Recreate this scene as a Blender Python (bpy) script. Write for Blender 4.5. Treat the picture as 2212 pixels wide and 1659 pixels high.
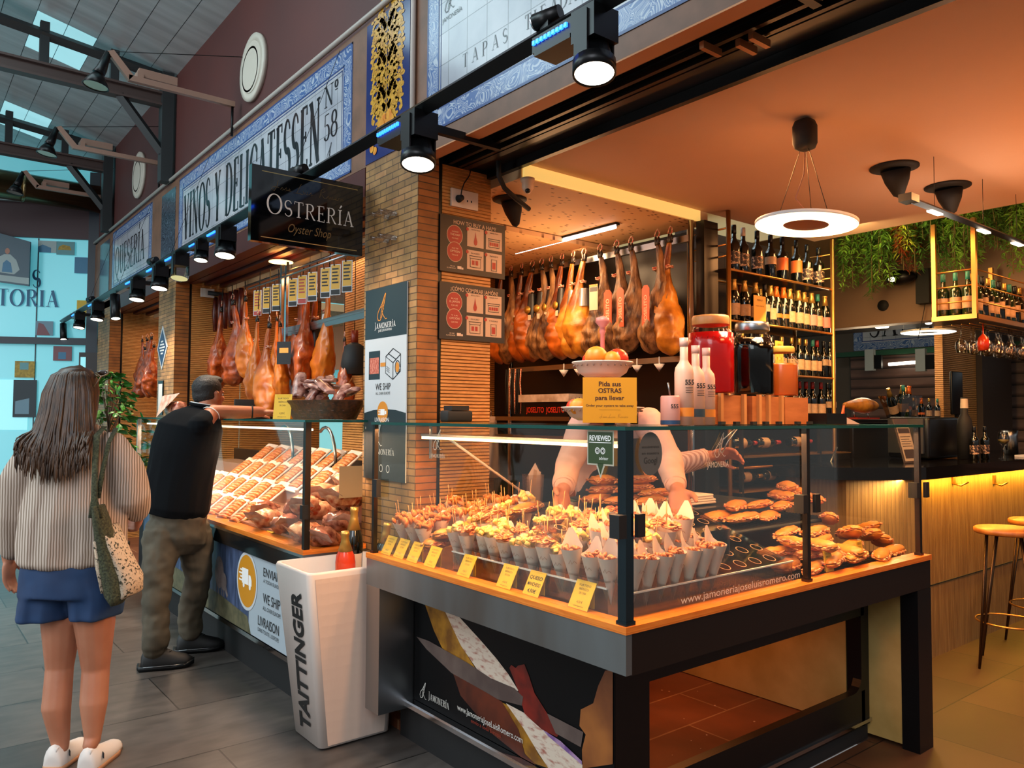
import bpy, bmesh, math, random
from mathutils import Vector, Matrix, noise
from math import pi, sin, cos, radians, sqrt, atan2
random.seed(7)
for _o in list(bpy.data.objects): bpy.data.objects.remove(_o)
SC = bpy.context.scene; COL = SC.collection
# ---------------------------------------------------------------- camera
# world: X runs into the shop, Y runs along the row of stalls, Z is up
F_PX, PCX, PCY = 1681.3, 1106.0, 829.5
ex = Vector((3210-PCX, -(910-PCY), F_PX)).normalized()
ey = Vector((-240-PCX, -(893-PCY), F_PX)); ey = (ey-ex*ex.dot(ey)).normalized()
ez = -ex.cross(ey)
if ez.y < 0: ez = -ez
EYE = Vector((0, 0, 1.5))
cam_d = bpy.data.cameras.new('camera'); cam = bpy.data.objects.new('camera', cam_d); COL.objects.link(cam)
cam_d.sensor_width = 36; cam_d.lens = F_PX/2212*36; cam_d.clip_start = .05; cam_d.clip_end = 200
right = Vector((ex.x, ey.x, ez.x)); up = Vector((ex.y, ey.y, ez.y)); fwd = Vector((ex.z, ey.z, ez.z))
M = Matrix.Identity(4)
for i in range(3): M[i][0] = right[i]; M[i][1] = up[i]; M[i][2] = -fwd[i]; M[i][3] = EYE[i]
cam.matrix_world = M; SC.camera = cam
def P(px, py, X=None, Y=None, Z=None, D=None):
    "point of the room seen at a photo pixel, on the wall or level given"
    c = Vector(((px-PCX)/F_PX, -(py-PCY)/F_PX, 1.0)); d = right*c.x+up*c.y+fwd*c.z
    k = X/d.x if X is not None else Y/d.y if Y is not None else (Z-EYE.z)/d.z if Z is not None else D
    return EYE+d*k
# ---------------------------------------------------------------- view, world, large lights
SC.view_settings.view_transform = 'Standard'; SC.view_settings.look = 'None'
SC.view_settings.exposure = -0.12; SC.view_settings.gamma = 1; SC.view_settings.use_curve_mapping = False
SC.cycles.max_bounces = 7; SC.cycles.diffuse_bounces = 3; SC.cycles.glossy_bounces = 3; SC.cycles.transmission_bounces = 4
SC.cycles.transparent_max_bounces = 14; SC.cycles.caustics_reflective = False; SC.cycles.caustics_refractive = False
SC.cycles.sample_clamp_indirect = 4.0; SC.cycles.sample_clamp_direct = 0
W = bpy.data.worlds.new('hall_daylight'); SC.world = W; W.use_nodes = True
_n, _l, _bg = W.node_tree.nodes, W.node_tree.links, W.node_tree.nodes['Background']
_tc = _n.new('ShaderNodeTexCoord'); _sp = _n.new('ShaderNodeSeparateXYZ'); _rp = _n.new('ShaderNodeValToRGB')   # daylight from the roof glazing, dim market hall at eye level
_l.new(_tc.outputs['Generated'], _sp.inputs[0]); _l.new(_sp.outputs[2], _rp.inputs[0]); _l.new(_rp.outputs[0], _bg.inputs[0])
_rp.color_ramp.elements[0].position = .0; _rp.color_ramp.elements[0].color = (.13, .13, .13, 1); _rp.color_ramp.elements[1].position = .55; _rp.color_ramp.elements[1].color = (.86, .95, 1, 1)
_bg.inputs[1].default_value = 1.5
def light(kind, name, loc, energy, color, size=.3, size_y=None, aim=None, spot=None, blend=.5, spread=None):
    d = bpy.data.lights.new(name, kind); d.energy = energy; d.color = color
    if kind == 'AREA':
        d.size = size
        if size_y: d.shape = 'RECTANGLE'; d.size_y = size_y
        if spread: d.spread = spread
    elif kind == 'SPOT': d.spot_size = spot or 1.2; d.spot_blend = blend; d.shadow_soft_size = size
    else: d.shadow_soft_size = size
    o = bpy.data.objects.new(name, d); COL.objects.link(o); o.location = loc
    if aim is not None: o.rotation_euler = (Vector(aim)-Vector(loc)).to_track_quat('-Z', 'Y').to_euler()
    return o
WARM = (1, .43, .145); CASE = (1, .46, .19); SPOTC = (1, .80, .60); COOL = (.62, .86, .92)
light('AREA', 'roof_skylight', (-1.2, 5.2, 4.95), 330, COOL, 2.2, 9, aim=(-1.0, 5.2, 0))
light('AREA', 'hall_roof_fill', (-7, 6, 2.6), 310, (.92, .96, 1), 2, 11, aim=(1.2, 7, 4.9), spread=2.4)  # added fill from the open hall side to brighten the roof underside
light('POINT', 'tube_lamp_glow', (3.3, 3.7, 2.35), 12, (1, .55, .25), .3)
light('AREA', 'roof_skylight', (-2.2, -1.0, 4.6), 200, (.9, .93, 1), 2.2, 5, aim=(.6, 1.8, 0))
# light from the bright recessed lamps over the bar and the shop ceiling
SHOPL = [((3.1, 2.2, 2.72), 34), ((4.6, 1.2, 2.72), 28), ((3.0, .6, 2.72), 30), ((5.9, 1.4, 2.6), 26), ((4.9, 2.35, 2.7), 24)]
for (l_, e_) in SHOPL: light('AREA', 'ceiling_light', l_, e_, WARM, .5, aim=(l_[0], l_[1], 0))
# added fill standing in for light bounced up onto the shop ceiling
light('AREA', 'ceiling_bounce_fill', (4.3, 1.0, 1.7), 20, (1, .38, .11), 1.5, 1.5, aim=(4.3, 1.0, 3))
# strip lights under the glass tops of the display cases, with added fills among them
light('AREA', 'case_light', (1.95, 2.45, 1.44), 12, CASE, .05, 1.45)
light('AREA', 'case_light', (2.8, 1.80, 1.44), 15, CASE, 1.9, .05)
light('AREA', 'case_light', (2.7, 1.685, 1.44), 24, CASE, 1.8, .03)  # added fill inside the side pane to brighten the cone fronts
light('AREA', 'case_light', (1.79, 2.45, 1.44), 26, CASE, .03, 1.45)  # added fill along the front pane, lifts the dark cone papers
light('AREA', 'under_counter_fill', (2.9, 2.6, .78), 7, (1, .30, .07), .8, .8)  # added fill that brightens the floor under the counter
light('AREA', 'case_light', (1.78, 5.4, 1.42), 52, (1, .62, .40), .06, 3.2)
light('AREA', 'ham_wall_light', (3.55, 3.9, 2.6), 16, (1, .62, .32), .08, 1.2, aim=(3.8, 3.9, 2.0))
light('AREA', 'stall_light', (2.75, 5.3, 2.6), 34, (1, .55, .26), .6, 2.6, aim=(2.75, 5.3, 0))
light('AREA', 'stall_light', (2.75, 9.0, 2.6), 18, (1, .50, .22), .6, 1.6, aim=(2.75, 9.0, 0))
# ---------------------------------------------------------------- materials
def lin(h):
    if isinstance(h, str):
        h = h.lstrip('#'); c = [int(h[i:i+2], 16)/255 for i in (0, 2, 4)]
    else: c = list(h)
    return tuple((x/12.92 if x <= .04045 else ((x+.055)/1.055)**2.4) for x in c)+(1,)
MATS = {}
def newmat(name):
    m = bpy.data.materials.new(name); m.use_nodes = True; MATS[name] = m
    return m, m.node_tree, m.node_tree.nodes, m.node_tree.links, m.node_tree.nodes['Principled BSDF']
def coords(N, L, kind='Object', scale=(1, 1, 1), rot=(0, 0, 0)):
    t = N.new('ShaderNodeTexCoord'); mp = N.new('ShaderNodeMapping'); L.new(t.outputs[kind], mp.inputs[0])
    mp.inputs['Scale'].default_value = scale; mp.inputs['Rotation'].default_value = rot
    return mp.outputs[0]
def ramp(N, L, fac, stops):
    r = N.new('ShaderNodeValToRGB'); L.new(fac, r.inputs[0]); e = r.color_ramp.elements
    while len(e) < len(stops): e.new(.5)
    for k, (p, c) in enumerate(stops): e[k].position = p; e[k].color = lin(c)
    return r.outputs[0]
def bump(N, L, b, h, s=.3, d=.01):
    n = N.new('ShaderNodeBump'); n.inputs['Strength'].default_value = s; n.inputs['Distance'].default_value = d
    L.new(h, n.inputs['Height']); L.new(n.outputs[0], b.inputs['Normal'])
def mat(name, col, rough=.5, metal=0, emit=None, es=0, col2=None, ns=20, nd=4, bs=0, bd=.01, spec=.5, stretch=(1, 1, 1), trans=0, alpha=1, coat=0, lo=.35, hi=.65, sss=0):
    "one principled surface; col2 mixes in by a noise pattern of scale ns"
    if name in MATS: return MATS[name]
    m, t, N, L, b = newmat(name)
    b.inputs['Base Color'].default_value = lin(col); b.inputs['Roughness'].default_value = rough; b.inputs['Metallic'].default_value = metal
    b.inputs['Specular IOR Level'].default_value = spec; b.inputs['Coat Weight'].default_value = coat
    if sss: b.inputs['Subsurface Weight'].default_value = sss; b.inputs['Subsurface Scale'].default_value = .02
    if emit: b.inputs['Emission Color'].default_value = lin(emit); b.inputs['Emission Strength'].default_value = es
    if trans: b.inputs['Transmission Weight'].default_value = trans
    if alpha < 1: b.inputs['Alpha'].default_value = alpha
    if col2 or bs:
        n = N.new('ShaderNodeTexNoise'); n.inputs['Scale'].default_value = ns; n.inputs['Detail'].default_value = nd
        L.new(coords(N, L, 'Object', stretch), n.inputs['Vector'])
        if col2: L.new(ramp(N, L, n.outputs[0], [(lo, col), (hi, col2)]), b.inputs['Base Color'])
        if bs: bump(N, L, b, n.outputs[0], bs, bd)
    return m
def glassmat(name, tint='#fbfefc', refl=.30, base=.03):
    m, t, N, L, b = newmat(name); N.remove(b); out = N['Material Output']
    tr = N.new('ShaderNodeBsdfTransparent'); tr.inputs[0].default_value = lin(tint)
    g = N.new('ShaderNodeBsdfGlossy'); g.inputs['Roughness'].default_value = .03
    fr = N.new('ShaderNodeFresnel'); fr.inputs[0].default_value = 1.45
    mu = N.new('ShaderNodeMath'); mu.operation = 'MULTIPLY_ADD'; mu.inputs[1].default_value = refl; mu.inputs[2].default_value = base-.04
    L.new(fr.outputs[0], mu.inputs[0])
    mx = N.new('ShaderNodeMixShader'); L.new(mu.outputs[0], mx.inputs[0]); L.new(tr.outputs[0], mx.inputs[1]); L.new(g.outputs[0], mx.inputs[2]); L.new(mx.outputs[0], out.inputs[0])
    return m
def brickmat(name, c1, c2, mortar, bw, bh, ms=.004, plane='YZ', rough=.5, bs=.4, noise_s=6, off=.5, streak=None, world=True):
    m, t, N, L, b = newmat(name)
    tc = N.new('ShaderNodeTexCoord'); sp = N.new('ShaderNodeSeparateXYZ'); cb = N.new('ShaderNodeCombineXYZ')
    L.new(tc.outputs['Object'], sp.inputs[0])
    L.new(sp.outputs['XYZ'.index(plane[0])], cb.inputs[0]); L.new(sp.outputs['XYZ'.index(plane[1])], cb.inputs[1])
    br = N.new('ShaderNodeTexBrick'); L.new(cb.outputs[0], br.inputs[0])
    br.inputs['Color1'].default_value = lin(c1); br.inputs['Color2'].default_value = lin(c2); br.inputs['Mortar'].default_value = lin(mortar)
    br.inputs['Scale'].default_value = 1; br.inputs['Brick Width'].default_value = bw; br.inputs['Row Height'].default_value = bh; br.inputs['Mortar Size'].default_value = ms
    br.inputs['Mortar Smooth'].default_value = .1; br.offset = off
    n = N.new('ShaderNodeTexNoise'); n.inputs['Scale'].default_value = noise_s; n.inputs['Detail'].default_value = 6
    mp = N.new('ShaderNodeMapping'); L.new(tc.outputs['Object'], mp.inputs[0]); L.new(mp.outputs[0], n.inputs['Vector'])
    if streak: mp.inputs['Scale'].default_value = streak
    hsv = N.new('ShaderNodeMix'); hsv.data_type = 'RGBA'; hsv.blend_type = 'OVERLAY'; hsv.inputs[0].default_value = .75
    L.new(br.outputs[0], hsv.inputs[6]); L.new(ramp(N, L, n.outputs[0], [(.3, '#5e5e5e'), (.7, '#aaaaaa')]), hsv.inputs[7])
    L.new(hsv.outputs[2], b.inputs['Base Color']); b.inputs['Roughness'].default_value = rough
    inv = N.new('ShaderNodeMath'); inv.operation = 'SUBTRACT'; inv.inputs[0].default_value = 1; L.new(br.outputs['Fac'], inv.inputs[1])
    bump(N, L, b, inv.outputs[0], bs, .006)
    return m
def slatmat(name, c1, c2, dark, pitch, axis='Z', rough=.55, gap=.22, bs=.8, grain=(2, 2, 40)):
    "boards or ribs: a saw pattern along one axis with wood grain"
    m, t, N, L, b = newmat(name)
    tc = N.new('ShaderNodeTexCoord'); sp = N.new('ShaderNodeSeparateXYZ'); L.new(tc.outputs['Object'], sp.inputs[0])
    mu = N.new('ShaderNodeMath'); mu.operation = 'DIVIDE'; mu.inputs[1].default_value = pitch; L.new(sp.outputs['XYZ'.index(axis)], mu.inputs[0])
    fr = N.new('ShaderNodeMath'); fr.operation = 'FRACT'; L.new(mu.outputs[0], fr.inputs[0])
    n = N.new('ShaderNodeTexNoise'); n.inputs['Scale'].default_value = 3; n.inputs['Detail'].default_value = 5; n.inputs['Distortion'].default_value = .6
    L.new(coords(N, L, 'Object', grain), n.inputs['Vector'])
    wood = ramp(N, L, n.outputs[0], [(.35, c1), (.65, c2)])
    pr = N.new('ShaderNodeValToRGB'); L.new(fr.outputs[0], pr.inputs[0]); e = pr.color_ramp.elements
    e[0].position = 0; e[0].color = (0, 0, 0, 1); e[1].position = gap; e[1].color = (1, 1, 1, 1); x = e.new(1.0); x.color = (.75, .75, .75, 1)
    mx = N.new('ShaderNodeMix'); mx.data_type = 'RGBA'; L.new(pr.outputs[0], mx.inputs[0]); mx.inputs[6].default_value = lin(dark); L.new(wood, mx.inputs[7])
    L.new(mx.outputs[2], b.inputs['Base Color']); b.inputs['Roughness'].default_value = rough
    bump(N, L, b, pr.outputs[0], bs, .006)
    return m
def tilemat(name, base, ink, scale=22, rough=.2, dist=2.5):
    "painted glazed tile: curling brush strokes of one ink on a pale ground"
    m, t, N, L, b = newmat(name)
    w = N.new('ShaderNodeTexWave'); w.wave_type = 'RINGS'; w.inputs['Scale'].default_value = scale*.45; w.inputs['Distortion'].default_value = dist*5; w.inputs['Detail'].default_value = 2; w.inputs['Detail Scale'].default_value = 1.4
    v = N.new('ShaderNodeTexVoronoi'); v.inputs['Scale'].default_value = scale*.6; v.feature = 'SMOOTH_F1'
    co = coords(N, L); L.new(co, v.inputs['Vector'])
    mix = N.new('ShaderNodeMix'); mix.data_type = 'VECTOR'; mix.inputs[0].default_value = .5; L.new(co, mix.inputs[4]); L.new(v.outputs['Color'], mix.inputs[5]); L.new(mix.outputs[1], w.inputs['Vector'])
    L.new(ramp(N, L, w.outputs[1], [(.25, ink), (.45, base), (.8, base), (.95, ink)]), b.inputs['Base Color'])
    b.inputs['Roughness'].default_value = rough
    return m
# ---------------------------------------------------------------- mesh builder
def V(*a): return Vector(a[0] if len(a) == 1 else a)
class MB:
    def __init__(s): s.v = []; s.f = []; s.mi = []; s.sm = []
    def add(s, vs, fs, mi=0, sm=False):
        b = len(s.v); s.v += [Vector(p) for p in vs]; s.f += [tuple(i+b for i in f) for f in fs]
        s.mi += [mi]*len(fs); s.sm += [sm]*len(fs); return s
    def box(s, x0, x1, y0, y1, z0, z1, mi=0, M=None):
        vs = [V(x, y, z) for z in (z0, z1) for y in (y0, y1) for x in (x0, x1)]
        if M is not None: vs = [M@p for p in vs]
        return s.add(vs, [(0, 2, 3, 1), (4, 5, 7, 6), (0, 1, 5, 4), (1, 3, 7, 5), (3, 2, 6, 7), (2, 0, 4, 6)], mi)
    def rbox(s, c, d, r=.01, mi=0, M=None, sm=True, n=3):
        "box with rounded vertical edges and a bevelled rim"
        x, y, z = (q/2 for q in d); r = min(r, x*.98, y*.98, z*.98); ring = []
        for k, (sx, sy) in enumerate(((1, 1), (-1, 1), (-1, -1), (1, -1))):
            for i in range(n+1):
                a = (k+i/n)*pi/2; ring.append((sx*(x-r)+r*cos(a), sy*(y-r)+r*sin(a), sx*(x-r), sy*(y-r)))
        m = len(ring); vs = []; rows = []
        for (zz, f) in ((-z, .0), (-z+r*.3, .7), (-z+r, 1), (z-r, 1), (z-r*.3, .7), (z, .0)):
            rows.append([(cx+(px-cx)*f, cy+(py-cy)*f, zz) for (px, py, cx, cy) in ring])
        T = Matrix.Translation(V(c)) if M is None else M@Matrix.Translation(V(c))
        for r_ in rows: vs += [T@V(p) for p in r_]
        fs = [(j*m+i, j*m+(i+1) % m, (j+1)*m+(i+1) % m, (j+1)*m+i) for j in range(5) for i in range(m)]
        fs += [tuple(range(m))[::-1], tuple(5*m+i for i in range(m))]
        return s.add(vs, fs, mi, sm)
    def tube(s, pts, r, n=8, mi=0, sm=True, cap=True, flat=1.0, upv=None):
        pts = [V(p) for p in pts]; k = len(pts); rs = r if isinstance(r, (list, tuple)) else [r]*k
        vs = []; pu = None
        for i, p in enumerate(pts):
            d = (pts[min(i+1, k-1)]-pts[max(i-1, 0)])
            d = d.normalized() if d.length > 1e-9 else V(0, 0, 1)
            if pu is None:
                a = V(upv) if upv is not None else (V(0, 0, 1) if abs(d.z) < .9 else V(1, 0, 0))
            else: a = pu
            u = (a-d*a.dot(d)); u = u.normalized() if u.length > 1e-6 else d.orthogonal().normalized()
            w = d.cross(u); pu = u
            rr = rs[i]; ra, rb = (rr if isinstance(rr, (tuple, list)) else (rr, rr*flat))
            vs += [p+u*(rb*cos(2*pi*j/n))+w*(ra*sin(2*pi*j/n)) for j in range(n)]
        fs = [(i*n+j, i*n+(j+1) % n, (i+1)*n+(j+1) % n, (i+1)*n+j) for i in range(k-1) for j in range(n)]
        s.add(vs, fs, mi, sm)
        if cap: s.add(vs[:n], [tuple(range(n))[::-1]], mi); s.add(vs[-n:], [tuple(range(n))], mi)
        return s
    def cyl(s, a, b, r, n=16, mi=0, r2=None, sm=True): return s.tube([a, b], [r, r if r2 is None else r2], n, mi, sm)
    def lathe(s, prof, n=20, c=(0, 0, 0), mi=0, M=None, sm=True, close=False):
        T = Matrix.Translation(V(c)); T = T if M is None else T@M; vs = []
        for (r, z) in prof: vs += [T@V(r*cos(2*pi*j/n), r*sin(2*pi*j/n), z) for j in range(n)]
        k = len(prof); fs = [(i*n+j, i*n+(j+1) % n, (i+1)*n+(j+1) % n, (i+1)*n+j) for i in range(k-1) for j in range(n)]
        s.add(vs, fs, mi, sm)
        flat = len(prof) == 2 and min(prof[0][0], prof[1][0]) < 1e-5
        if prof[0][0] > 1e-5 and not close and not flat: s.add(vs[:n], [tuple(range(n))[::-1]], mi)
        if prof[-1][0] > 1e-5 and not close and not flat: s.add(vs[-n:], [tuple(range(n))], mi)
        return s
    def ball(s, c, r, n=12, mi=0, M=None, k=None):
        r = (r, r, r) if not isinstance(r, (tuple, list)) else r; k = k or max(5, n//2)
        Q = Matrix.Diagonal((r[0], r[1], r[2], 1)); Q = Q if M is None else M@Q
        return s.lathe([(sin(pi*i/k), -cos(pi*i/k)) for i in range(k+1)], n, c, mi, Q)
    def poly(s, pts, mi=0): return s.add([V(p) for p in pts], [tuple(range(len(pts)))], mi)
    def prism(s, pts2, fr, d0, d1, mi=0):
        "outline on a frame pushed from depth d0 to d1"
        n = len(pts2); o, u, v, w = fr
        vs = [o+u*x+v*y+w*d0 for x, y in pts2]+[o+u*x+v*y+w*d1 for x, y in pts2]
        return s.add(vs, [tuple(range(n))[::-1], tuple(range(n, 2*n))]+[(i, (i+1) % n, n+(i+1) % n, n+i) for i in range(n)], mi)
    def loft(s, rings, mi=0, sm=True, cap=True, closed=True):
        n = len(rings[0]); vs = [V(p) for r in rings for p in r]; k = len(rings); e = n if closed else n-1
        s.add(vs, [(i*n+j, i*n+(j+1) % n, (i+1)*n+(j+1) % n, (i+1)*n+j) for i in range(k-1) for j in range(e)], mi, sm)
        if cap: s.add(rings[0], [tuple(range(n))[::-1]], mi, sm); s.add(rings[-1], [tuple(range(n))], mi, sm)
        return s
    def move(s, M):
        s.v = [M@p for p in s.v]; return s
    def join(s, o, M=None, mi=None):
        b = len(s.v); s.v += [p.copy() if M is None else M@p for p in o.v]; s.f += [tuple(i+b for i in f) for f in o.f]
        s.mi += o.mi if mi is None else [mi]*len(o.f); s.sm += o.sm; return s
    def build(s, name, m, parent=None, world=True, rem=None, smooth=0, disp=None):
        off = V(0, 0, 0)
        if parent is not None and world:
            q = parent
            while q is not None: off += q.location; q = q.parent
        me = bpy.data.meshes.new(name); me.from_pydata([p-off for p in s.v], [], s.f)
        ms = m if isinstance(m, (list, tuple)) else [m]
        for x in ms: me.materials.append(x)
        me.polygons.foreach_set('material_index', s.mi); me.polygons.foreach_set('use_smooth', s.sm)
        bm = bmesh.new(); bm.from_mesh(me)
        bmesh.ops.remove_doubles(bm, verts=bm.verts, dist=1e-5)
        bmesh.ops.recalc_face_normals(bm, faces=bm.faces); bm.to_mesh(me); bm.free()
        o = bpy.data.objects.new(name, me); COL.objects.link(o)
        if rem: me = remesh(o, rem, smooth, disp)
        if parent is not None: o.parent = parent
        return o
def remesh(o, vox, it, disp=None):
    "melt the overlapping shapes of a mesh into one continuous skin"
    md = o.modifiers.new('r', 'REMESH'); md.mode = 'VOXEL'; md.voxel_size = vox; md.use_smooth_shade = True
    if it: sm = o.modifiers.new('s', 'SMOOTH'); sm.factor = .5; sm.iterations = it
    dg = bpy.context.evaluated_depsgraph_get(); ev = o.evaluated_get(dg)
    me = bpy.data.meshes.new_from_object(ev); old = o.data; ms = list(old.materials); o.modifiers.clear(); o.data = me
    if not len(me.materials):
        for x in ms: me.materials.append(x)
    if disp:
        me.update(); ns = [v.normal.copy() for v in me.vertices]
        for v, n in zip(me.vertices, ns): v.co += n*disp(v.co)
    me.polygons.foreach_set('use_smooth', [True]*len(me.polygons)); me.update()
    return me
def tag(o, label=None, cat=None, group=None, kind=None):
    if label: o['label'] = label
    if cat: o['category'] = cat
    if group: o['group'] = group
    if kind: o['kind'] = kind
    return o
def thing(name, label, cat, loc=(0, 0, 0), group=None, rz=0):
    o = bpy.data.objects.new(name, None); COL.objects.link(o); o.location = loc; o.rotation_euler = (0, 0, rz); o.empty_display_size = .05
    return tag(o, label, cat, group)
def struct(name, mb, m, parent=None):
    o = mb.build(name, m, parent)
    if parent is None: o['kind'] = 'structure'
    return o
KIDS = {}
def kids(o):
    return [c for c in bpy.data.objects if c.parent == o]
def dup(root, loc, rot=(0, 0, 0), label=None, group=None, scale=None, cache={}):
    "a copy of a thing with copies of its parts and sub-parts"
    if root.name not in cache: cache[root.name] = [(c, kids(c)) for c in kids(root)]
    r = root.copy(); COL.objects.link(r); r.location = loc; r.rotation_euler = rot
    if scale: r.scale = scale if isinstance(scale, (tuple, list)) else (scale,)*3
    if label: r['label'] = label
    if group: r['group'] = group
    for c, gs in cache[root.name]:
        d = c.copy(); COL.objects.link(d); d.parent = r
        for g in gs: e = g.copy(); COL.objects.link(e); e.parent = d
    return r
def place(root, used, loc, rot=(0, 0, 0), label=None, group=None, scale=None):
    "first call moves the thing itself, later calls copy it"
    if root.name in used: return dup(root, loc, rot, label, group, scale)
    used.add(root.name)
    dup.__defaults__[-1][root.name] = [(c, kids(c)) for c in kids(root)]
    root.location = loc; root.rotation_euler = rot
    if scale: root.scale = scale if isinstance(scale, (tuple, list)) else (scale,)*3
    return tag(root, label, None, group)
USED = set()
ORD = 'first second third fourth fifth sixth seventh eighth ninth tenth eleventh twelfth thirteenth fourteenth fifteenth sixteenth seventeenth eighteenth nineteenth twentieth'.split()
def frame(o, u, v):
    u = V(u).normalized(); v = V(v); v = (v-u*v.dot(u)).normalized(); return (V(o), u, v, u.cross(v))
def hallframe(y, z, X=2.0): return frame((X, y, z), (0, -1, 0), (0, 0, 1))
def rect(x0, y0, x1, y1): return [(x0, y0), (x1, y0), (x1, y1), (x0, y1)]
def oval(cx, cy, rx, ry, n=20): return [(cx+rx*cos(2*pi*i/n), cy+ry*sin(2*pi*i/n)) for i in range(n)]
# ---------------------------------------------------------------- lettering
def sans(mb, s, fr, x, y, h, d=.001, mi=0, w=None, align='L', shear=0, thick=.0004, bold=0):
    cu = bpy.data.curves.new('t', 'FONT'); cu.body = s; cu.size = 1; cu.resolution_u = 3; cu.shear = shear; cu.offset = bold
    ob = bpy.data.objects.new('t', cu); me = bpy.data.meshes.new_from_object(ob)
    if not me.vertices: return
    xs = [v.co.x for v in me.vertices]; x0, x1 = min(xs), max(xs); k = h/.72; kx = k if w is None else w/(x1-x0)
    W_ = (x1-x0)*kx; ox = x if align == 'L' else x-W_/2 if align == 'C' else x-W_
    o, u, v, n = fr
    mb.add([o+u*(ox+(q.co.x-x0)*kx)+v*(y+q.co.y*k)+n*d for q in me.vertices], [tuple(p.vertices) for p in me.polygons], mi)
    bpy.data.meshes.remove(me); bpy.data.objects.remove(ob); bpy.data.curves.remove(cu)
def arc(cx, cy, rx, ry, a0, a1, n=12): return [(cx+rx*cos(radians(a0+(a1-a0)*i/n)), cy+ry*sin(radians(a0+(a1-a0)*i/n))) for i in range(n+1)]
# each glyph: advance, strokes (points, 'T' thick / 't' thin / 'p' pen), serifs (x, y, half length)
GL = {
 'I': (.36, [([(.18, 0), (.18, 1)], 'T')], [(.18, 0, .14), (.18, 1, .14)]),
 'V': (.74, [([(.12, 1), (.38, 0)], 'T'), ([(.62, 1), (.38, 0)], 't')], [(.12, 1, .12), (.62, 1, .11)]),
 'N': (.84, [([(.16, 0), (.16, 1)], 't'), ([(.14, 1), (.68, 0)], 'T'), ([(.68, 0), (.68, 1)], 't')], [(.16, 0, .12), (.1, 1, .1), (.68, 1, .12)]),
 'O': (.86, [(arc(.43, .5, .36, .5, 90, 450, 28), 'p')], []),
 'Q': (.9, [(arc(.43, .5, .36, .5, 90, 450, 28), 'p'), ([(.34, .02), (.5, -.14), (.72, -.24), (.92, -.2)], 'h')], []),
 'S': (.6, [(arc(.3, .74, .21, .26, 20, 180, 10)+arc(.3, .74, .21, .26, 190, 260, 4)+arc(.3, .25, .22, .25, 75, 0, 6)+arc(.3, .25, .22, .25, -10, -160, 10), 'q')], []),
 'Y': (.72, [([(.1, 1), (.36, .48)], 'T'), ([(.62, 1), (.36, .48)], 't'), ([(.36, .5), (.36, 0)], 'T')], [(.1, 1, .11), (.62, 1, .1), (.36, 0, .13)]),
 'D': (.82, [([(.18, 0), (.18, 1)], 'T'), ([(.18, 1), (.34, 1)]+arc(.34, .5, .38, .5, 90, -90, 16)+[(.18, 0)], 'p')], [(.12, 0, .07), (.12, 1, .07)]),
 'E': (.62, [([(.18, 0), (.18, 1)], 'T'), ([(.18, 1), (.52, 1), (.52, .86)], 't'), ([(.18, .52), (.44, .52)], 't'), ([(.18, 0), (.56, 0), (.56, .15)], 't'), ([(.44, .44), (.44, .6)], 't')], [(.12, 0, .07), (.12, 1, .07)]),
 'L': (.58, [([(.18, 0), (.18, 1)], 'T'), ([(.18, 0), (.54, 0), (.54, .16)], 't')], [(.18, 1, .13), (.12, 0, .07)]),
 'C': (.76, [(arc(.44, .5, .36, .5, 45, 315, 22), 'p'), ([(.7, .66), (.7, .92)], 't')], []),
 'A': (.8, [([(.12, 0), (.38, 1)], 't'), ([(.38, 1), (.66, 0)], 'T'), ([(.2, .34), (.56, .34)], 't')], [(.12, 0, .11), (.66, 0, .12)]),
 'T': (.7, [([(.35, 0), (.35, 1)], 'T'), ([(.06, .84), (.06, 1), (.64, 1), (.64, .84)], 't')], [(.35, 0, .13)]),
 'R': (.76, [([(.18, 0), (.18, 1)], 'T'), ([(.18, 1), (.36, 1)]+arc(.36, .76, .22, .24, 90, -90, 10)+[(.18, .52)], 'p'), ([(.36, .52), (.64, .04), (.74, 0)], 'h')], [(.16, 0, .12), (.12, 1, .07)]),
 'P': (.66, [([(.18, 0), (.18, 1)], 'T'), ([(.18, 1), (.36, 1)]+arc(.36, .74, .22, .26, 90, -90, 10)+[(.18, .48)], 'p')], [(.18, 0, .13), (.12, 1, .07)]),
 'U': (.82, [([(.17, 1), (.17, .32)]+arc(.41, .3, .24, .3, 180, 360, 12)+[(.65, 1)], 'p')], [(.17, 1, .12), (.65, 1, .1)]),
 'J': (.42, [([(.22, 1), (.22, 0), (.16, -.14), (.04, -.18)], 'h')], [(.22, 1, .13)]),
 'M': (1.0, [([(.16, 0), (.16, 1)], 't'), ([(.16, 1), (.48, .12)], 'T'), ([(.48, .12), (.8, 1)], 't'), ([(.82, 0), (.82, 1)], 'T')], [(.16, 0, .11), (.12, 1, .08), (.82, 0, .13), (.87, 1, .08)]),
 '5': (.6, [([(.5, 1), (.16, 1), (.14, .56)], 't'), (arc(.3, .3, .22, .3, 110, -150, 14), 'p')], []),
 '8': (.62, [(arc(.31, .76, .19, .24, 90, 450, 18), 'p'), (arc(.31, .27, .24, .27, 90, 450, 18), 'p')], []),
 'º': (.34, [(arc(.17, .82, .11, .16, 90, 450, 14), 'p'), ([(.06, .55), (.28, .55)], 't')], []),
 "'": (.24, [([(.12, 1), (.1, .8)], 't')], []), ' ': (.42, [], []),
}
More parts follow.
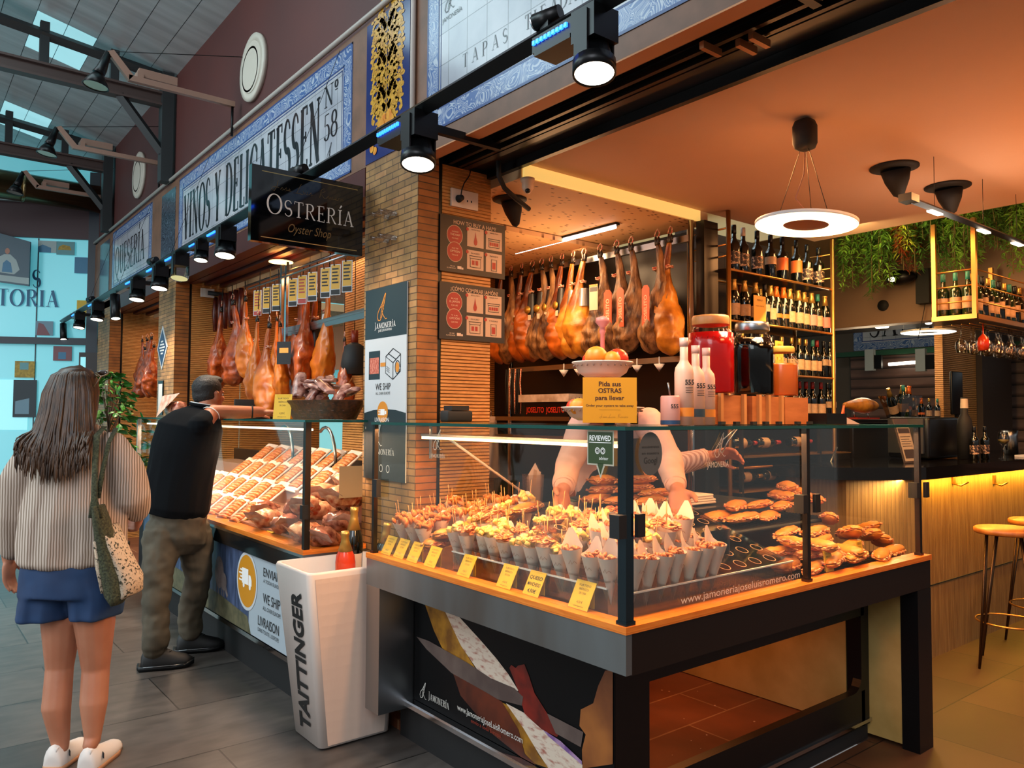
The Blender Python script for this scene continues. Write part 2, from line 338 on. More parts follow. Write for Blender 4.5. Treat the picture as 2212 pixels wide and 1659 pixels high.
def serif(mb, s, fr, x, y, h, w=None, d=.001, mi=0, thick=.13, thin=.042, sp=.06, caps=None, align='L', steps=None):
    "capitals with thick and thin strokes; small caps after the first letter with caps=ratio"
    o, u, v, n = fr; items = []; cx = 0
    for i, ch in enumerate(s):
        acc = ch in 'ÍÁÓ'; g = GL[{'Í': 'I', 'Á': 'A', 'Ó': 'O'}.get(ch, ch)]; k = caps if (caps and i) else 1
        items.append((cx, k, g, acc)); cx += (g[0]+sp)*k
    kx = (w/cx if w else h); x0 = x if align == 'L' else x-cx*kx/2; lay = [0]
    def strip(pts, ws):
        vs = []; m = len(pts); lay[0] += 1; dd = d+lay[0] % 7*.00004
        for i, (px, py) in enumerate(pts):
            a = pts[max(i-1, 0)]; b = pts[min(i+1, m-1)]; dx, dy = (b[0]-a[0])*kx, (b[1]-a[1])*h; l = sqrt(dx*dx+dy*dy) or 1
            nx, ny = -dy/l, dx/l; q = ws[i]*h/2
            for sg in (-1, 1): vs.append(o+u*(x0+px*kx+nx*q*sg)+v*(y+py*h+ny*q*sg)+n*dd)
        mb.add(vs, [(2*i, 2*i+1, 2*i+3, 2*i+2) for i in range(m-1)], mi)
    r = min(1, kx/h) if w else 1
    for (cx, k, g, acc) in items:
        for pts, md in g[1]:
            m = len(pts); ws = []
            for i in range(m):
                a = pts[max(i-1, 0)]; b = pts[min(i+1, m-1)]; l = sqrt((b[0]-a[0])**2+(b[1]-a[1])**2) or 1
                t = thick*(.6+.4*r)
                ws.append({'T': t, 't': thin, 'p': thin+(t-thin)*(abs(b[1]-a[1])/l)**1.5, 'q': thin+(t*1.15-thin)*max(0, 1-abs(i/(m-1)-.5)*2.4), 'h': thin+(t-thin)*(1-abs(2*i/max(1, m-1)-.9))}[md]*(k if k < 1 else 1)**.7)
            strip([(cx+px*k, py*k) for px, py in pts], ws)
        for (sx, sy, hl) in g[2]:
            yy = sy*k+(thin/2 if sy == 0 else -thin/2); strip([(cx+(sx-hl)*k, yy), (cx+(sx+hl)*k, yy)], [thin*.9]*2)
        if acc: strip([(cx+.16*k, 1.1*k), (cx+.3*k, 1.3*k)], [.05, .09])
    return cx*kx
def art(mb, fr, pts, k=1, mi=0):
    "flat printed shape, k thousandths above its panel"
    o, u, v, n = fr; mb.poly([o+u*x+v*y+n*(k*.0006) for x, y in pts], mi)
def line(mb, fr, pts, w, k=1, mi=0):
    o, u, v, n = fr; m = len(pts); vs = []
    for i, (px, py) in enumerate(pts):
        a = pts[max(i-1, 0)]; b = pts[min(i+1, m-1)]; dx, dy = b[0]-a[0], b[1]-a[1]; l = sqrt(dx*dx+dy*dy) or 1
        for sg in (-1, 1): vs.append(o+u*(px-dy/l*w/2*sg)+v*(py+dx/l*w/2*sg)+n*(k*.0006))
    mb.add(vs, [(2*i, 2*i+1, 2*i+3, 2*i+2) for i in range(m-1)], mi)
def hamlogo(mb, fr, x, y, h, k=1, mi=0, w=None):
    "outline of a ham with an R flourish"
    w = w or h*.03
    S_ = lambda pts: [(x+px*h, y+py*h) for px, py in pts]
    line(mb, fr, S_([(.62, 1), (.56, .92), (.36, .62), (.1, .36), (.02, .16), (.1, .02), (.24, .02), (.36, .14), (.44, .4), (.56, .72), (.64, .98), (.62, 1)]), w, k, mi)
    line(mb, fr, S_([(.5, .78), (.34, .4), (.26, .1)]), w*.8, k, mi)
    line(mb, fr, S_([(.3, .5), (.46, .56), (.5, .42), (.36, .34), (.5, .16), (.64, .04), (.74, .06)]), w*.8, k, mi)
# common materials
black = mat('black_metal', '#0c0d0f', .35, .4); blackm = mat('matt_black', '#0a0a0b', .7)
steel = mat('brushed_steel', '#9a9c9e', .28, 1, bs=.08, ns=60, stretch=(1, 1, 30)); chrome = mat('chrome', '#c8c9cc', .12, 1)
white = mat('white_paint', '#e6e3de', .5); brass = mat('aged_brass', '#b98545', .32, .9)
glass = glassmat('clear_glass'); gedge = mat('glass_edge', '#0f4a42', .15, 0, spec=.8)
acry = glassmat('clear_acrylic', '#fdf8f4', .7, .06)
wood = mat('light_wood', '#d08a4a', .45, col2='#b87338', ns=4, stretch=(1, 6, 1))
ink = mat('black_ink', '#0d0c0c', .6); wht = mat('white_print', '#f2efea', .6)
# ================================================================ the building
brick = brickmat('pale_brick', '#c89a5e', '#b08048', '#6b4d30', .125, .0345, .0028, 'YZ', .5, .5, 9)
brickx = brickmat('brick_warm_light_tint', '#c47a38', '#b0682a', '#6b4526', .25, .0345, .0028, 'XZ', .5, .5, 9)  # same brick as the front; warm light painted in as a more orange colour
ribs = slatmat('ribbed_wood', '#d09048', '#b67634', '#8a5426', .0175, 'Z', .55, .3, .9, (6, 6, 30))
ribsv = slatmat('vertical_board_wood', '#a8814a', '#8c6534', '#4a3018', .021, 'X', .5, .14, .5, (14, 14, 1))
redwall = mat('dark_red_plaster', '#5a2c27', .6, col2='#4a2826', ns=.8)
slate = brickmat('slate_tiles', '#6a615b', '#4a4440', '#2e2a27', 1.2, .6, .004, 'XY', .36, .6, 5.5, .37, (1.0, 2.6, 1))
shopfl = brickmat('brown_shop_tiles', '#5c3e28', '#4a3220', '#261a12', .6, .6, .004, 'XY', .5, .4, 1.3)
tiles = brickmat('terracotta_tiles', '#8a4f30', '#7d4428', '#b08560', .6, .3, .005, 'XY', .5, .3, 3)
orange_ceil = mat('plaster_ceiling', '#d9b193', .75, col2='#d2a888', ns=.9)
cream = mat('cream_plaster', '#d8c0a0', .7)
brown = mat('brown_tile_edge', '#7c5640', .5, col2='#684834', ns=7)
darkred = mat('oxblood_slats', '#4a1610', .4)
blacklam = mat('black_laminate', '#0b0b0c', .35)
greyroof = mat('roof_metal', '#b0b4b6', .36, .12, col2='#c6cacc', ns=1.2, stretch=(1, 8, 1))
beamm = mat('painted_truss', '#33383a', .5, .2)
ibeam = mat('brown_girder', '#5a4a46', .5, .2)
S = lambda n, m, f, p=None: struct(n, f, m, p)
S('floor_hall', slate, MB().box(-9, 1.72, -5, 24, -.05, 0).box(1.72, 1.95, 1.85, 24, -.05, 0))
f = MB().box(1.95, 3.645, 1.905, 5.2, -.04, .045); S('floor_stall', tiles, f)
S('floor_shop', shopfl, MB().box(1.72, 14, -5, 1.72, -.05, 0).box(3.645, 14, 1.72, 12, -.05, 0).box(1.72, 3.645, 1.72, 1.849, -.05, 0))
S('floor_stall_row', tiles, MB().box(1.951, 3.645, 5.2, 24, -.05, .04))
# pillars: brick outside, ribbed wood inside the opening
for (y0, y1, nm, xe) in ((3.25, 3.79, 'pillar_near', 2.45), (7.40, 7.95, 'pillar_middle', 2.6), (10.1, 10.75, 'pillar_far', 2.6)):
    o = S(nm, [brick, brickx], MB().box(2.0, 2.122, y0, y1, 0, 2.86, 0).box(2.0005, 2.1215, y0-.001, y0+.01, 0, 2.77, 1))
    S(nm+'_edge', black, MB().box(2.123, 2.143, y0+.004, y1, 0, 2.77))
    S(nm+'_lining', ribs, MB().box(2.144, xe, y0, y1-.002, 0, 2.77))
# lintel with the tiled sign band, and the dark red wall above
S('wall_sign_band', brown, MB().box(2.0, 2.09, -3, 11.2, 2.86, 3.66).box(2.0, 2.09, -3, 3.25, 2.775, 2.859))
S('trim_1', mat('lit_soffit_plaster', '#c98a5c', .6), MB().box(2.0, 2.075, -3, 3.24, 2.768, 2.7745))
S('wall_over_pillar', blacklam, MB().box(2.123, 2.46, 3.25, 3.8, 2.772, 2.859).box(2.0, 2.6, 7.4, 7.95, 2.775, 2.859).box(2.0,2.6,10.1,10.75,2.775,2.859))
S('wall_upper', redwall, MB().box(2.03, 2.2, -3, 12, 3.661, 4.72))
lint = MB()
for (a, b, z, m_) in ((2.09, 2.16, 2.83, 1), (2.16, 2.26, 2.80, 0), (2.26, 2.3, 2.77, 0), (2.3, 2.445, 2.79, 0)): lint.box(a, b, -3, 3.248, z, 2.855, m_)
S('trim_2', [blacklam, darkred], lint)
rail = MB().box(2.17, 2.19, -3, 3.24, 2.775, 2.799).box(2.23, 2.25, -3, 3.24, 2.77, 2.799).box(2.415, 2.445, -3, 3.24, 2.745, 2.789, 1)
S('trim_3', [mat('shutter_rail', '#2a2420', .3, .7), blacklam], rail)
for k, (ya, yb) in enumerate(((3.8, 7.39), (7.96, 10.09))):
    sl = MB(); sl.box(2.0, 2.1, ya, yb, 2.7, 2.858, 0)
    for i in range(5): sl.box(2.11+i*.07, 2.165+i*.07, ya, yb, 2.70+(i % 2)*.02, 2.80, 0)
    S('trim_%d' % (4+k), darkred, sl)
# shop ceiling, its step and the lower perforated ceiling over the ham wall
S('ceiling', orange_ceil, MB().box(2.446, 5.17, -3, 2.985, 2.77, 2.85).box(5.17, 6.4, -3, 1.25, 2.77, 2.85))
perf, t_, N_, L_, b_ = newmat('perforated_board')
br = N_.new('ShaderNodeTexVoronoi'); br.inputs['Scale'].default_value = 1; br.feature = 'F1'; br.distance = 'CHEBYCHEV'
L_.new(coords(N_, L_, 'Object', (22, 38, 1)), br.inputs['Vector']); br.inputs['Randomness'].default_value = .55
L_.new(ramp(N_, L_, br.outputs[0], [(.21, '#6b4528'), (.25, '#dcb484')]), b_.inputs['Base Color']); b_.inputs['Roughness'].default_value = .7
S('ceiling_perforated', perf, MB().box(2.447, 3.95, 2.995, 5.2, 2.70, 2.78))
S('trim_6', mat('cove_light_strip', '#f0d890', .5, emit='#ffd070', es=.75), MB().box(2.455, 3.86, 2.980, 2.994, 2.705, 2.7695))
S('ceiling_stall', perf, MB().box(2.46, 4.6, 5.25, 7.39, 2.66, 2.74).box(2.46, 4.6, 3.8, 5.25, 2.665, 2.695).box(2.46, 4.6, 7.96, 10.0, 2.66, 2.74))
# inner walls
S('wall_back_shop', ribs, MB().box(2.6, 4.6, 5.205, 5.24, 0, 2.66))
S('wall_partition', ribs, MB().prism([(2.46, 3.8), (2.5, 3.8), (2.62, 5.2), (2.58, 5.2)], frame((0, 0, 0), (1, 0, 0), (0, 1, 0)), 0, 2.66))
S('wall_ham_back', blacklam, MB().box(3.97, 4.02, 3.0, 5.2, 0, 2.69))
S('wall_ham_end', blacklam, MB().box(3.83, 3.965, 2.93, 2.99, .05, 2.70))
greywood = brickmat('dark_panel_wall', '#4a3a2c', '#40322a', '#241c16', .9, .22, .004, 'XZ', .6, .3, 3, .5, (1, 1, 6))
S('wall_bottle_back', greywood, MB().box(4.03, 5.30, 3.27, 3.32, 0, 2.76))
S('wall_stall_left', ribs, MB().box(2.6, 3.4, 7.36, 7.395, 0, 2.66).box(2.6, 3.3, 10.06, 10.095, 0, 2.66))
S('wall_stall_header', mat('peach_panel', '#d49a72', .6), MB().box(4.55, 4.6, 5.3, 7.3, 2.15, 2.66).box(4.55, 4.6, 7.96, 10.0, 2.1, 2.66))
# right-hand side: bulkhead, far stall, columns
S('wall_bulkhead', mat('beige_bulkhead', '#8e7058', .7, col2='#80644e', ns=1), MB().box(6.35, 6.5, 1.0, 7.0, 2.27, 3.2).box(6.35, 6.5, -3, 1.0, 2.27, 3.2))
S('ceiling_bulkhead', blacklam, MB().box(6.5, 7.25, -3, 9, 2.32, 2.4).box(7.25, 12, -3, 9, 3.2, 3.3))
S('ceiling_recess', mat('recess_plaster', '#e8cf98', .7), MB().box(5.0, 6.6, -3, 9, 3.25, 3.3).box(5.17, 5.19, 1.25, 7, 2.85, 3.25).box(5.17, 6.4, 1.23, 1.25, 2.85, 3.25).box(4.0, 6.4, 7.0, 7.02, 2.2, 3.25))
light('AREA', 'recess_cove_light', (5.35, 2.6, 3.18), 62, (1, .74, .32), .3, 3.4, aim=(6.2, 2.6, 2.3))
S('wall_far_stall', mat('taupe_wall', '#5a4a3c', .7), MB().box(9.05, 9.2, 2.6, 8.5, 0, 3.2))
S('column_ribbed', ribs, MB().box(7.30, 8.02, 3.0, 3.07, 0, 3.19))
S('column_dark', mat('umber_panel', '#3c2a1e', .6), MB().box(8.03, 8.75, 2.95, 3.15, 0, 3.19))
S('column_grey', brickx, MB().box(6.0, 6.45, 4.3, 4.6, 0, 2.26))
S('wall_far_right', mat('umber_wall', '#33241b', .6), MB().box(11.5, 11.6, -3, 9, 0, 2.6).box(8.0, 12, 8.4, 8.6, 0, 2.6))
# hall roof, trusses, far glazed wall
rf = MB()
for i in range(26):
    for sg, (xa, za, xb, zb) in enumerate(((2.05, 4.70, -1.2, 5.43),)):
        for k in range(14):
            u0, u1 = k/14, (k+1)/14; y0 = -3+i*.82
            p = lambda u, h=0: (xa+(xb-xa)*u, za+(zb-za)*u+.02*sin(pi*((u*14) % 1))+h)
            (x0, z0), (x1, z1) = p(u0), p(u1); g = -.001
            rf.add([(x0, y0+g, z0), (x1+.005, y0+g, z1), (x1+.005, y0+.82-g, z1), (x0, y0+.82-g, z0)], [(0, 1, 2, 3)], 1 if (k in (3, 4, 8) and i % 3 == 1 and i > 9) else 0)
rf.add([(2.05, -3, 4.735), (-1.2, -3, 5.465), (-1.2, 18, 5.465), (2.05, 18, 4.735)], [(0, 1, 2, 3)], 2)
S('ceiling_hall', [greyroof, mat('skylight_panel', '#9fd4da', .4, emit='#9fd9e2', es=.9), beamm], rf)
for k, y in enumerate((7.66, 10.2)):
    t = MB(); t.box(-3, 1.98, y-.05, y+.05, 4.38, 4.40, 1).box(-3, 1.98, y-.008, y+.008, 4.40, 4.49, 1).box(-3, 1.98, y-.05, y+.05, 4.49, 4.51, 1)
    t.tube([(1.98, y, 4.66), (.3, y, 4.84), (-2.6, y, 5.5)], .05, 4, 0, False)
    for x in (1.5, .95, .3, -.5, -1.5, -2.5): t.box(x-.035, x+.035, y-.03, y+.03, 4.5, 4.72+(1.98-x)*.15)
    t.box(1.9, 1.999, y-.06, y+.06, 2.9+.77*(1), 4.70).tube([(1.92, y, 3.95), (1.55, y, 4.4)], .045, 4, 0, False)
    tag(t.build('roof_truss', [beamm, ibeam]), 'dark roof truss with brown girder, ' + ('nearer of the two' if k == 0 else 'farther one towards the glazed wall'), 'beam', kind='structure')
hd = V(.885, -.466, 0); A0 = V(2.0, 11.15, 0); nv = V(-.466, -.885, 0)
FW = frame(A0, hd, (0, 0, 1))   # u along the wall to the right, v up, n towards the camera
cyan = mat('lit_cyan_glass', '#8fd8e0', .3, emit='#5ec4d2', es=.47); cyan2 = mat('pale_cyan_glass', '#a8e4ea', .3, emit='#7fd6e0', es=.72)
blueframe = mat('dark_blue_frame', '#0b1d2c', .4)
w = MB()
w.prism(rect(-6, 0, 7, 6), FW, -.06, -.02, 0)
S('window_1', cyan, w)
w = MB()
for x in (-2.73, -1.72, -.655, .9, 2.4, 3.9, 5.4): w.prism(rect(x-.006, 0, x+.006, 3.74), FW, -.02, -.01, 0)
w.prism(rect(-6, 2.385, 7, 2.47), FW, -.02, .05, 0).prism(rect(-.035, 0, .1, 4.6), FW, -.02, .1, 0)
S('trim_7', blueframe, w)
w = MB().prism(rect(-6, 3.745, .1, 4.19), FW, -.02, .02, 0)
S('wall_header_far', mat('plum_panel', '#3a2026', .5), w)
w = MB().prism(rect(-6, 4.19, .2, 4.25), FW, -.02, .08, 0); S('trim_8', mat('pale_grey_trim', '#8fa5a8', .5), w)
w = MB().prism(rect(-6, 1.3, -.72, 1.93), FW, -.02, -.012, 0).prism(rect(.12, .9, 7, 1.8), FW, -.02, -.012, 0); S('window_2', cyan2, w)
# pipes along the wall
pp = MB().tube([(1.985, 12, 3.685), (1.985, -2, 3.685)], .016, 8)
tag(pp.build('service_pipe', mat('grey_pipe', '#b0a8a0', .4)), 'long pale conduit running along the top of the tiled sign band', 'pipe')
pp = MB().tube([(1.985, 3.285, 2.9), (1.985, 3.285, 4.7)], .014, 8)
tag(pp.build('service_pipe', mat('white_pipe', '#d0c8c0', .4)), 'white vertical pipe between the yellow ornament tiles and tapas sign', 'pipe')
pp = MB().tube([(2.05, 10.9, 4.22), (-4, 10.9, 4.22)], .17, 20).tube([(1.2, 10.9, 4.22), (1.16, 10.9, 4.22)], .176, 20)
tag(pp.build('ventilation_duct', mat('duct_metal', '#7c6c4c', .25, .9)), 'fat round metal duct crossing the hall under the roof at far left', 'duct')
# round windows in the red wall
for k, (y, z) in enumerate(((5.58, 4.05), (8.93, 4.06))):
    t = thing('round_window', ('large white-framed porthole high on the dark red wall, nearer one', 'white-framed porthole high on the dark red wall, farther one')[k], 'window', (2.03, y, z))
    Q = Matrix.Rotation(-pi/2, 4, 'Y')
    MB().lathe([(.19, .0), (.19, .03), (.245, .03), (.245, .0)], 36, (2.03, y, z), 0, Q).build('frame', mat('cream_plastic', '#c9c2b4', .5), t)
    m_ = MB().lathe([(.185, .004), (.0, .004)], 32, (2.03, y, z), 0, Q); m_.build('recess', mat('grey_recess', '#6e6a60', .6), t)
    MB().lathe([(.17, .01), (.165, .035), (.15, .035), (.15, .01)], 32, (2.03, y+.02, z-.01), 0, Q).build('inner_ring', mat('cream_plastic', '#c9c2b4'), t)
    MB().lathe([(.19, .0), (.188, .035)], 32, (2.03, y, z), 0, Q).build('sleeve', mat('cream_plastic', '#c9c2b4'), t)
# ================================================================ tiled signs on the band
ttile = brickmat('sign_tiles', '#c9cbd0', '#c0c3c9', '#8e9298', .15, .15, .002, 'YZ', .16, .3, 3, 0)
tborder = tilemat('blue_swirl_tiles', '#aab6c6', '#4a689c', 15)
tdark = tilemat('dark_pattern_tiles', '#5a6a78', '#1c2836', 20)
navy = mat('navy_glaze', '#182a66', .15); cobalt = mat('cobalt_line', '#27427c', .3)
signink = mat('sign_black_glaze', '#16181f', .2)
def tilesign(label, y0, y1, z0, z1, b=.105, X=1.997, txt=None):
    t = thing('tiled_sign', label, 'sign', (X, (y0+y1)/2, z0)); fr = hallframe(y1, z0, X); w, h = y1-y0, z1-z0
    MB().prism(rect(0, 0, w, h), fr, -.004, .0, 0).build('tile_panel', ttile, t)
    m = MB()
    for r in (rect(0, 0, w, b), rect(0, h-b, w, h), rect(0, b, b, h-b), rect(w-b, b, w, h-b)): art(m, fr, r, 1)
    m.build('border', tborder, t)
    m = MB()
    for q, ww in ((.0, .012), (b-.004, .010), (b+.018, .006)):
        for r in (rect(q, q, w-q, q+ww), rect(q, h-q-ww, w-q, h-q), rect(q, q, q+ww, h-q), rect(w-q-ww, q, w-q, h-q)): art(m, fr, r, 2)
    m.build('border_line', cobalt, t)
    if txt: m = MB(); txt(m, fr, w, h); m.build('lettering', signink, t)
    return t
def tx(m, fr, w, h):
    serif(m, 'VINOS Y DELICATESSEN', fr, .16, .17, .40, w-.56, .002, thick=.13)
    serif(m, 'Nº', fr, w-.365, .47, .13, .2, .002); serif(m, '58', fr, w-.37, .27, .155, .2, .002)
    hamlogo(m, fr, w-.32, .14, .1, 4, 0, .004)
tilesign('long tiled sign with blue scroll border reading VINOS Y DELICATESSEN', 3.96, 7.34, 2.875, 3.625, txt=tx)
tilesign('smaller tiled sign with blue border reading QUESERÍA', 8.27, 10.03, 2.90, 3.63, .09, txt=lambda m, fr, w, h: serif(m, 'QUESERÍA', fr, .16, .2, .32, w-.42, .002, thick=.11))
def tx(m, fr, w, h):
    x = 3.17-2.86
    for k, ch in enumerate("TAPAS '"): 
        if ch != ' ': serif(m, ch, fr, .30+k*.074, .225, .062, None, .002, thick=.09, thin=.03)
    for ch, x in (('T', .745), ('I', .80), ('E', .84), ('A', .90), ('D', .955), ('A', 1.01)): serif(m, ch, fr, x, .225, .062, None, .002, thick=.09, thin=.03)
    hamlogo(m, fr, .15, .54, .11, 4, 0, .005); sans(m, 'JAMONERÍA', fr, .13, .50, .022, .002)
tilesign('big cream tiled sign with blue leaf border reading TAPAS, nearest the camera', 1.0, 3.17, 2.86, 3.64, .10, txt=tx)
for (y0, y1, lb) in ((7.46, 7.92, 'narrow dark patterned tile panel between the two lettered tile signs'), (10.2, 10.72, 'narrow dark tile panel at the far end of the sign band')):
    tag(MB().prism(rect(0, 0, y1-y0, .72), hallframe(y1, 2.88, 1.997), -.004, .001).build('tile_panel', tdark), lb, 'tile panel')
t = thing('ornament_panel', 'navy blue tile panel with yellow leafy scrollwork and fruit', 'tile panel', (1.997, 3.56, 2.87)); fr = hallframe(3.79, 2.868, 1.997)
MB().prism(rect(0, 0, .455, .775), fr, -.004, .001).build('tile_panel', navy, t)
m = MB(); rnd = random.Random(3)
def curl(m, x, y, s, a0, turn, k, fl=1):
    pts = [(x, y)]; a = a0; 
    for i in range(15):
        st = s*(1-i/19); x += cos(a)*st*fl; y += sin(a)*st; a += turn*(.5+i*.11); pts.append((x, y))
    n = len(pts)
    for i in range(n-1): line(m, fr, pts[i:i+2], s*(1.5-i/n*1.25), k)
    for i in range(2, 9, 2): art(m, fr, oval(pts[i][0]+fl*s*.9, pts[i][1]+s*.8, s*.7, s*.42, 6), k)
for i in range(9):
    y = .19+i*.062
    for fl in (-1, 1):
        for (ln, a, tn) in ((.026, .3+.25*(i % 3), .30), (.022, -.3, -.33), (.024, 1.0, -.25)):
            curl(m, .2275+fl*.012, y, ln, a, tn, 4+(i % 3), fl)
for fl in (-1, 1):
    for i in range(11): art(m, fr, oval(.2275+fl*(.15+.018*sin(i*1.7)), .10+i*.057, .020, .014, 7), 3)
line(m, fr, [(.2275, .12), (.2275, .74)], .008, 8)
m.build('scrollwork', mat('yellow_glaze', '#d9a634', .25, col2='#b98220', ns=30), t)
m = MB()
for (x, y, r) in ((.18, .17, .034), (.23, .155, .036), (.28, .17, .034), (.205, .2, .03), (.26, .205, .03), (.08, .07, .022), (.11, .052, .022)): art(m, fr, oval(x, y, r, r, 14), 8+int(x*50) % 5)
m.build('fruit', mat('orange_glaze', '#cf7420', .25, col2='#e0a030', ns=25), t)
# ---------------------------------------------------------------- hanging oyster shop sign
t = thing('shop_sign', 'black hanging box sign with white letters reading OSTRERÍA Oyster Shop', 'sign', (1.66, 3.78, 2.36)); fr = frame((1.36, 3.76, 2.36), (1, 0, 0), (0, 0, 1))
gloss = mat('gloss_black_sign', '#050607', .06, spec=.7)
MB().box(1.36, 1.968, 3.76, 3.80, 2.36, 2.74).build('board', gloss, t)
m = MB(); art(m, fr, rect(.05, .352, .575, .356)); art(m, fr, rect(.05, .022, .575, .026)); m.build('pinstripe', mat('gold_line', '#b7a06a', .3, .6), t)
m = MB(); serif(m, 'OSTRERÍA', fr, .075, .148, .10, .485, .0012, caps=.8, thick=.10, thin=.04); m.build('lettering', mat('pale_gold_letters', '#d8cfc4', .4), t)
m = MB(); sans(m, 'Oyster Shop', fr, .19, .068, .046, w=.235, shear=.35); m.build('subtitle', mat('bronze_letters', '#7a6440', .35, .5), t)
m = MB()
def script(m, fr, x, y, s, word, k=2, w=.0028):
    "loose handwritten line"
    for ch in word:
        g = {'J': [(.5, 1), (.35, .3), (.1, -.15), (-.25, 0), (.0, .3), (.6, .25)], 'L': [(.6, 1.1), (.3, .5), (.1, .05), (-.3, .0), (.3, .05), (.8, .0)], 'R': [(.3, 0), (.5, .9), (.2, .7), (.8, 1.1), (.95, .8), (.4, .5), (.9, 0), (1.1, .1)],
             'o': [(.0, .1), (.2, .35), (.35, .15), (.15, .0), (.4, .2)], 's': [(0, .1), (.25, .4), (.3, .1), (.1, .0), (.4, .15)], 'e': [(0, .12), (.3, .25), (.2, .38), (.08, .1), (.4, .1)], 'é': [(0, .12), (.3, .25), (.2, .38), (.08, .1), (.4, .1)],
             'u': [(0, .35), (.05, .05), (.25, .3), (.28, .05), (.4, .12)], 'i': [(.05, .35), (.1, .02), (.25, .15)], 'm': [(0, .05), (.1, .35), (.18, .05), (.3, .35), (.36, .05), (.55, .15)], 'r': [(0, .05), (.1, .35), (.3, .3)], ' ': []}[ch]
        if g: line(m, fr, [(x+px*s, y+py*s) for px, py in g], w, k)
        x += s*({'J': .75, 'L': .85, 'R': 1.1, ' ': .5, 'm': .55, 'i': .25, 'r': .3}.get(ch, .4))
    return x
script(m, fr, .11, .272, .048, 'José Luis Romero', 2, .002); m.build('script_line', mat('bronze_letters', '#7a6440'), t)
# ---------------------------------------------------------------- banner on the near pillar
bgreen = mat('dark_teal_print', '#1f3036', .45); bwhite = mat('banner_white', '#c9cdd0', .45); borange = mat('orange_print', '#d98a2c', .45); meat = mat('sliced_ham_print', '#b8452f', .45, col2='#d98a72', ns=90)
t = thing('banner', 'tall narrow ham shop banner fixed on the brick pillar', 'banner', (1.99, 3.54, 1.17)); fr = hallframe(3.755, 1.17, 1.990)
MB().prism(rect(0, 0, .43, 1.0), fr, -.006, .0).build('panel', bwhite, t)
m = MB(); art(m, fr, rect(0, .735, .43, 1.0), 1); art(m, fr, [(0, 0), (.43, 0), (.43, .345), (.33, .36), (.22, .365), (.1, .36), (0, .345)], 1); art(m, fr, rect(.045, .52, .165, .67), 1); m.build('dark_print', bgreen, t)
m = MB(); art(m, fr, rect(.055, .55, .155, .635), 2); m.build('ham_packet', meat, t)
m = MB(); art(m, fr, oval(.2, .35, .055, .055, 24), 3); art(m, fr, rect(.17, .585, .225, .605), 2); hamlogo(m, fr, .13, .825, .14, 3, 0, .005); art(m, fr, oval(.345, .575, .018, .026), 3); m.build('orange_print', borange, t)
m = MB()
for p_ in ([(.225, .635), (.3, .672), (.375, .64), (.375, .555), (.3, .515), (.225, .55), (.225, .635), (.3, .6), (.375, .64)], [(.3, .6), (.3, .515)], [(.25, .65), (.33, .615)], oval(.345, .575, .024, .033)): line(m, fr, p_, .005, 2)
for k in range(3): line(m, fr, [(.235, .585-k*.01), (.265, .57-k*.01)], .003, 2)
sans(m, 'WE SHIP', fr, .2, .465, .035, .002, w=.155, align='C'); sans(m, 'ALL OVER EUROPE', fr, .2, .44, .014, .002, w=.15, align='C'); m.build('black_print', ink, t)
m = MB(); serif(m, 'JAMONERÍA', fr, .215, .785, .035, .22, .002, caps=.8, align='C', thick=.14); sans(m, 'JOSÉ LUIS ROMERO', fr, .215, .768, .012, .002, w=.14, align='C')
art(m, fr, rect(.18, .333, .222, .365), 4); art(m, fr, rect(.225, .338, .24, .356), 4)
for k in range(4): art(m, fr, rect(.155+.006*(k % 2), .335+k*.008, .18, .339+k*.008), 4)
hamlogo(m, fr, .1, .17, .13, 3, 0, .005); serif(m, 'JAMONERÍA', fr, .215, .13, .035, .22, .002, caps=.8, align='C', thick=.14)
sans(m, 'LIVRAISON', fr, .12, .30, .022, .002)
for k in range(3): line(m, fr, oval(.12+k*.07, .06, .016, .018, 12)+[(.136+k*.07, .06)], .004, 3)
m.build('white_print', wht, t)
# diamond plaque, small frame, acrylic holders
t = thing('diamond_plaque', 'small blue and white diamond plaque on the middle pillar', 'plaque', (1.995, 7.78, 1.92)); fr = hallframe(7.78, 2.13, 1.993)
m = MB(); m.prism([(0, -.21), (.17, 0), (0, .21), (-.17, 0)], fr, -.008, .0); m.build('plate', bwhite, t)
m = MB(); art(m, fr, [(0, -.18), (.145, 0), (0, .18), (-.145, 0)]); m.build('blue_field', mat('plaque_blue', '#2a3c62', .4), t)
m = MB()
for k in range(5): art(m, fr, rect(-.1+abs(k-2)*.03, -.06+k*.028, .1-abs(k-2)*.03, -.045+k*.028), 2)
m.build('print', wht, t)
t = thing('picture_frame', 'small dark framed notice low on the middle pillar', 'frame', (1.99, 7.8, 1.5)); fr = hallframe(7.88, 1.5, 1.99)
MB().prism(rect(0, 0, .17, .32), fr, -.015, .0).build('frame', black, t); m = MB(); art(m, fr, rect(.02, .03, .15, .29)); m.build('paper', white, t)
t = thing('acrylic_holder', 'clear acrylic leaflet holder screwed to the brick pillar', 'holder', (1.95, 3.52, 2.4))
m = MB()
for z in (2.41, 2.535): m.box(1.93, 1.985, 3.44, 3.56, z-.008, z+.008).tube([(1.999, 3.46, z), (1.9, 3.46, z)], .012, 10).tube([(1.999, 3.54, z), (1.9, 3.54, z)], .012, 10)
m.box(1.95, 1.955, 3.498, 3.502, 2.41, 2.53); m.build('bracket', acry, t); 
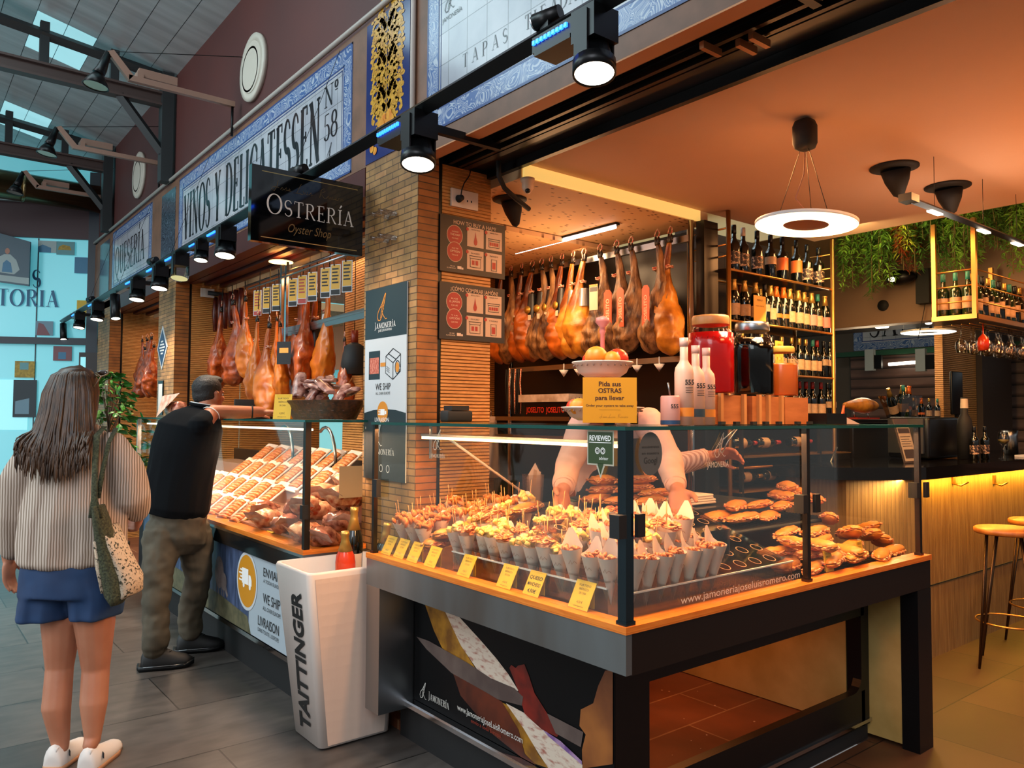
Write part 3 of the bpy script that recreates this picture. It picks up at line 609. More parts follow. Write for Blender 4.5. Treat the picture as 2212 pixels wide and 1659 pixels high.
# ---------------------------------------------------------------- "how to buy a ham" boards on the ribbed lining
mblack = mat('menu_board_black', '#171315', .5); mcream = mat('menu_cream', '#c9a98c', .5); mred = mat('menu_red', '#a5261c', .5)
for (z0, ttl, c1, c2, lb) in ((2.227, 'HOW TO BUY A HAM?', ('CHOOSE', 'THE HAM', 'YOU WANT'), ('AND THE', 'OPTION', 'THAT'), 'upper black notice board reading HOW TO BUY A HAM?'), (1.886, '¿CÓMO COMPRAR JAMÓN?', ('ELIGE', 'EL JAMÓN', 'QUE'), ('Y LA', 'OPCIÓN', 'QUE MÁS'), 'lower black notice board reading ¿CÓMO COMPRAR JAMÓN?')):
    t = thing('notice_board', lb, 'notice', (2.33, 3.24, z0)); fr = frame((2.125, 3.238, z0), (1, 0, 0), (0, 0, 1))
    MB().prism(rect(0, 0, .412, .288), fr, -.008, .0).build('panel', mblack, t)
    m = MB(); sans(m, ttl, fr, .215, .248, .021, .001, w=.27 if z0 > 2 else .30, align='C', bold=.01)
    for cy in (.19, .105): art(m, fr, oval(.088, cy, .049, .052, 28), 1+(cy < .15)*2)
    for a_, b_ in (((.165, .145), 0), ((.285, .145), 1), ((.165, .028), 2), ((.285, .028), 3)): art(m, fr, rect(a_[0], a_[1], a_[0]+.105, a_[1]+.1), 1)
    m.build('cream_print', mcream, t)
    m = MB()
    for cy in (.19, .105): art(m, fr, oval(.088, cy, .046, .049, 28), 2+(cy < .15)*2)
    for x, y in ((.165, .245), (.285, .245), (.165, .128), (.285, .128)): art(m, fr, oval(x, y-.012, .009, .009, 12), 3)
    art(m, fr, [(.217, .225), (.222, .195), (.229, .175), (.226, .16), (.217, .153), (.208, .16), (.206, .172), (.212, .195)], 3)
    for x in (.195, .218): art(m, fr, rect(x, .052, x+.016, .075), 3)
    for k in range(4): art(m, fr, rect(.308+k*.015, .168, .32+k*.015, .185), 3)
    art(m, fr, rect(.326, .045, .348, .08), 3)
    m.build('red_print', mred, t)
    m = MB()
    for p_ in ([(.185, .04), (.25, .04), (.25, .085), (.185, .085), (.185, .04)], [(.185, .085), (.178, .098), (.258, .098), (.25, .085)], [(.303, .16), (.372, .16), (.372, .193), (.303, .193), (.303, .16)], [(.303, .193), (.297, .203), (.378, .203), (.372, .193)], [(.32, .036), (.355, .036), (.355, .095), (.32, .095), (.32, .036)]): line(m, fr, p_, .003, 3)
    for x, y, s_ in ((.217, .234, 'WHOLE PIECE'), (.337, .234, 'HAND CUT'), (.217, .112, 'SLICED'), (.337, .112, 'PACKS')): sans(m, s_, fr, x, y-.003, .007, .002, w=.055, align='C')
    m.build('small_print', ink, t)
    m = MB()
    for cc, cy in ((c1, .19), (c2, .105)):
        for q, s_ in enumerate(cc): sans(m, s_, fr, .088, cy+.014-q*.017, .011 if q == 1 else .007, .0034, w=.06 if q == 1 else .04, align='C')
    art(m, fr, rect(.105, .02, .13, .035), 2); art(m, fr, rect(.131, .02, .142, .03), 2); sans(m, 'WE SHIP', fr, .06, .028, .006, .001, w=.03); sans(m, 'ALL OVER EUROPE', fr, .04, .018, .006, .001, w=.055)
    m.build('white_print', mat('board_white_print', '#e2c8ae', .5), t)
t = thing('wall_socket', 'white double wall socket with a black plug in its left half', 'socket', (2.275, 3.24, 2.56))
MB().box(2.192, 2.358, 3.238, 3.249, 2.565, 2.657).build('plate', mat('socket_plastic', '#d9c4b0', .4), t)
MB().lathe([(.0, .03), (.014, .03), (.02, .0)], 16, (2.235, 3.237, 2.607), 0, Matrix.Rotation(pi/2, 4, 'X')).build('plug', blackm, t)
m = MB()
for x in (2.29, 2.315, ): m.box(x-.003, x+.003, 3.2365, 3.238, 2.6, 2.61)
m.build('sockets', blackm, t)
tag(MB().tube([(2.235, 3.22, 2.61), (2.237, 3.212, 2.65), (2.26, 3.225, 2.69), (2.30, 3.235, 2.74), (2.31, 3.235, 2.785)], .0035, 6).build('power_cable', blackm), 'thin black cable rising from the wall socket into the lintel', 'cable')
# ================================================================ lighting track
RX = 1.70; rz = lambda y: 2.79-.0103*(y-1.7)
m = MB(); m.tube([(RX, 11.8, rz(11.8)), (RX, -1.5, rz(-1.5))], .036, 4, 0, False); m.move(Matrix.Identity(4))
t = thing('lighting_track', 'long black lighting track hung in front of the tiled signs', 'track', (RX, 5, 2.75)); m.build('rail', black, t)
for y in (1.25, 2.86, 3.9, 7.7, 10.4):
    MB().box(RX, 2.0 if y > 3 else 2.2, y-.015, y+.015, rz(y)-.03, rz(y)+.005).build('arm', black, t)
for y in (4.15, 6.5, 8.3, 9.8, 11.4): MB().tube([(RX, y, rz(y)), (1.985, y-.05, 3.62)], .0016, 4).build('suspension_wire', black, t)
lampglow = mat('lamp_glow', '#fff4dc', .4, emit='#fff1d8', es=6); ledblue = mat('blue_led', '#1848ff', .3, emit='#1c5cff', es=7); refl = mat('reflector', '#d8d8dc', .12, 1)
def make_flood(clear=False):
    t = thing('track_floodlight', 'x', 'spotlight')
    MB().box(-.05, .05, .03, .23, -.075, -.02).join(MB().box(-.05, .05, .04, .22, -.088, -.075)).build('driver_box', black, t)
    m = MB()
    for k in range(9): m.box(-.058, -.0505, .05+k*.02, .062+k*.02, -.05, -.036)
    m.build('blue_led_row', ledblue, t)
    b = MB().box(-.055, .055, -.075, .03, -.12, -.015); b.build('head_box', black, t)
    MB().box(-.062, -.055, -.05, .01, -.19, -.03).build('yoke_arm', black, t); MB().box(.055, .062, -.05, .01, -.19, -.03).build('yoke_arm', black, t)
    Q = Matrix.Translation((0, -.02, -.16))@Matrix.Rotation(radians(8), 4, 'Y')@Matrix.Rotation(radians(-9), 4, 'X')
    h = MB().lathe([(.03, .06), (.045, .05), (.062, -.02), (.07, -.02), (.07, -.065), (.064, -.065)], 24, (0, 0, 0), 0, Q, close=True); hh = h.build('reflector_housing', glass if clear else black, t)
    MB().lathe([(.064, -.06), (0, -.06)], 24, (0, 0, 0), 0, Q).build('lens', lampglow if not clear else mat('leaf_reflection_tint', '#b8c070', .2, emit='#d8d8a0', es=.8), hh)  # clear lamp: leafy reflection put into the lens colour
    return t
fl = make_flood(); flc = make_flood(True)
where = [(1.74, .98, 'nearest floodlight on the track, above the tapas sign border'), (2.78, 1.05, 'floodlight on the track in front of the near brick pillar'), (5.17, .95, 'floodlight on the track just left of the black oyster sign'),
         (5.68, .7, 'dark square floodlight behind the one beside the oyster sign'), (6.76, .95, 'floodlight on the track beyond the clear glass lamp'), (7.5, .95, 'floodlight on the track in front of the middle pillar'), (9.2, .95, 'floodlight on the track below the QUESERÍA sign'), (10.2, .9, 'farthest floodlight with a white beam, by the yellow poster')]
for (y, s, lb) in where: place(fl, USED, (RX, y, rz(y)), (0, 0, 0), lb, 'floodlights on the track', s)
place(flc, USED, (RX, 6.2, rz(6.2)), (0, 0, 0), 'clear glass floodlight with leafy reflection on the track', 'floodlights on the track', .95)
def make_can():
    t = thing('track_spotlight', 'x', 'spotlight'); Q = Matrix.Rotation(radians(-16), 4, 'X')
    MB().cyl((0, 0, -.005), (0, 0, -.05), .012, 8).build('stem', black, t)
    c = MB().lathe([(0, -.05), (.045, -.05), (.047, -.19), (.046, -.30), (.04, -.30)], 20, M=Q, close=True); c.build('can', black, t); MB().lathe([(.041, -.296), (0, -.296)], 20, M=Q).build('lens', lampglow, t)
    return t
cn = make_can()
for (y, lb) in ((8.4, 'slim black cylinder spotlight on the track under QUESERÍA'), (11.3, 'black cylinder spotlight at the far tip of the track')): place(cn, USED, (RX, y, rz(y)), (0, 0, 0), lb, 'cylinder spotlights', 1 if y < 9 else .85)
for k, (y, lb) in enumerate(((1.95, 'small black projector standing on top of the track by the tapas sign'), (4.0, 'small black projector on top of the track at the pillar'), (7.0, 'small black projector on the track before the QUESERÍA sign'), (9.6, 'small black projector on the track at the far sign panel'))):
    t = thing('track_projector', lb, 'spotlight', (RX, y, rz(y)+.02), 'projectors on top of the track')
    MB().tube([(RX+.02, y-.05, rz(y)+.07), (RX-.01, y+.045, rz(y)+.06)], [.026, .03], 14).build('body', black, t); MB().tube([(RX-.01, y+.045, rz(y)+.06), (RX-.012, y+.052, rz(y)+.059)], .025, 14).build('front_lens', refl, t)
    MB().box(RX-.01, RX+.01, y-.02, y+.02, rz(y)+.01, rz(y)+.06).build('bracket', black, t)
for (y, e) in ((1.74, 60), (2.78, 60), (3.6, 25), (5.17, 80), (6.76, 80), (7.5, 80), (9.2, 90)): light('SPOT', 'track_spot_beam', (RX+.02, y-.02, rz(y)-.26), e, SPOTC, .05, aim=(RX+.05, y-.25, 0), spot=1.9, blend=.8)
# wall brackets with a bar and a bell spotlight
for k, (y, z, x0, lb) in enumerate(((5.87, 3.87, 1.98, 'nearest'), (8.0, 3.96, 2.0, 'second'), (10.3, 4.12, 2.0, 'farthest'))):
    t = thing('wall_light_bar', lb+' beige light bar reaching out from the red wall below the roof', 'light bar', (2.0, y, z-.2), 'light bars under the roof')
    bm_ = mat('beige_metal', '#a78372', .4, .2)
    MB().box(1.24, x0, y-.02, y+.02, z-.035, z+.005).build('bar', bm_, t)
    MB().prism([(1.24, z-.035), (1.27, z+.005), (1.14, z+.15), (1.10, z+.13)], frame((0, y+.02, 0), (1, 0, 0), (0, 0, 1)), 0, .04).build('angled_end', bm_, t)
    MB().box(1.32, 1.58, y+.05, y+.12, z+.04, z+.1).box(1.3, 1.34, y, y+.1, z, z+.06).build('light_tube', bm_, t)
    MB().tube([(x0-.015, y, z-.02), (x0-.015, y, z-.26)], .01, 6).build('hanger', black, t)
    MB().tube([(1.12, y, z+.14), (2.02, y-.1, z+.33)], .003, 4).build('stay_wire', black, t)
    t2 = thing('bell_spotlight', lb+' black bell spotlight hanging at the end of a wall light bar', 'spotlight', (1.09, y, z), 'bell spotlights under the roof')
    MB().tube([(1.11, y, z+.13), (1.07, y, z+.0), (1.05, y, z-.04)], [.02, .035, .04], 12).build('body', black, t2)
    MB().lathe([(.035, .03), (.055, 0), (.085, -.06), (.08, -.06), (.04, -.01), (0, .0)], 20, (1.045, y, z-.07), 0, Matrix.Rotation(.15, 4, 'Y')).build('bell', [black], t2)
    MB().lathe([(.075, -.055), (.03, -.01), (0, -.005)], 20, (1.045, y, z-.07), 0, Matrix.Rotation(.15, 4, 'Y')).build('reflector', mat('copper_reflector', '#c09078', .25, .9), t2)
# ---------------------------------------------------------------- pictures and lettering on the far glazed wall
bluep = mat('print_blue', '#1c6f96', .4); dkteal = mat('screen_dark_teal', '#1f4a5c', .35); skinp = mat('print_skin', '#a97a66', .5); yelp = mat('print_yellow', '#b8992c', .5, col2='#8a7420', ns=30)
t = thing('wall_lettering', 'large blue serif letters ending in S and TORIA on the glass', 'lettering', A0+hd*-.8+V(0, 0, 2.8)); m = MB(); fl_ = (FW[0]+FW[3]*.0, FW[1], FW[2], FW[3])
serif(m, 'VICTORIA', fl_, -1.5, 2.865, .21, 1.12, .002, thick=.17); serif(m, 'MERCADOS'[-1:], fl_, -.715, 3.11, .22, .12, .002, thick=.17)
m.build('lettering', mat('letter_blue', '#20638a', .5), t); 
t = thing('wall_screen', 'tilted dark photo screen showing a smiling stallholder at her counter', 'screen', A0+hd*-.9+V(0, 0, 3.1)); fr = frame(FW[0]+FW[3]*.12, FW[1], FW[2])
MB().prism([(-1.6, 3.9), (-.69, 3.66), (-.69, 3.10), (-1.6, 3.2)], fr, 0, .03).build('panel', dkteal, t); fr = frame(FW[0]+FW[3]*.151, FW[1], FW[2])
m = MB(); art(m, fr, oval(-.945, 3.53, .027, .038)); art(m, fr, [(-1.1, 3.3), (-1.0, 3.36), (-.9, 3.36), (-.84, 3.28), (-.87, 3.24), (-1.08, 3.27)], 1); m.build('person_skin', skinp, t)
m = MB(); art(m, fr, [(-1.06, 3.44), (-.98, 3.49), (-.91, 3.49), (-.84, 3.42), (-.8, 3.3), (-.86, 3.24), (-1.02, 3.26), (-1.1, 3.36)], 2); art(m, fr, [(-1.6, 3.22), (-.69, 3.12), (-.69, 3.2), (-1.6, 3.28)], 2); m.build('person_shirt', mat('print_pale', '#9fb4b4', .5), t)
m = MB(); art(m, fr, [(-.99, 3.38), (-.95, 3.42), (-.9, 3.38), (-.88, 3.26), (-1.0, 3.27)], 3); m.build('apron', bluep, t)
for nm, lb, r, m_, r2, m2 in (('wall_image', 'small picture of blue boats at the top of the glazed wall', rect(-.65, 3.56, -.44, 3.71), mat('print_pale', '#9fb4b4'), [(-.65, 3.56), (-.5, 3.56), (-.5, 3.62), (-.6, 3.66), (-.65, 3.63)], bluep),
    ('wall_image', 'small picture of a yellow loaf at the top of the glazed wall', rect(-.438, 3.54, -.225, 3.71), mat('print_teal', '#5f9aa0'), [(-.42, 3.6), (-.26, 3.6), (-.28, 3.65), (-.36, 3.67), (-.41, 3.64)], yelp),
    ('wall_image', 'plain blue square on the glazed wall', rect(-.22, 3.31, -.04, 3.515), bluep, None, None), ('wall_image', 'small picture with a blue chair and pink seats on the lower glass', rect(-.44, 2.18, -.223, 2.365), mat('print_plum', '#7a4a50'), rect(-.38, 2.2, -.29, 2.29), bluep),
    ('wall_image', 'yellow patterned picture with a blue label on the lower glass', rect(-.877, 1.96, -.65, 2.167), yelp, rect(-.82, 2.06, -.72, 2.15), mat('print_teal', '#5f9aa0')), ('wall_image', 'grey mesh chair picture on the upper glass', rect(-.65, 2.5, -.45, 2.68), mat('print_greyblue', '#6c8fa0'), [(-.64, 2.5), (-.62, 2.66), (-.56, 2.64), (-.48, 2.5)], mat('print_plum', '#7a4a50')),
    ('wall_image', 'dark reflection of a shop interior, painted low on the glazed wall', rect(-.886, 1.46, -.62, 1.93), mat('dark_reflection_print', '#1c2c34'), [(-.86, 1.5), (-.7, 1.5), (-.7, 1.7), (-.86, 1.66)], mat('print_greyblue', '#6c8fa0')),  # shop reflection in the glass, painted as a dark panel
    ('wall_image', 'yellow square poster behind the floodlights at far left', rect(-.18, 2.75, -.04, 2.96), mat('poster_yellow', '#c9a81c', .5), None, None)):
    t = thing(nm, lb, 'picture', A0+hd*r[0][0]+V(0, 0, r[0][1])); m = MB(); m.prism(r, FW, .0, .008); m.build('panel', m_, t)
    if r2: fr = frame(FW[0]+FW[3]*.0085, FW[1], FW[2]); m = MB(); art(m, fr, r2); m.build('motif', m2, t)
t = thing('doorway', 'dark wooden doorway with glass at the foot of the far glazed wall', 'door', A0+V(0, -.2, 0)); fr = frame(A0+V(-.02, -.12, 0), FW[1], FW[2])
MB().prism(rect(-.12, 0, .24, 2.28), fr, -.03, .06).build('frame', mat('dark_wood', '#1c100c', .35), t); m = MB(); m.prism(rect(-.1, .1, -.04, 2.22), fr, .06, .065); m.build('glass', cyan2, t)
# ================================================================ main display counter
x0, y0, yL, xR = 1.732, 1.617, 3.237, 3.78
rimwood = slatmat('orange_pine_rim', '#e8842e', '#d9701c', '#a8480c', .045, 'Z', .35, .02, .2, (3, 3, 30))
dks = mat('dark_steel', '#3a332e', .3, .8); deckm = mat('case_deck', '#8a5634', .22, .3)
def sum_specks():
    m = MB(); rnd = random.Random(2)
    for k in range(34): x, y = rnd.uniform(2.1, 3.4), rnd.uniform(1.95, 3.0); s = rnd.uniform(.0015, .004); m.box(x-s, x+s, y-s, y+s, .0455, .047)
    return m
ctr = thing('display_counter', 'large L-shaped steel counter with glass case of snacks and wooden rim', 'counter', (2.6, 2.3, 0))
rimp = [(x0, y0), (xR, y0), (xR, y0+.075), (x0+.075, y0+.075), (x0+.075, yL), (x0, yL)]
FL = frame((0, 0, 0), (1, 0, 0), (0, 1, 0))
MB().prism(rimp, FL, .850, .872).build('wooden_rim', rimwood, ctr)
MB().prism([(x0+.05, y0+.05), (xR-.01, y0+.05), (xR-.01, 2.42), (2.46, 2.42), (2.46, yL-.01), (x0+.05, yL-.01)], FL, .815, .851).build('case_deck', deckm, ctr)
MB().box(x0+.004, x0+.03, y0+.004, yL-.002, .728, .849).build('front_apron', mat('mottled_reflection_steel', '#7e8688', .34, .7, col2='#645e58', ns=2.2, stretch=(1, 1, .3), bs=.05), ctr)  # mottled reflections painted into the steel as brownish patches
MB().box(x0+.031, xR-.004, y0+.006, y0+.03, .724, .849).build('side_apron', mat('dark_brown_apron', '#1c120c', .35, .3), ctr)
MB().box(x0+.006, x0+.03, 3.115, yL-.002, .168, .727).box(x0+.03, 1.93, 3.115, 3.13, .168, .849).build('end_leg', steel, ctr)
lg = MB().box(3.642, 3.775, 1.622, 1.70, .0, .723); lg.build('corner_post', black, ctr)
MB().box(3.645, 3.775, 1.701, 2.3, .02, .80).build('side_panel', mat('warm_limestone_panel', '#b89a5c', .5, col2='#a08448', ns=5), ctr)
# recessed lower body: black frame with a window towards the shop floor
w = MB(); w.box(1.925, 2.10, 1.85, 1.92, .07, .814).box(2.10, 3.60, 1.85, 1.89, .07, .232).box(2.10, 3.60, 1.85, 1.89, .578, .814).box(3.57, 3.64, 1.85, 1.92, .07, .814)
fr_ = frame((3.57, 1.85, .232), (-1, 0, 0), (0, 0, 1)); w.prism([(0, 0), (.07, 0)]+[(.07-.07*sin(radians(a)), .07-.07*cos(radians(a))) for a in range(0, 91, 15)], fr_, .0, .04)
w.build('lower_frame', black, ctr)
tag(MB().add([], []).join(sum_specks()).build('crumbs', mat('crumb_white', '#d8b890', .7)), 'tiny white crumbs scattered on the tiled floor under the counter', 'crumbs', kind='stuff')
MB().box(1.95, 3.64, 1.86, 1.90, .0, .069).build('plinth', blackm, ctr)
MB().box(1.925, 3.64, 1.838, 1.85, .085, .10).build('chrome_strip', chrome, ctr)
MB().box(3.58, 3.6, 1.93, 3.1, .05, .80).build('inner_panel', mat('warm_limestone_panel', '#b89a5c'), ctr)
MB().box(1.93, 1.95, 1.93, 3.11, .19, .80).box(1.93, 2.02, 1.93, 3.245, .0, .18).build('front_backing', blackm, ctr)
pr = MB().box(1.885, 1.925, 1.86, 3.118, .185, .203); pr.box(1.878, 1.886, 1.86, 3.118, .178, .197); pr.build('poster_rail', chrome, ctr)
# ham poster below the front apron
pst = thing('ham_poster', 'black poster of a knife slicing a ham, fixed under the steel front apron', 'poster', (1.92, 2.5, .2)); fr = hallframe(3.107, .205, 1.9195)
def pq(zx, zy): q = P(860+zx/3.687, 1280+zy/3.687, X=1.9195); return (3.107-q.y, q.z-.205)
PO = lambda pts: [(max(.0, min(1.258, a)), max(.0, min(.62, b))) for a, b in (pq(*q) for q in pts)]
MB().prism(rect(0, 0, 1.262, .62), fr, -.005, .0).build('panel', mat('poster_black', '#040405', .5, spec=.15), pst)
def pa(name, polys, m_, k):
    m = MB()
    for i, q in enumerate(polys): art(m, fr, PO(q), k+i*.3)
    m.build(name, m_, pst)
pa('ham_rind', [[(215, 95), (390, 150), (500, 420), (640, 640), (560, 600), (350, 440), (285, 300)], [(800, 860), (880, 900), (1010, 1090), (1120, 1290), (1200, 1400), (1060, 1400), (1010, 1280), (960, 1090), (820, 960)]], mat('poster_rind', '#a8751c', .3, col2='#6e4410', ns=14), 1)
pa('ham_face', [[(375, 150), (480, 185), (650, 370), (780, 520), (880, 650), (960, 780), (900, 800), (740, 690), (640, 625), (500, 420)], [(860, 880), (1010, 960), (1060, 1010), (1200, 1120), (1330, 1230), (1470, 1370), (1470, 1400), (1200, 1400), (1120, 1280), (1000, 1080)]], mat('poster_fat', '#c9b8a6', .3, col2='#9a5a4c', ns=22, lo=.5, hi=.72, stretch=(1, 1, 3)), 2)
pa('brown_meat', [[(440, 640), (700, 790), (830, 870), (960, 1090), (1010, 1280), (1100, 1400), (980, 1330), (760, 1130), (500, 820)]], mat('poster_brown_meat', '#5c2410', .3, col2='#3a1409', ns=9), 3)
pa('red_slice', [[(890, 600), (905, 575), (940, 600), (960, 580), (1010, 570), (1045, 660), (1090, 800), (1190, 960), (1290, 1110), (1270, 1150), (1150, 1090), (1060, 1010), (1010, 960), (960, 780)]], mat('poster_red_slice', '#7a1c10', .3, col2='#4a0e08', ns=12), 4)
pa('knife', [[(150, 350), (250, 385), (560, 560), (740, 680), (930, 760), (1000, 830), (990, 900), (800, 850), (700, 790), (430, 640), (230, 450)], [(1190, 960), (1480, 1110), (1460, 1230), (1260, 1120)]], mat('poster_knife', '#4a3c38', .25, col2='#5e504a', ns=6), 5)
pa('hand', [[(1655, 620), (1790, 640), (1790, 1400), (1475, 1400), (1470, 1250), (1500, 1130), (1450, 1060), (1460, 930), (1560, 880), (1600, 740)]], mat('poster_hand', '#a3622a', .35, col2='#5c2c14', ns=3.5), 6)
pa('violet_edge', [[(1160, 1090), (1300, 1180), (1470, 1340), (1470, 1370), (1330, 1250), (1200, 1140)]], mat('poster_violet', '#6a4a80', .3, col2='#a080a0', ns=20), 7)
m = MB(); (ax, ay) = pq(250, 845); serif(m, 'JAMONERÍA', fr, ax, ay, .034, .165, .006, caps=.8, thick=.13); (bx, by) = pq(180, 830); hamlogo(m, fr, bx, by, .075, 9, 0, .003)
(ax, ay) = pq(480, 920); (bx, by) = pq(1000, 1175); sans(m, 'www.JamoneriaJoseLuisRomero.com', fr, ax, ay-.005, .026, .006, w=bx-ax); m.build('lettering', mat('poster_lettering', '#c8c4bc', .4), pst)
m = MB(); (ax, ay) = pq(590, 1030); sans(m, 'envío a toda Europa', fr, ax, ay, .016, .006, w=.2); m.build('red_lettering', mat('poster_red_text', '#8a2a14', .4), pst)
# glass case: panes, posts, top, clamps
posts = [(1.745, 1.629, .034), (2.765, 1.638, .022), (3.712, 1.638, .022), (1.748, 3.195, .02)]
for (px_, py_, s) in posts: MB().box(px_, px_+s, py_, py_+s, .872, 1.459).box(px_-.004, px_+s+.004, py_-.004, py_+s+.004, .872, .884).build('glass_post', mat('dark_mirror_post', '#3c4a50', .16, .9) if s > .03 else dks, ctr)
MB().box(1.761, 1.767, 1.67, 3.19, .874, 1.457).build('front_pane', glass, ctr)
MB().box(1.785, 2.762, 1.647, 1.653, .874, 1.457).build('side_pane', glass, ctr)
MB().box(2.79, 3.708, 1.647, 1.653, .874, 1.457).build('side_pane', glass, ctr)
MB().box(1.775, 2.3, 3.20, 3.206, .874, 1.457).build('end_pane', glass, ctr)
tp = MB().box(1.745, 3.74, 1.632, 2.18, 1.460, 1.470).box(1.745, 2.28, 2.181, 3.215, 1.460, 1.470); tp.build('glass_top', glassmat('top_glass', '#dff2ea'), ctr)
MB().box(1.740, 1.7448, 1.627, 3.216, 1.459, 1.471).box(1.7449, 3.74, 1.627, 1.6318, 1.459, 1.471).box(3.7402, 3.745, 1.627, 2.18, 1.459, 1.471).build('glass_edge', gedge, ctr)
for (a, b) in ((1.745, 1.629), (2.765, 1.638), (3.712, 1.638), (1.745, 3.17)):
    if b < 3: [q_.build('glass_clamp', blackm, ctr) for q_ in (MB().box(a-.036, a-.002, b-.006, b+.034, 1.135, 1.205), MB().box(a+.038, a+.072, b-.014, b+.0, 1.135, 1.205))]
    else: MB().box(1.735, 1.758, 3.15, 3.19, 1.13, 1.21).build('glass_clamp', blackm, ctr)
MB().box(1.985, 2.01, 1.86, 3.17, 1.392, 1.404).build('light_strip', mat('led_diffuser', '#fff0d8', .4, emit='#ffe6cc', es=2.2), ctr)
MB().box(1.980, 2.015, 1.86, 3.17, 1.405, 1.415).box(1.99, 2.0, 3.1, 3.11, 1.30, 1.459).build('light_rail', steel, ctr)
MB().tube([(2.05, 3.05, 1.40), (2.35, 2.85, 1.14)], .006, 6).build('reflection_streak', mat('pale_reflection', '#d8b8a0', .4), ctr)  # reflection in the glass, shaped as a pale rod
t = thing('power_box', 'small black box clamped on the glass top beside the wood lining', 'box', (2.15, 3.17, 1.471)); MB().rbox((2.15, 3.12, 1.50), (.15, .07, .055), .01).build('housing', blackm, t); MB().box(2.1, 2.2, 3.085, 3.155, 1.528, 1.55).build('knob_rail', blackm, t)
# stickers and lettering on the panes
t = thing('review_sticker', 'green speech-bubble sticker reading REVIEWED on the front pane by the corner post', 'sticker', (1.755, 1.75, 1.34)); fr = hallframe(1.81, 1.335, 1.7595)
m = MB(); art(m, fr, rect(0, .012, .118, .122), 1); art(m, fr, [(.04, .013), (.08, .013), (.06, -.03)], 1); m.build('border', mat('sticker_silver', '#b8b09a', .4), t)
m = MB(); art(m, fr, rect(.005, .017, .113, .117), 2); art(m, fr, [(.046, .018), (.074, .018), (.06, -.018)], 2); m.build('field', mat('sticker_green', '#2c4018', .4), t)
m = MB(); sans(m, 'REVIEWED', fr, .059, .09, .017, .002, w=.095, align='C', bold=.02); sans(m, 'advisor', fr, .075, .03, .011, .002, w=.04, align='C')
for cx in (.047, .071): art(m, fr, oval(cx, .058, .0105, .0105), 3)
art(m, fr, rect(.01, .083, .108, .085), 3); m.build('white_print', wht, t)
m = MB()
for cx in (.047, .071): art(m, fr, oval(cx, .058, .008, .008), 4)
m.build('eye_ring', mat('sticker_dark', '#1c2210', .4), t); m = MB()
for cx in (.047, .071): line(m, fr, oval(cx, .058, .005, .005)+[(cx+.005, .058)], .0018, 5)
m.build('eye_ring_line', wht, t)
t = thing('maps_sticker', 'grey oval sticker with faint lettering right of the corner post', 'sticker', (1.87, 1.645, 1.32)); fr = frame((1.875, 1.6462, 1.385), (1, 0, 0), (0, 0, 1))
m = MB(); art(m, fr, oval(0, 0, .056, .068, 28), 1); m.build('field', mat('sticker_grey', '#5c5c58', .5), t)
m = MB(); sans(m, 'Googl', fr, 0, -.03, .02, .0014, w=.062, align='C'); sans(m, 'encuéntranos', fr, 0, .018, .009, .0014, w=.08, align='C'); sans(m, 'en nuestra', fr, 0, -.002, .009, .0014, w=.08, align='C'); m.build('print', mat('sticker_print', '#33332f', .5), t)
t = thing('pane_lettering', 'thin white shop lettering stuck on the glass side of the case', 'lettering', (2.3, 1.645, .89)); fr = frame((2.0, 1.6462, .893), (1, 0, 0), (0, 0, 1)); m = MB()
sans(m, 'www.jamoneriajoseluisromero.com', fr, .02, .002, .026, .0006, w=.70); sans(m, 'JAMONERÍA', fr, .16, .437, .02, .0006, w=.12); hamlogo(m, fr, .2, .47, .085, 1, 0, .0025); m.build('letters', mat('white_vinyl', '#d8c8b0', .5), t)
t = thing('pane_lettering', 'white ham outline logo stuck high on the front pane', 'lettering', (1.755, 2.7, 1.3)); fr = hallframe(2.72, 1.33, 1.7595); m = MB(); hamlogo(m, fr, 0, .03, .085, 1, 0, .0025); serif(m, 'JAMONERÍA', fr, -.03, .0, .018, .12, .0006, caps=.8); m.build('letters', mat('white_vinyl', '#d8c8b0'), t)
# ---------------------------------------------------------------- price cards
cardm = mat('yellow_card', '#e2b022', .5)
def card(label, loc, rz, s=1, lines=3, hand=None, tilt=27, w=.088, h=.088):
    t = thing('price_card', label, 'price card', loc, 'price cards on the wooden rim' if not hand else 'price cards on the wooden rim')
    t.rotation_euler = (0, 0, rz); t.scale = (s, s, s); a = radians(tilt)
    fr = frame((-w/2, 0, 0), (1, 0, 0), (0, sin(a), cos(a)))
    b = MB(); b.prism(rect(0, 0, w, h), fr, -.0015, 0); b.box(-w/2+.01, w/2-.01, h*sin(a)-.002, h*sin(a)+.0, 0, h*cos(a)-.003); b.build('card', cardm, t, world=False)
    m = MB()
    if hand:
        for k, s_ in enumerate(hand): sans(m, s_, fr, w/2, h*(.66-k*.27), .013, .0004, w=w*.8 if k < 2 else w*.55, align='C', shear=.15, bold=.02)
    else:
        for k in range(lines): sans(m, ('SURTIDO', 'IBÉRICO', 'DE CASA')[k], fr, w/2, h*(.8-k*.14), .0068, .0004, w=w*(.6, .5, .35)[k], align='C')
        sans(m, '4,50 €', fr, w/2, h*.2, .008, .0004, w=w*.3, align='C'); sans(m, 'alérgenos', fr, w/2, h*.08, .004, .0004, w=w*.5, align='C')
    m.build('print', mat('card_ink', '#3a2a10', .6) if not hand else ink, t, world=False); return t
CY_ = [(3.13, 'leftmost'), (3.02, 'second from left'), (2.905, 'third from left'), (2.765, 'fourth from left'), (2.52, 'fifth from left'), (2.265, 'sixth from left')]
for y, n_ in CY_: card('yellow printed price card, '+n_+' along the front wooden rim', (1.772, y, .874), -pi/2-.04)
card('yellow price card handwritten QUESO MANCHEGO 4,50', (1.772, 2.11, .874), -pi/2-.04, hand=('QUESO', 'MANCHEGO', '4,50€'))
card('yellow printed price card nearest the corner post', (1.772, 1.87, .874), -pi/2-.04, 1.08)
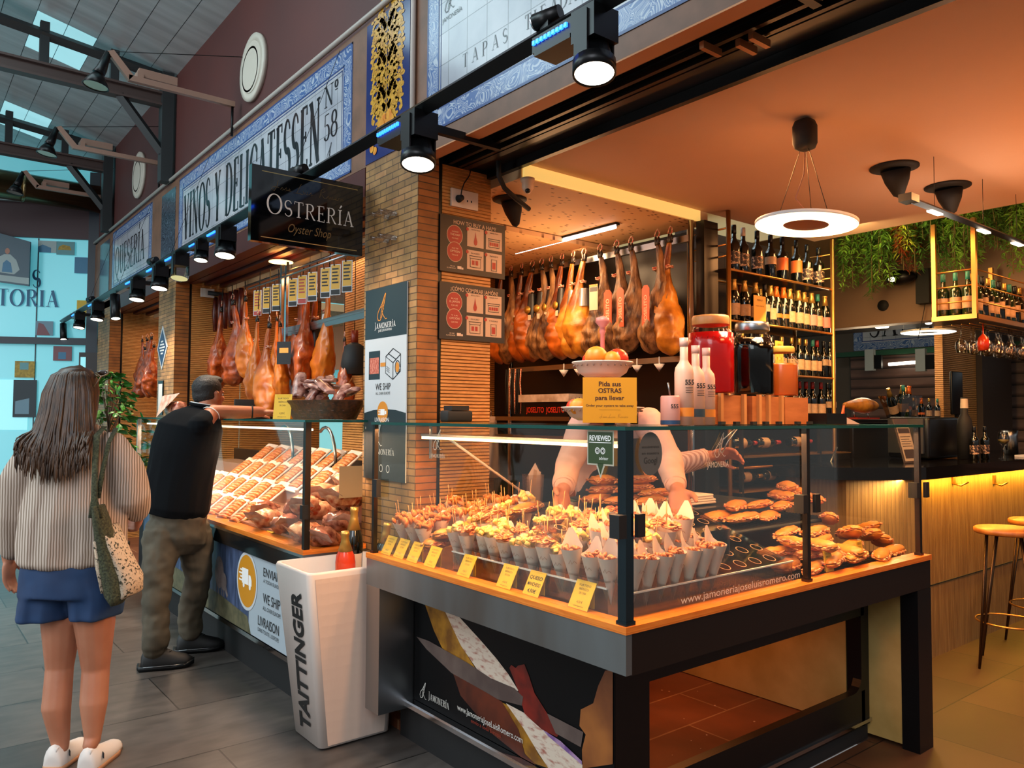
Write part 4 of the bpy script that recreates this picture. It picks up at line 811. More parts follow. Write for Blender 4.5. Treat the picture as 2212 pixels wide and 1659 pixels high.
# ---------------------------------------------------------------- paper cones with snacks
paper = mat('white_paper', '#dcc0ae', .6, trans=0); paperb = mat('kraft_paper', '#c9a684', .65, col2='#a8805c', ns=60)
almond = mat('roasted_almond', '#b0622c', .45, col2='#8a4420', ns=60); cheese = mat('pale_cheese', '#dcb868', .45, col2='#cc9c44', ns=30); hamc = mat('cured_ham_slices', '#b8401c', .35, col2='#e08a50', ns=70); fried = mat('fried_pieces', '#c8792c', .5, col2='#9a4c16', ns=70); pick = mat('wooden_pick', '#c98a4c', .5)
def conepaper(r=.036, h=.17, flap=.04, mi=0):
    m = MB(); n = 18; rows = []
    for f in (0.02, .35, .7, 1): 
        row = []
        for j in range(n):
            a = 2*pi*j/n; c = max(0, cos(a-pi/2)); row.append((r*f*cos(a), r*f*sin(a)+(.006*c if f == 1 else 0), h*f+(flap*c**4 if f == 1 else 0)))
        rows.append(row)
    return m.loft(rows, mi, True, False)
def lump(m, c, r, seed, n=8, mi=0):
    rnd = random.Random(seed); Q = Matrix.Rotation(rnd.uniform(0, 6), 4, (rnd.random()-.5, rnd.random()-.5, rnd.random()-.4))
    m.ball((0, 0, 0), r, n, mi, Matrix.Translation(V(c))@Q)
def make_cone(kind, seed):
    rnd = random.Random(seed); t = thing('snack_cone', 'x', 'paper cone', (0, 0, 0)); b = kind in ('fried',)
    r, h, fl_ = (.036, .165, .055) if kind == 'almond' else (.036, .15, .03)
    if b: r, h, fl_ = .042, .11, .03
    p_ = conepaper(r, h, fl_); p_.build('paper', paper, t)
    m = MB(); pr_ = MB(); line(pr_, frame((-.012, -r*.72, h*.72), (1, 0, 0), (0, r*.0-.18, 1)), [(0, 0), (.006, .012), (.01, -.002), (.018, .008), (.026, .0)], .0018, 1); pr_.build('printed_mark', mat('cone_print', '#a06a4c', .6), t)
    if kind == 'almond':
        for k in range(13): a = rnd.uniform(0, 6.3); q = r*.72*sqrt(rnd.random()); m.ball((0, 0, 0), (.0065, .0062, .0125), 8, 0, Matrix.Translation((q*cos(a), q*sin(a), h-.008+.010*rnd.random()))@Matrix.Rotation(rnd.uniform(.6, 1.7), 4, (cos(a), sin(a), .3)))
        m.build('almonds', almond, t)
    elif kind == 'cheese':
        for k in range(11): a = rnd.uniform(0, 6.3); q = r*.85*sqrt(rnd.random()); m.rbox((0, 0, 0), (.019, .017, .021), .003, 0, Matrix.Translation((q*cos(a), q*sin(a), h+.004+.022*rnd.random()))@Matrix.Rotation(rnd.uniform(0, 3), 4, (rnd.random(), rnd.random(), .4)), n=1)
        m.build('cheese_cubes', cheese, t)
    elif kind == 'ham':
        for k in range(12):
            a = rnd.uniform(0, 6.3); q = r*1.05*sqrt(rnd.random()); c = V(q*cos(a), q*sin(a), h+.004+.028*rnd.random()); s = .022; d = rnd.uniform(0, 3)
            m.tube([c+V(cos(d+i*.9)*s*(.5+.12*i)*.7, sin(d+i*.9)*s*(.5+.12*i)*.7, .004*sin(i*1.3)) for i in range(6)], [.008]*6, 5, 0, True, True, .25)
        m.build('ham_slices', hamc, t)
    else:
        for k in range(14): a = rnd.uniform(0, 6.3); q = r*.95*sqrt(rnd.random()); lump(m, (q*cos(a), q*sin(a), h+.003+.02*rnd.random()), (.010+.006*rnd.random(), .008, .016+.008*rnd.random()), seed*50+k, 6)
        m.build('fried_strips', fried, t)
    if kind != 'almond':
        for k in range(2): x, y = rnd.uniform(-.02, .02), rnd.uniform(-.02, .02); MB().tube([(x, y, h), (x*1.5, y*1.5, h+.088)], .0013, 4).build('toothpick', pick, t)
    return t
protos = {k: [make_cone(k, s) for s in (1, 2, 3)[:3 if k != 'almond' else 2]] for k in ('almond', 'cheese', 'ham', 'fried')}
KN = {'almond': 'almonds', 'cheese': 'cheese cubes', 'ham': 'ham slices', 'fried': 'fried strips'}
RW = {}
crnd = random.Random(11)
def cone(kind, x, y, z, row, lean=.13, rz=None):
    RW[row, kind] = RW.get((row, kind), 0)+1; pr_ = protos[kind]; p_ = pr_[RW[row, kind] % len(pr_)]
    lb = '%s cone of %s from the corner post, %s' % (ORD[RW[row, kind]-1], KN[kind], row)
    rot = (crnd.uniform(.6, 1.4)*lean, crnd.uniform(-.08, .08), (-pi/2+.5 if rz is None else rz)+crnd.uniform(-.3, .3))
    return place(p_, USED, (x, y, z), rot, lb, 'paper cones with snacks', crnd.uniform(.94, 1.07))
# front leg of the case, rows rising away from the front pane
for r, (x, z) in enumerate(((1.86, .885), (1.945, .905), (2.035, .93), (2.125, .955), (2.215, .975))):
    y = 1.80; i = 0; row = ('front row', 'second row back', 'third row back', 'fourth row back', 'rearmost row')[r]
    while y < 3.14:
        if y < 2.02 and r < 2: k = 'almond'
        elif y < 2.72: k = ('cheese', 'ham', 'cheese', 'ham', 'cheese')[(i+r) % 5] if r > 0 else ('cheese', 'ham', 'cheese')[i % 3]
        else: k = 'fried'
        if r == 4 and y < 2.1: k = 'almond'
        if r >= 2 and 2.36 < y < 2.66 or r == 4 and 2.15 < y < 2.42: y += .079; i += 1; continue
        if k == 'fried' and ((y < 2.86 and r < 2) or (r in (1, 3) and y > 2.8 and i % 2) or (r == 4 and y > 2.98)): y += .088; i += 1; continue
        cone(k, x+crnd.uniform(-.01, .01), y+crnd.uniform(-.008, .008), z+(.02 if k == 'fried' else 0), row); y += .079 if k != 'fried' else .088; i += 1
# right leg: block of almond cones beside the corner post
for r in range(4):
    for c in range(7 if r < 2 else 6):
        cone('almond', 1.875+.068*c+.02*r, 1.725+.075*r, .885+.022*r, ('row against side pane', 'second row inside side pane', 'third row inside side pane', 'fourth row inside side pane')[r], .1, .25)
# clear stands
t = thing('cone_stand', 'clear acrylic rack holding the snack cones behind the front pane', 'rack', (2.0, 2.4, .853)); m = MB(); m.box(1.818, 1.822, 1.78, 2.66, .853, .945); m.build('front_lip', acry, t)
m = MB()
for (x, z) in ((1.86, .97), (1.945, .99), (2.035, 1.01)): m.box(x-.045, x+.045, 1.78, 2.66, z-.003, z+.001)
m.build('shelves', acry, t); MB().box(1.815, 1.822, 1.78, 2.66, .945, .950).build('polished_edge', mat('polished_edge', '#f2e4d8', .2), t)
t = thing('cone_stand', 'sloping clear acrylic rack with empty round holes beside the side pane', 'rack', (2.6, 1.9, .853)); sl = frame((1.84, 1.69, .945), (1, 0, 0), (0, .55, .19))
m = MB(); m.prism(rect(0, 0, .90, .52), sl, -.004, .0); m.build('sloping_shelf', acry, t)
m = MB()
for i in range(9):
    for j in range(6):
        if i < 5 and j < 4: continue
        cx, cy = .06+i*.095+(j % 2)*.03, .05+j*.082; line(m, sl, oval(cx, cy, .024, .024, 14)+[(cx+.024, cy)], .0035, 1)
m.build('hole_rims', mat('acrylic_rim', '#b08868', .2, .3), t)
m = MB(); m.box(1.84, 2.74, 1.686, 1.690, .853, .945).box(2.738, 2.742, 1.69, 2.2, .853, .96); m.build('side_walls', acry, t); MB().box(1.84, 2.742, 1.684, 1.69, .945, .950).build('polished_edge', mat('polished_edge', '#f2e4d8'), t)
# ---------------------------------------------------------------- filled baguettes
crust = mat('baguette_crust', '#d0842c', .42, col2='#a85f18', ns=26, bs=.4, bd=.004, lo=.3, hi=.75); crumb = mat('bread_crumb', '#efc488', .7, col2='#e0a860', ns=60); fill = mat('ham_filling', '#b84a22', .4, col2='#e8b070', ns=50)
def make_bag(L, seed, w=.036, round_=False):
    rnd = random.Random(seed); t = thing('filled_roll', 'x', 'filled roll', (0, 0, 0))
    def half(sg):
        rows = []; n = 14
        for i in range(15):
            u = -1+2*i/14; r = max(.02, (1-abs(u)**3.2))**.5; row = []
            for j in range(n):
                a = 2*pi*j/n; y = w*r*cos(a); z = w*.55*r*sin(a)*(1.0 if sin(a)*sg > 0 else .25)
                b_ = noise.noise(V(u*5+seed, a*1.2, sg*3))*.005 + (.003*max(0, sin(u*16+a*1.4)) if sin(a)*sg > .2 else 0)
                row.append((u*L/2, y*(1+b_*6), z+sg*(.003+b_)))
            rows.append(row)
        return MB().loft(rows, 0)
    half(1).build('top_crust', crust, t); half(-1).build('bottom_crust', crust, t)
    m = MB(); n = 26; 
    for k in range(n):
        u = -.9+1.8*k/(n-1); s = (1-abs(u)**3)**.5
        for sg in (-1, 1):
            c = V(u*L/2, sg*w*s*.96, rnd.uniform(-.005, .005)); m.tube([c+V(-.012, sg*.002, rnd.uniform(-.004, .004)), c+V(0, sg*rnd.uniform(.001, .007), rnd.uniform(-.006, .004)), c+V(.013, 0, rnd.uniform(-.004, .004))], .0055, 5, 0, True, True, .5)
    m.box(-L*.4, L*.4, -w*.8, w*.8, -.005, .005); m.build('ham_and_cheese', fill, t)
    return t
bags = [make_bag(.25, 1, .032), make_bag(.22, 2, .035), make_bag(.27, 3, .031)]; buns = [make_bag(.155, 4, .036), make_bag(.165, 5, .038)]
BN = {}
def bag(px, py, Y, rz, where, lst=bags, tilt=0, dz=0):
    q = P(px, py, Y=Y); BN[where, lst is buns] = BN.get((where, lst is buns), 0)+1; n_ = BN[where, lst is buns]; i = n_ % len(lst)
    lb = '%s %s from lower left, %s' % (ORD[n_-1], 'round roll' if lst is buns else 'ham baguette', where)
    return place(lst[i], USED, q+V(0, 0, dz), (random.uniform(-.2, .2), tilt, rz), lb, 'filled rolls in the counter', random.uniform(.95, 1.1))
W1 = 'on oval tray behind corner post'
for (x, y, Y, r) in ((1290, 1077, 2.60, .15), (1345, 1080, 2.5, .1), (1405, 1082, 2.4, .25), (1310, 1057, 2.62, .0), (1370, 1055, 2.52, .1), (1425, 1064, 2.44, -.1), (1310, 1036, 2.62, .08), (1375, 1036, 2.52, .0)): bag(x, y, Y, r, W1)
W2 = 'on slatted tray beyond holed rack'
for (x, y, Y, r) in ((1550, 1116, 2.18, .2), (1605, 1118, 2.10, .1), (1660, 1114, 2.1, .3), (1590, 1092, 2.18, .35), (1640, 1090, 2.18, .2), (1690, 1092, 2.15, .35)): bag(x, y, Y, r, W2)
for (x, y, Y, r) in ((1690, 1070, 2.2, 1.2), (1725, 1063, 2.15, 1.0), (1760, 1078, 2.1, .8), (1700, 1050, 2.2, .9)): bag(x, y, Y, r, W2, buns)
W3 = 'heaped at middle glass post'
for (x, y, Y, r) in ((1700, 1222, 1.78, .25), (1760, 1225, 1.74, .35), (1690, 1190, 1.85, -.2), (1750, 1195, 1.80, -.1), (1700, 1150, 1.95, .3), (1760, 1148, 1.93, .2), (1775, 1165, 1.9, .3)): bag(x, y, Y, r, W3)
for (x, y, Y, r) in ((1718, 1172, 1.78, 1.3), (1770, 1178, 1.75, 1.4), (1830, 1190, 1.74, 1.2)): bag(x, y, Y, r, W3, buns)
W4 = 'at the right end of the case'
for (x, y, Y, r) in ((1800, 1210, 1.72, .4), (1850, 1200, 1.72, .3), (1905, 1198, 1.72, .35), (1930, 1190, 1.76, .2), (1840, 1178, 1.80, .3)): bag(x, y, Y, r, W4)
for (x, y, Y, r) in ((1835, 1150, 1.85, .9), (1880, 1155, 1.85, .9), (1872, 1140, 1.95, 1.1), (1905, 1168, 1.85, .6), (1790, 1120, 2.0, .6)): bag(x, y, Y, r, W4, buns, .3)
W5 = 'lying between the paper cones'
for (x, y, Y, r) in ((945, 1172, 2.88, .4), (968, 1152, 2.84, .2), (1010, 1140, 2.7, .8), (1055, 1120, 2.68, .4)): bag(x, y, Y, r, W5, buns)
for (x, y, Y, r) in ((1110, 1108, 2.66, .6), (1140, 1096, 2.62, .5)): bag(x, y, Y, r, W5)
for n_, lb, (a, b, c, d, z), mt in (('serving_tray', 'black slatted tray carrying baguettes right of the holed rack', (2.72, 3.62, 2.02, 2.36, 1.005), blackm), ('serving_tray', 'dark tray under the heap of rolls by the middle post', (2.78, 3.68, 1.68, 1.98, .856), blackm)):
    t = thing(n_, lb, 'tray', ((a+b)/2, (c+d)/2, z)); MB().rbox(((a+b)/2, (c+d)/2, z), (b-a, d-c, .018), .008).build('tray', mt, t)
    m = MB(); 
    for k in range(18): m.box(a+.01, b-.01, c+.01+k*(d-c-.03)/17, c+.016+k*(d-c-.03)/17, z+.009, z+.013)
    m.build('slats', black, t)
t = thing('oval_tray', 'oval steel tray carrying stacked baguettes behind the corner post', 'tray', (2.75, 2.5, 1.07)); m = MB().lathe([(0, 0), (.9, 0), (1, .04), (1.02, .04), (.93, -.02), (0, -.03)], 36, (0, 0, 0), 0, Matrix.Translation((2.66, 2.50, 1.07))@Matrix.Rotation(-.55, 4, 'Z')@Matrix.Diagonal((.33, .17, .3, 1))); m.build('tray', steel, t)
# stepped steel work surface behind the food
ws = thing('work_shelf', 'low stepped steel work surface behind the food inside the counter', 'work surface', (2.8, 2.5, .8))
MB().box(2.42, 3.70, 2.37, 2.75, .95, 1.06).build('upper_step', steel, ws); MB().box(2.38, 2.60, 2.76, 3.14, .86, 1.04).build('side_step', steel, ws); MB().box(2.44, 3.70, 2.2, 2.3695, .852, 1.0).build('lower_step', dks, ws)
MB().box(2.62, 3.3, 2.75, 3.1, 1.02, 1.05).build('back_ledge', steel, ws)
for (x, y, z, rz_, lb) in ((2.32, 1.665, .90, .1, 'yellow price card leaning inside the side pane before the empty holes'), (3.02, 1.69, .874, 0, 'yellow price card pinned to the rolls right of the middle post'), (3.30, 1.70, .885, .1, 'yellow price card on a clip at the right end of the case')):
    if x > 2.5: card(lb, (x, y, z), rz_, 1.0, tilt=10, w=.06, h=.085)
t = thing('plastic_divider', 'small frosted plastic sheet standing among the empty cone holes', 'divider', (2.45, 1.9, .96)); MB().box(2.33, 2.50, 1.80, 1.803, .955, 1.08).build('sheet', glassmat('frosted_sheet', '#f5dccb', 1, .12), t)
# ================================================================ ham wall
hamgold = mat('golden_ham_rind', '#d8902c', .34, col2='#6a330e', ns=7, nd=7, bs=1, bd=.014); hambrown = mat('wrinkled_ham_rind', '#a87c4c', .4, col2='#34190a', ns=13, nd=8, bs=1, bd=.02, stretch=(1.6, 1.6, .6)); hamred = mat('amber_ham_rind', '#b8601c', .3, col2='#4a1c08', ns=8, nd=7, bs=.6, bd=.01)
hoofm = mat('dark_hoof', '#1a120c', .4); cord = mat('red_white_cord', '#b8382c', .6, col2='#d8c0a0', ns=160, lo=.48, hi=.52); cuff = mat('black_paper_cuff', '#121012', .4); tagcream = mat('cream_tag', '#c9b49c', .5); tagred = mat('red_orange_tag', '#d84c10', .45); goldlab = mat('gold_label', '#b8903c', .35, .6)
def make_ham(seed, m_, L=.70, w=.105, bulge=1, long_=False):
    t = thing('hanging_ham', 'x', 'ham', (0, 0, 0)); rows = []; n = 30; N = 60
    prof = [(0, .018), (.06, .023), (.12, .028), (.2, .03), (.27, .037), (.35, .056), (.45, .085), (.55, .110), (.65, .128), (.76, .136), (.85, .126), (.92, .10), (.97, .062), (1, .015)]
    for i in range(N+1):
        u = i/N
        for (a, ra), (b, rb) in zip(prof, prof[1:]):
            if a <= u <= b: r = ra+(rb-ra)*(u-a)/(b-a); break
        r *= w/.105; cx = .045*sin(u*3.6+.2)*(1 if seed % 2 else -1)+.02*u; row = []
        for j in range(n):
            a = 2*pi*j/n; k = 1+.2*noise.noise(V(cos(a)*1.5+seed*7, sin(a)*1.5, u*7))+.13*noise.noise(V(cos(a)*4+seed, sin(a)*4, u*14))-.10*abs(noise.noise(V(cos(a)*7+seed, sin(a)*7, u*9)))*min(1, u*3); fl = .66+.1*cos(a)
            row.append((r*fl*k*sin(a), cx+r*k*cos(a), -L*u))
        rows.append(row)
    MB().loft(rows).build('meat', m_, t)
    MB().tube([(0, .0, .0), (0, .006, .03), (.0, .016, .055)], [.016, .014, .006], 8).tube([(0, -.004, .0), (0, -.012, .03), (0, -.01, .05)], [.014, .012, .005], 8).build('hoof', hoofm, t)
    MB().tube([(0, .02*cos(i*.9), .01+.09*(1-abs(i-5)/5)) for i in range(11)], .005, 6).tube([(.022*sin(i), .01+.022*cos(i), -.14-.006*(i % 4)) for i in range(14)], .005, 6).build('cord', cord, t)
    return t
hg = [make_ham(1, hamgold), make_ham(2, hambrown), make_ham(3, hamred), make_ham(4, hambrown, .68, .098)]
def attach(t, kind, seed=0):
    if kind == 'joselito':
        fr = frame((-.085, .05, -.52), (0, -1, 0), (0, 0, 1)); q = MB().prism(rect(0, 0, .062, .25)+[(.045, .265), (.017, .265)] if 0 else [(0, 0), (.062, 0), (.062, .24), (.045, .262), (.017, .262), (0, .24)], fr, 0, .002).build('hang_tag', tagred, t, world=False)
        m = MB(); f2 = frame((-.0875, .018, -.49), (0, 0, 1), (0, 1, 0)); sans(m, 'JOSELITO', frame((-.0875, .008, -.49), (0, 0, 1), (0, 1, 0)), 0, 0, .026, .0003, w=.17, bold=.02); m.build('tag_lettering', mat('tag_lettering', '#f0c8a8', .5), q, world=False)
    elif kind == 'round':
        q = MB().lathe([(0, .0), (.032, .0), (.032, .003), (0, .003)], 20, M=Matrix.Translation((-.07, -.01, -.36))@Matrix.Rotation(-pi/2, 4, 'Y')).build('round_tag', tagcream, t, world=False)
        MB().lathe([(.02, .0035), (.016, .0035), (.0, .0035)], 16, M=Matrix.Translation((-.07, -.01, -.36))@Matrix.Rotation(-pi/2, 4, 'Y')).build('seal', goldlab, q, world=False)
    elif kind == 'cuff':
        MB().lathe([(.03, -.17), (.034, -.2), (.046, -.30), (.058, -.36)], 14, close=True).build('paper_cuff', cuff, t, world=False)
        MB().lathe([(0, .0), (.028, .0), (.03, .003), (0, .004)], 18, M=Matrix.Translation((-.062, .0, -.30))@Matrix.Rotation(-pi/2, 4, 'Y')).build('gold_seal', goldlab, t, world=False)
        MB().box(-.066, -.06, -.03, -.005, -.38, -.34).build('small_tag', tagcream, t, world=False)
    elif kind == 'card':
        q = MB().box(-.08, -.077, -.035, .035, -.38, -.2).build('info_card', tagcream, t, world=False); MB().box(-.0815, -.08, -.03, .03, -.25, -.22).build('card_header', cuff, q, world=False); MB().box(-.0815, -.08, -.035, .035, -.215, -.2).build('card_band', mat('orange_print', '#d98a2c'), q, world=False)
    elif kind == 'band': MB().lathe([(.035, -.2), (.036, -.23), (.044, -.29), (.048, -.33)], 14, close=True).build('silver_band', mat('silver_wrap', '#8a8c90', .3, .6), t, world=False)
HR = [(1448, 0, 'cream', 'amber ham with brown string ring and small cream tag, rightmost on the ham rail'), (1420, 3, 'joselito', 'grey-brown ham with red tag half hidden behind the rightmost ham'), (1363, 1, 'joselito', 'wrinkled ham with orange-red JOSELITO tag, third from right on the rail'),
      (1332, 3, 'joselito', 'wrinkled ham with orange-red JOSELITO tag, fourth from right on the rail'), (1296, 1, 'card', 'ham with orange-topped white information card on the rail'), (1262, 0, 'band', 'golden ham with silver band right of the striped bag'), (1238, 0, 'band', 'golden ham with black and silver bag strip down its middle'),
      (1214, 2, 'cuff', 'amber ham with black cuff and bell-shaped seal left of the golden hams'), (1190, 1, 'cuff', 'dark wrinkled ham with black cuff, eighth from right on the rail'), (1170, 3, 'cuff', 'dark ham with black cuff and pale small tag, ninth from right'), (1150, 2, 'cuff', 'amber ham with black cuff and round dark seal, tenth from right'),
      (1127, 2, 'round', 'ham with round cream tag beside the notice boards'), (1104, 1, 'round', 'ham with round cream tag partly behind the notice board edge'), (1084, 2, 'plain', 'leftmost ham on the rail, mostly behind the ribbed lining')]
def hamcopy(i, loc, rz, label, kind, s=1):
    p_ = hg[i]; r = p_.copy(); COL.objects.link(r); r.location = loc; r.rotation_euler = (0, 0, rz); r.scale = (s, s, s); r['label'] = label; r['group'] = 'hams hanging on the ham rail'
    for c in kids(p_): d = c.copy(); COL.objects.link(d); d.parent = r
    attach(r, kind); return r
for (px_, i, kd, lb) in HR:
    q = P(px_, 540, X=3.72); hamcopy(i, (3.72, q.y, 2.575), random.uniform(-.3, .3), lb, kd, 1.0 if px_ > 1400 else .96)
FREE = list(hg)
t = thing('ham_rack', 'chrome-posted steel rack with rails that the row of hams hangs from', 'rack', (3.8, 3.8, 0))
MB().box(3.76, 3.79, 2.99, 4.74, 2.57, 2.61).build('top_rail', steel, t)
for y in (2.985, 4.74): MB().cyl((3.775, y, .05), (3.775, y, 2.695), .018, 14).build('post', chrome, t)
MB().box(3.76, 3.78, 3.0, 4.73, 1.84, 1.875).build('drip_rail', steel, t)
for z in (1.47, 1.335): MB().box(3.62, 3.95, 3.9, 4.73, z, z+.03).build('shelf', steel, t)
for k, px_ in enumerate((1218, 1250, 1344, 1376, 1424)):
    q = P(px_, 788 if px_ < 1300 else 768, X=3.72); t = thing('drip_cup', '%s white plastic drip cup hanging below the hams, counted from left' % ORD[k], 'drip cup', (3.72, q.y, 1.80), 'drip cups under the hams')
    MB().lathe([(0, -.05), (.034, 0), (.032, 0), (0, -.045)], 16, (3.72, q.y, 1.83)).build('cup', white, t); MB().cyl((3.72, q.y, 1.79), (3.72, q.y, 1.875), .004, 6).build('spike', white, t)
t = thing('tube_lamp', 'long glowing white tube lamp on the perforated ceiling above the hams', 'lamp', (3.47, 3.82, 2.68)); MB().box(3.455, 3.495, 3.31, 4.33, 2.685, 2.699).build('housing', black, t); MB().tube([(3.475, 3.33, 2.675), (3.475, 4.31, 2.675)], .012, 10).build('tube', mat('tube_glow', '#ffffff', .4, emit='#fff4f0', es=7), t)
# things on the rack shelves
t = thing('boxed_hams', 'black box with red JOSELITO lettering on the rack shelf', 'box', (3.8, 4.2, 1.5)); MB().box(3.68, 3.9, 3.98, 4.45, 1.502, 1.60).build('carton', black, t); m = MB(); fr = frame((3.679, 4.43, 1.52), (0, -1, 0), (0, 0, 1)); sans(m, 'JOSELITO  JOSELITO', fr, 0, .01, .04, .001, w=.42, bold=.02); m.build('lettering', mat('box_red', '#c8321c', .5), t)
tag(MB().box(3.66, 3.92, 3.95, 4.5, 1.605, 1.66).build('paper_stack', mat('taped_paper', '#a8927c', .6, col2='#d8c8b8', ns=12)), 'pale flat box lying on top of the black lettered carton', 'box')
for k in range(9):
    y = 4.52+k*.022; tag(MB().tube([(3.70, y, 1.86), (3.70, y+.01, 1.75), (3.70-.01*(k % 2), y-.005, 1.62), (3.70, y+.004, 1.52)], .006, 6).build('twine_rope', cord if k % 3 == 0 else blackm), ('red and white' if k % 3 == 0 else 'black')+' cord hanging beside the chrome post, %s from right' % ORD[k], 'cord', 'cords hanging beside the ham rack')
cloth = mat('white_cotton', '#e0c8b8', .8, bs=.3, ns=9)
def drape(label, cx, cy, z1, z0, w, name='hanging_apron'):
    t = thing(name, label, 'apron', (cx, cy, z1)); rows = []
    for i in range(14):
        u = i/13; ww = w*(.25+.75*min(1, u*1.5)); row = []
        for j in range(20): a = 2*pi*j/20; row.append((cx+ww*cos(a)*(1+.12*sin(a*5+u*2)), cy+.05*sin(a)*(1+.4*sin(a*6+u*3)), z1+(z0-z1)*u))
        rows.append(row)
    MB().loft(rows).build('cloth', cloth, t); MB().tube([(cx, cy, z1-.01), (cx, cy, z1+.06)], .004, 6).build('hook', chrome, t)
drape('white apron hanging on the wall behind the ribbed pillar lining', 3.72, 5.13, 1.72, 1.05, .14); drape('second white apron hanging lower, next to the first one', 3.86, 5.10, 1.5, 1.0, .08)
t = thing('paper_holder', 'clear holder with folded white paper sheets behind the fried cones', 'holder', (2.52, 2.98, 1.04)); MB().lathe([(.05, .0), (.06, .17), (.058, .17), (.048, .0)], 4, (2.52, 2.98, 1.042), 0, Matrix.Rotation(.5, 4, 'Z'), sm=False).build('cup', acry, t)
m = MB(); m.poly([(2.48, 2.98, 1.06), (2.56, 2.97, 1.06), (2.57, 2.97, 1.2), (2.53, 2.975, 1.27), (2.48, 2.98, 1.2)]).poly([(2.49, 2.96, 1.06), (2.55, 2.99, 1.06), (2.59, 3.0, 1.22), (2.5, 2.95, 1.24)]); m.build('sheets', paper, t)
t = thing('plastic_tub', 'orange plastic tub with lid on the rear ledge of the counter', 'tub', (2.82, 2.95, 1.05)); MB().lathe([(0, 0), (.062, 0), (.07, .075), (.074, .075), (.074, .082), (0, .082)], 24, (2.82, 2.95, 1.052)).build('tub', mat('orange_plastic', '#e87a14', .35), t)
t = thing('card_terminal', 'grey card payment terminal on the steel work surface', 'terminal', (2.55, 2.72, 1.06)); Q = Matrix.Translation((2.55, 2.72, 1.085))@Matrix.Rotation(.2, 4, 'Z')@Matrix.Rotation(.2, 4, 'X'); MB().rbox((0, 0, 0), (.17, .08, .045), .012, 0, Q).build('body', mat('terminal_grey', '#b8a8a0', .4), t); MB().box(-.05, -.01, -.03, .03, .023, .026, 0, Q).build('screen', mat('terminal_green', '#2c5a38', .3), t); MB().box(.0, .07, -.03, .03, .023, .027, 0, Q).build('keypad', blackm, t)
t = thing('folded_towels', 'stack of folded white cloths on the ledge right of the vendor', 'cloth', (3.05, 2.45, 1.06)); m = MB()
for k in range(4): m.rbox((3.10+.01*(k % 2), 2.5, 1.075+k*.012), (.34-.02*k, .13, .012), .005)
m.build('cloths', cloth, t)
# ================================================================ wine shelving
sh = thing('bottle_shelf', 'tall brass-framed shelf unit filled with wine and champagne bottles', 'shelf', (4.58, 3.0, 0))
for (x, y) in ((3.975, 2.86), (5.185, 2.86), (3.975, 3.16), (5.185, 3.16)): MB().cyl((x, y, 0), (x, y, 2.765), .014, 12).build('post', brass, sh)
for z in (2.415, 2.10, 1.785, 1.48, 1.20): m = MB(); m.box(3.98, 5.18, 2.875, 3.145, z-.002, z+.002); m.build('glass_board', mat('smoked_board', '#2a1a10', .2), sh); MB().tube([(3.975, 2.86, z-.008), (5.185, 2.86, z-.008)], .008, 8).tube([(3.975, 3.16, z-.008), (5.185, 3.16, z-.008)], .008, 8).build('shelf_rail', brass, sh)
for z in (2.56, 2.66, 2.49): MB().tube([(3.975, 2.86, z), (3.975, 3.16, z)], .006, 8).build('rung', brass, sh); MB().tube([(5.185, 2.86, z), (5.185, 3.16, z)], .006, 8).build('rung', brass, sh)
bglass = mat('dark_bottle_glass', '#0a0c08', .08, spec=.8); bgreen_ = mat('green_bottle_glass', '#122410', .08, spec=.8); foils = [mat('gold_foil', '#c89a4c', .3, .7), mat('orange_foil', '#d8641c', .35, .4), mat('black_foil', '#0c0b0b', .35), mat('red_foil', '#a02418', .35), mat('teal_foil', '#2c7a6c', .4), mat('white_foil', '#d8c8b8', .45)]
labs = [mat('cream_label', '#b08c6c', .55, col2='#a07c58', ns=70), mat('orange_label', '#d8641c', .5), mat('pink_label', '#d8786c', .5), mat('dark_label', '#2a1c18', .5, col2='#c8a080', ns=70, lo=.5, hi=.6)]
def make_bottle(foil, lab, champ=False, h=.30, r=.037, lz=(.05, .13), gl=None):
    t = thing('wine_bottle', 'x', 'bottle', (0, 0, 0)); k = 1.12 if champ else 1
    pr_ = [(0, .004), (r*.9, 0), (r, .006), (r, h*.56)]+([(r*.93, h*.64), (r*.62, h*.74), (.016, h*.84), (.0145, h*.97), (.0, h*.97)] if champ else [(r*.95, h*.61), (r*.6, h*.67), (.0145, h*.73), (.0135, h*.985), (0, h*.985)])
    MB().lathe(pr_, 18).build('glass_body', gl or bglass, t)
    c = [(.0235 if champ else .0155, h*.80 if champ else h*.82), (.0175 if champ else .0152, h*.90), (.0165 if champ else .0152, h*.95), (.02 if champ else .0152, h*.965), (.018 if champ else .0145, h), (0, h)]
    if champ: c[0] = (r*.66, h*.735)
    MB().lathe(c, 16).build('capsule', foil, t)
    if lab: m = MB(); m.lathe([(r+.0006, lz[0]*h/.3), (r+.0006, lz[1]*h/.3)], 18, close=True); n_ = 18; m.f = [f for f in m.f if True][:n_]; m.build('label', lab, t)
    return t
wb = {'dark': make_bottle(foils[2], labs[3]), 'orange': make_bottle(foils[2], labs[1], h=.31, lz=(.08, .16)), 'cream': make_bottle(foils[0], labs[0]), 'red': make_bottle(foils[3], labs[0]), 'teal': make_bottle(foils[4], labs[0]), 'white': make_bottle(foils[5], labs[3]), 'blk': make_bottle(foils[2], labs[0], lz=(.1, .15)),
      'chg': make_bottle(foils[0], labs[0], True, r=.041), 'cho': make_bottle(foils[1], labs[1], True, r=.041, lz=(.07, .10)), 'chp': make_bottle(foils[0], labs[2], True, r=.039), 'green': make_bottle(foils[4], labs[0], gl=bgreen_)}
BC = {}
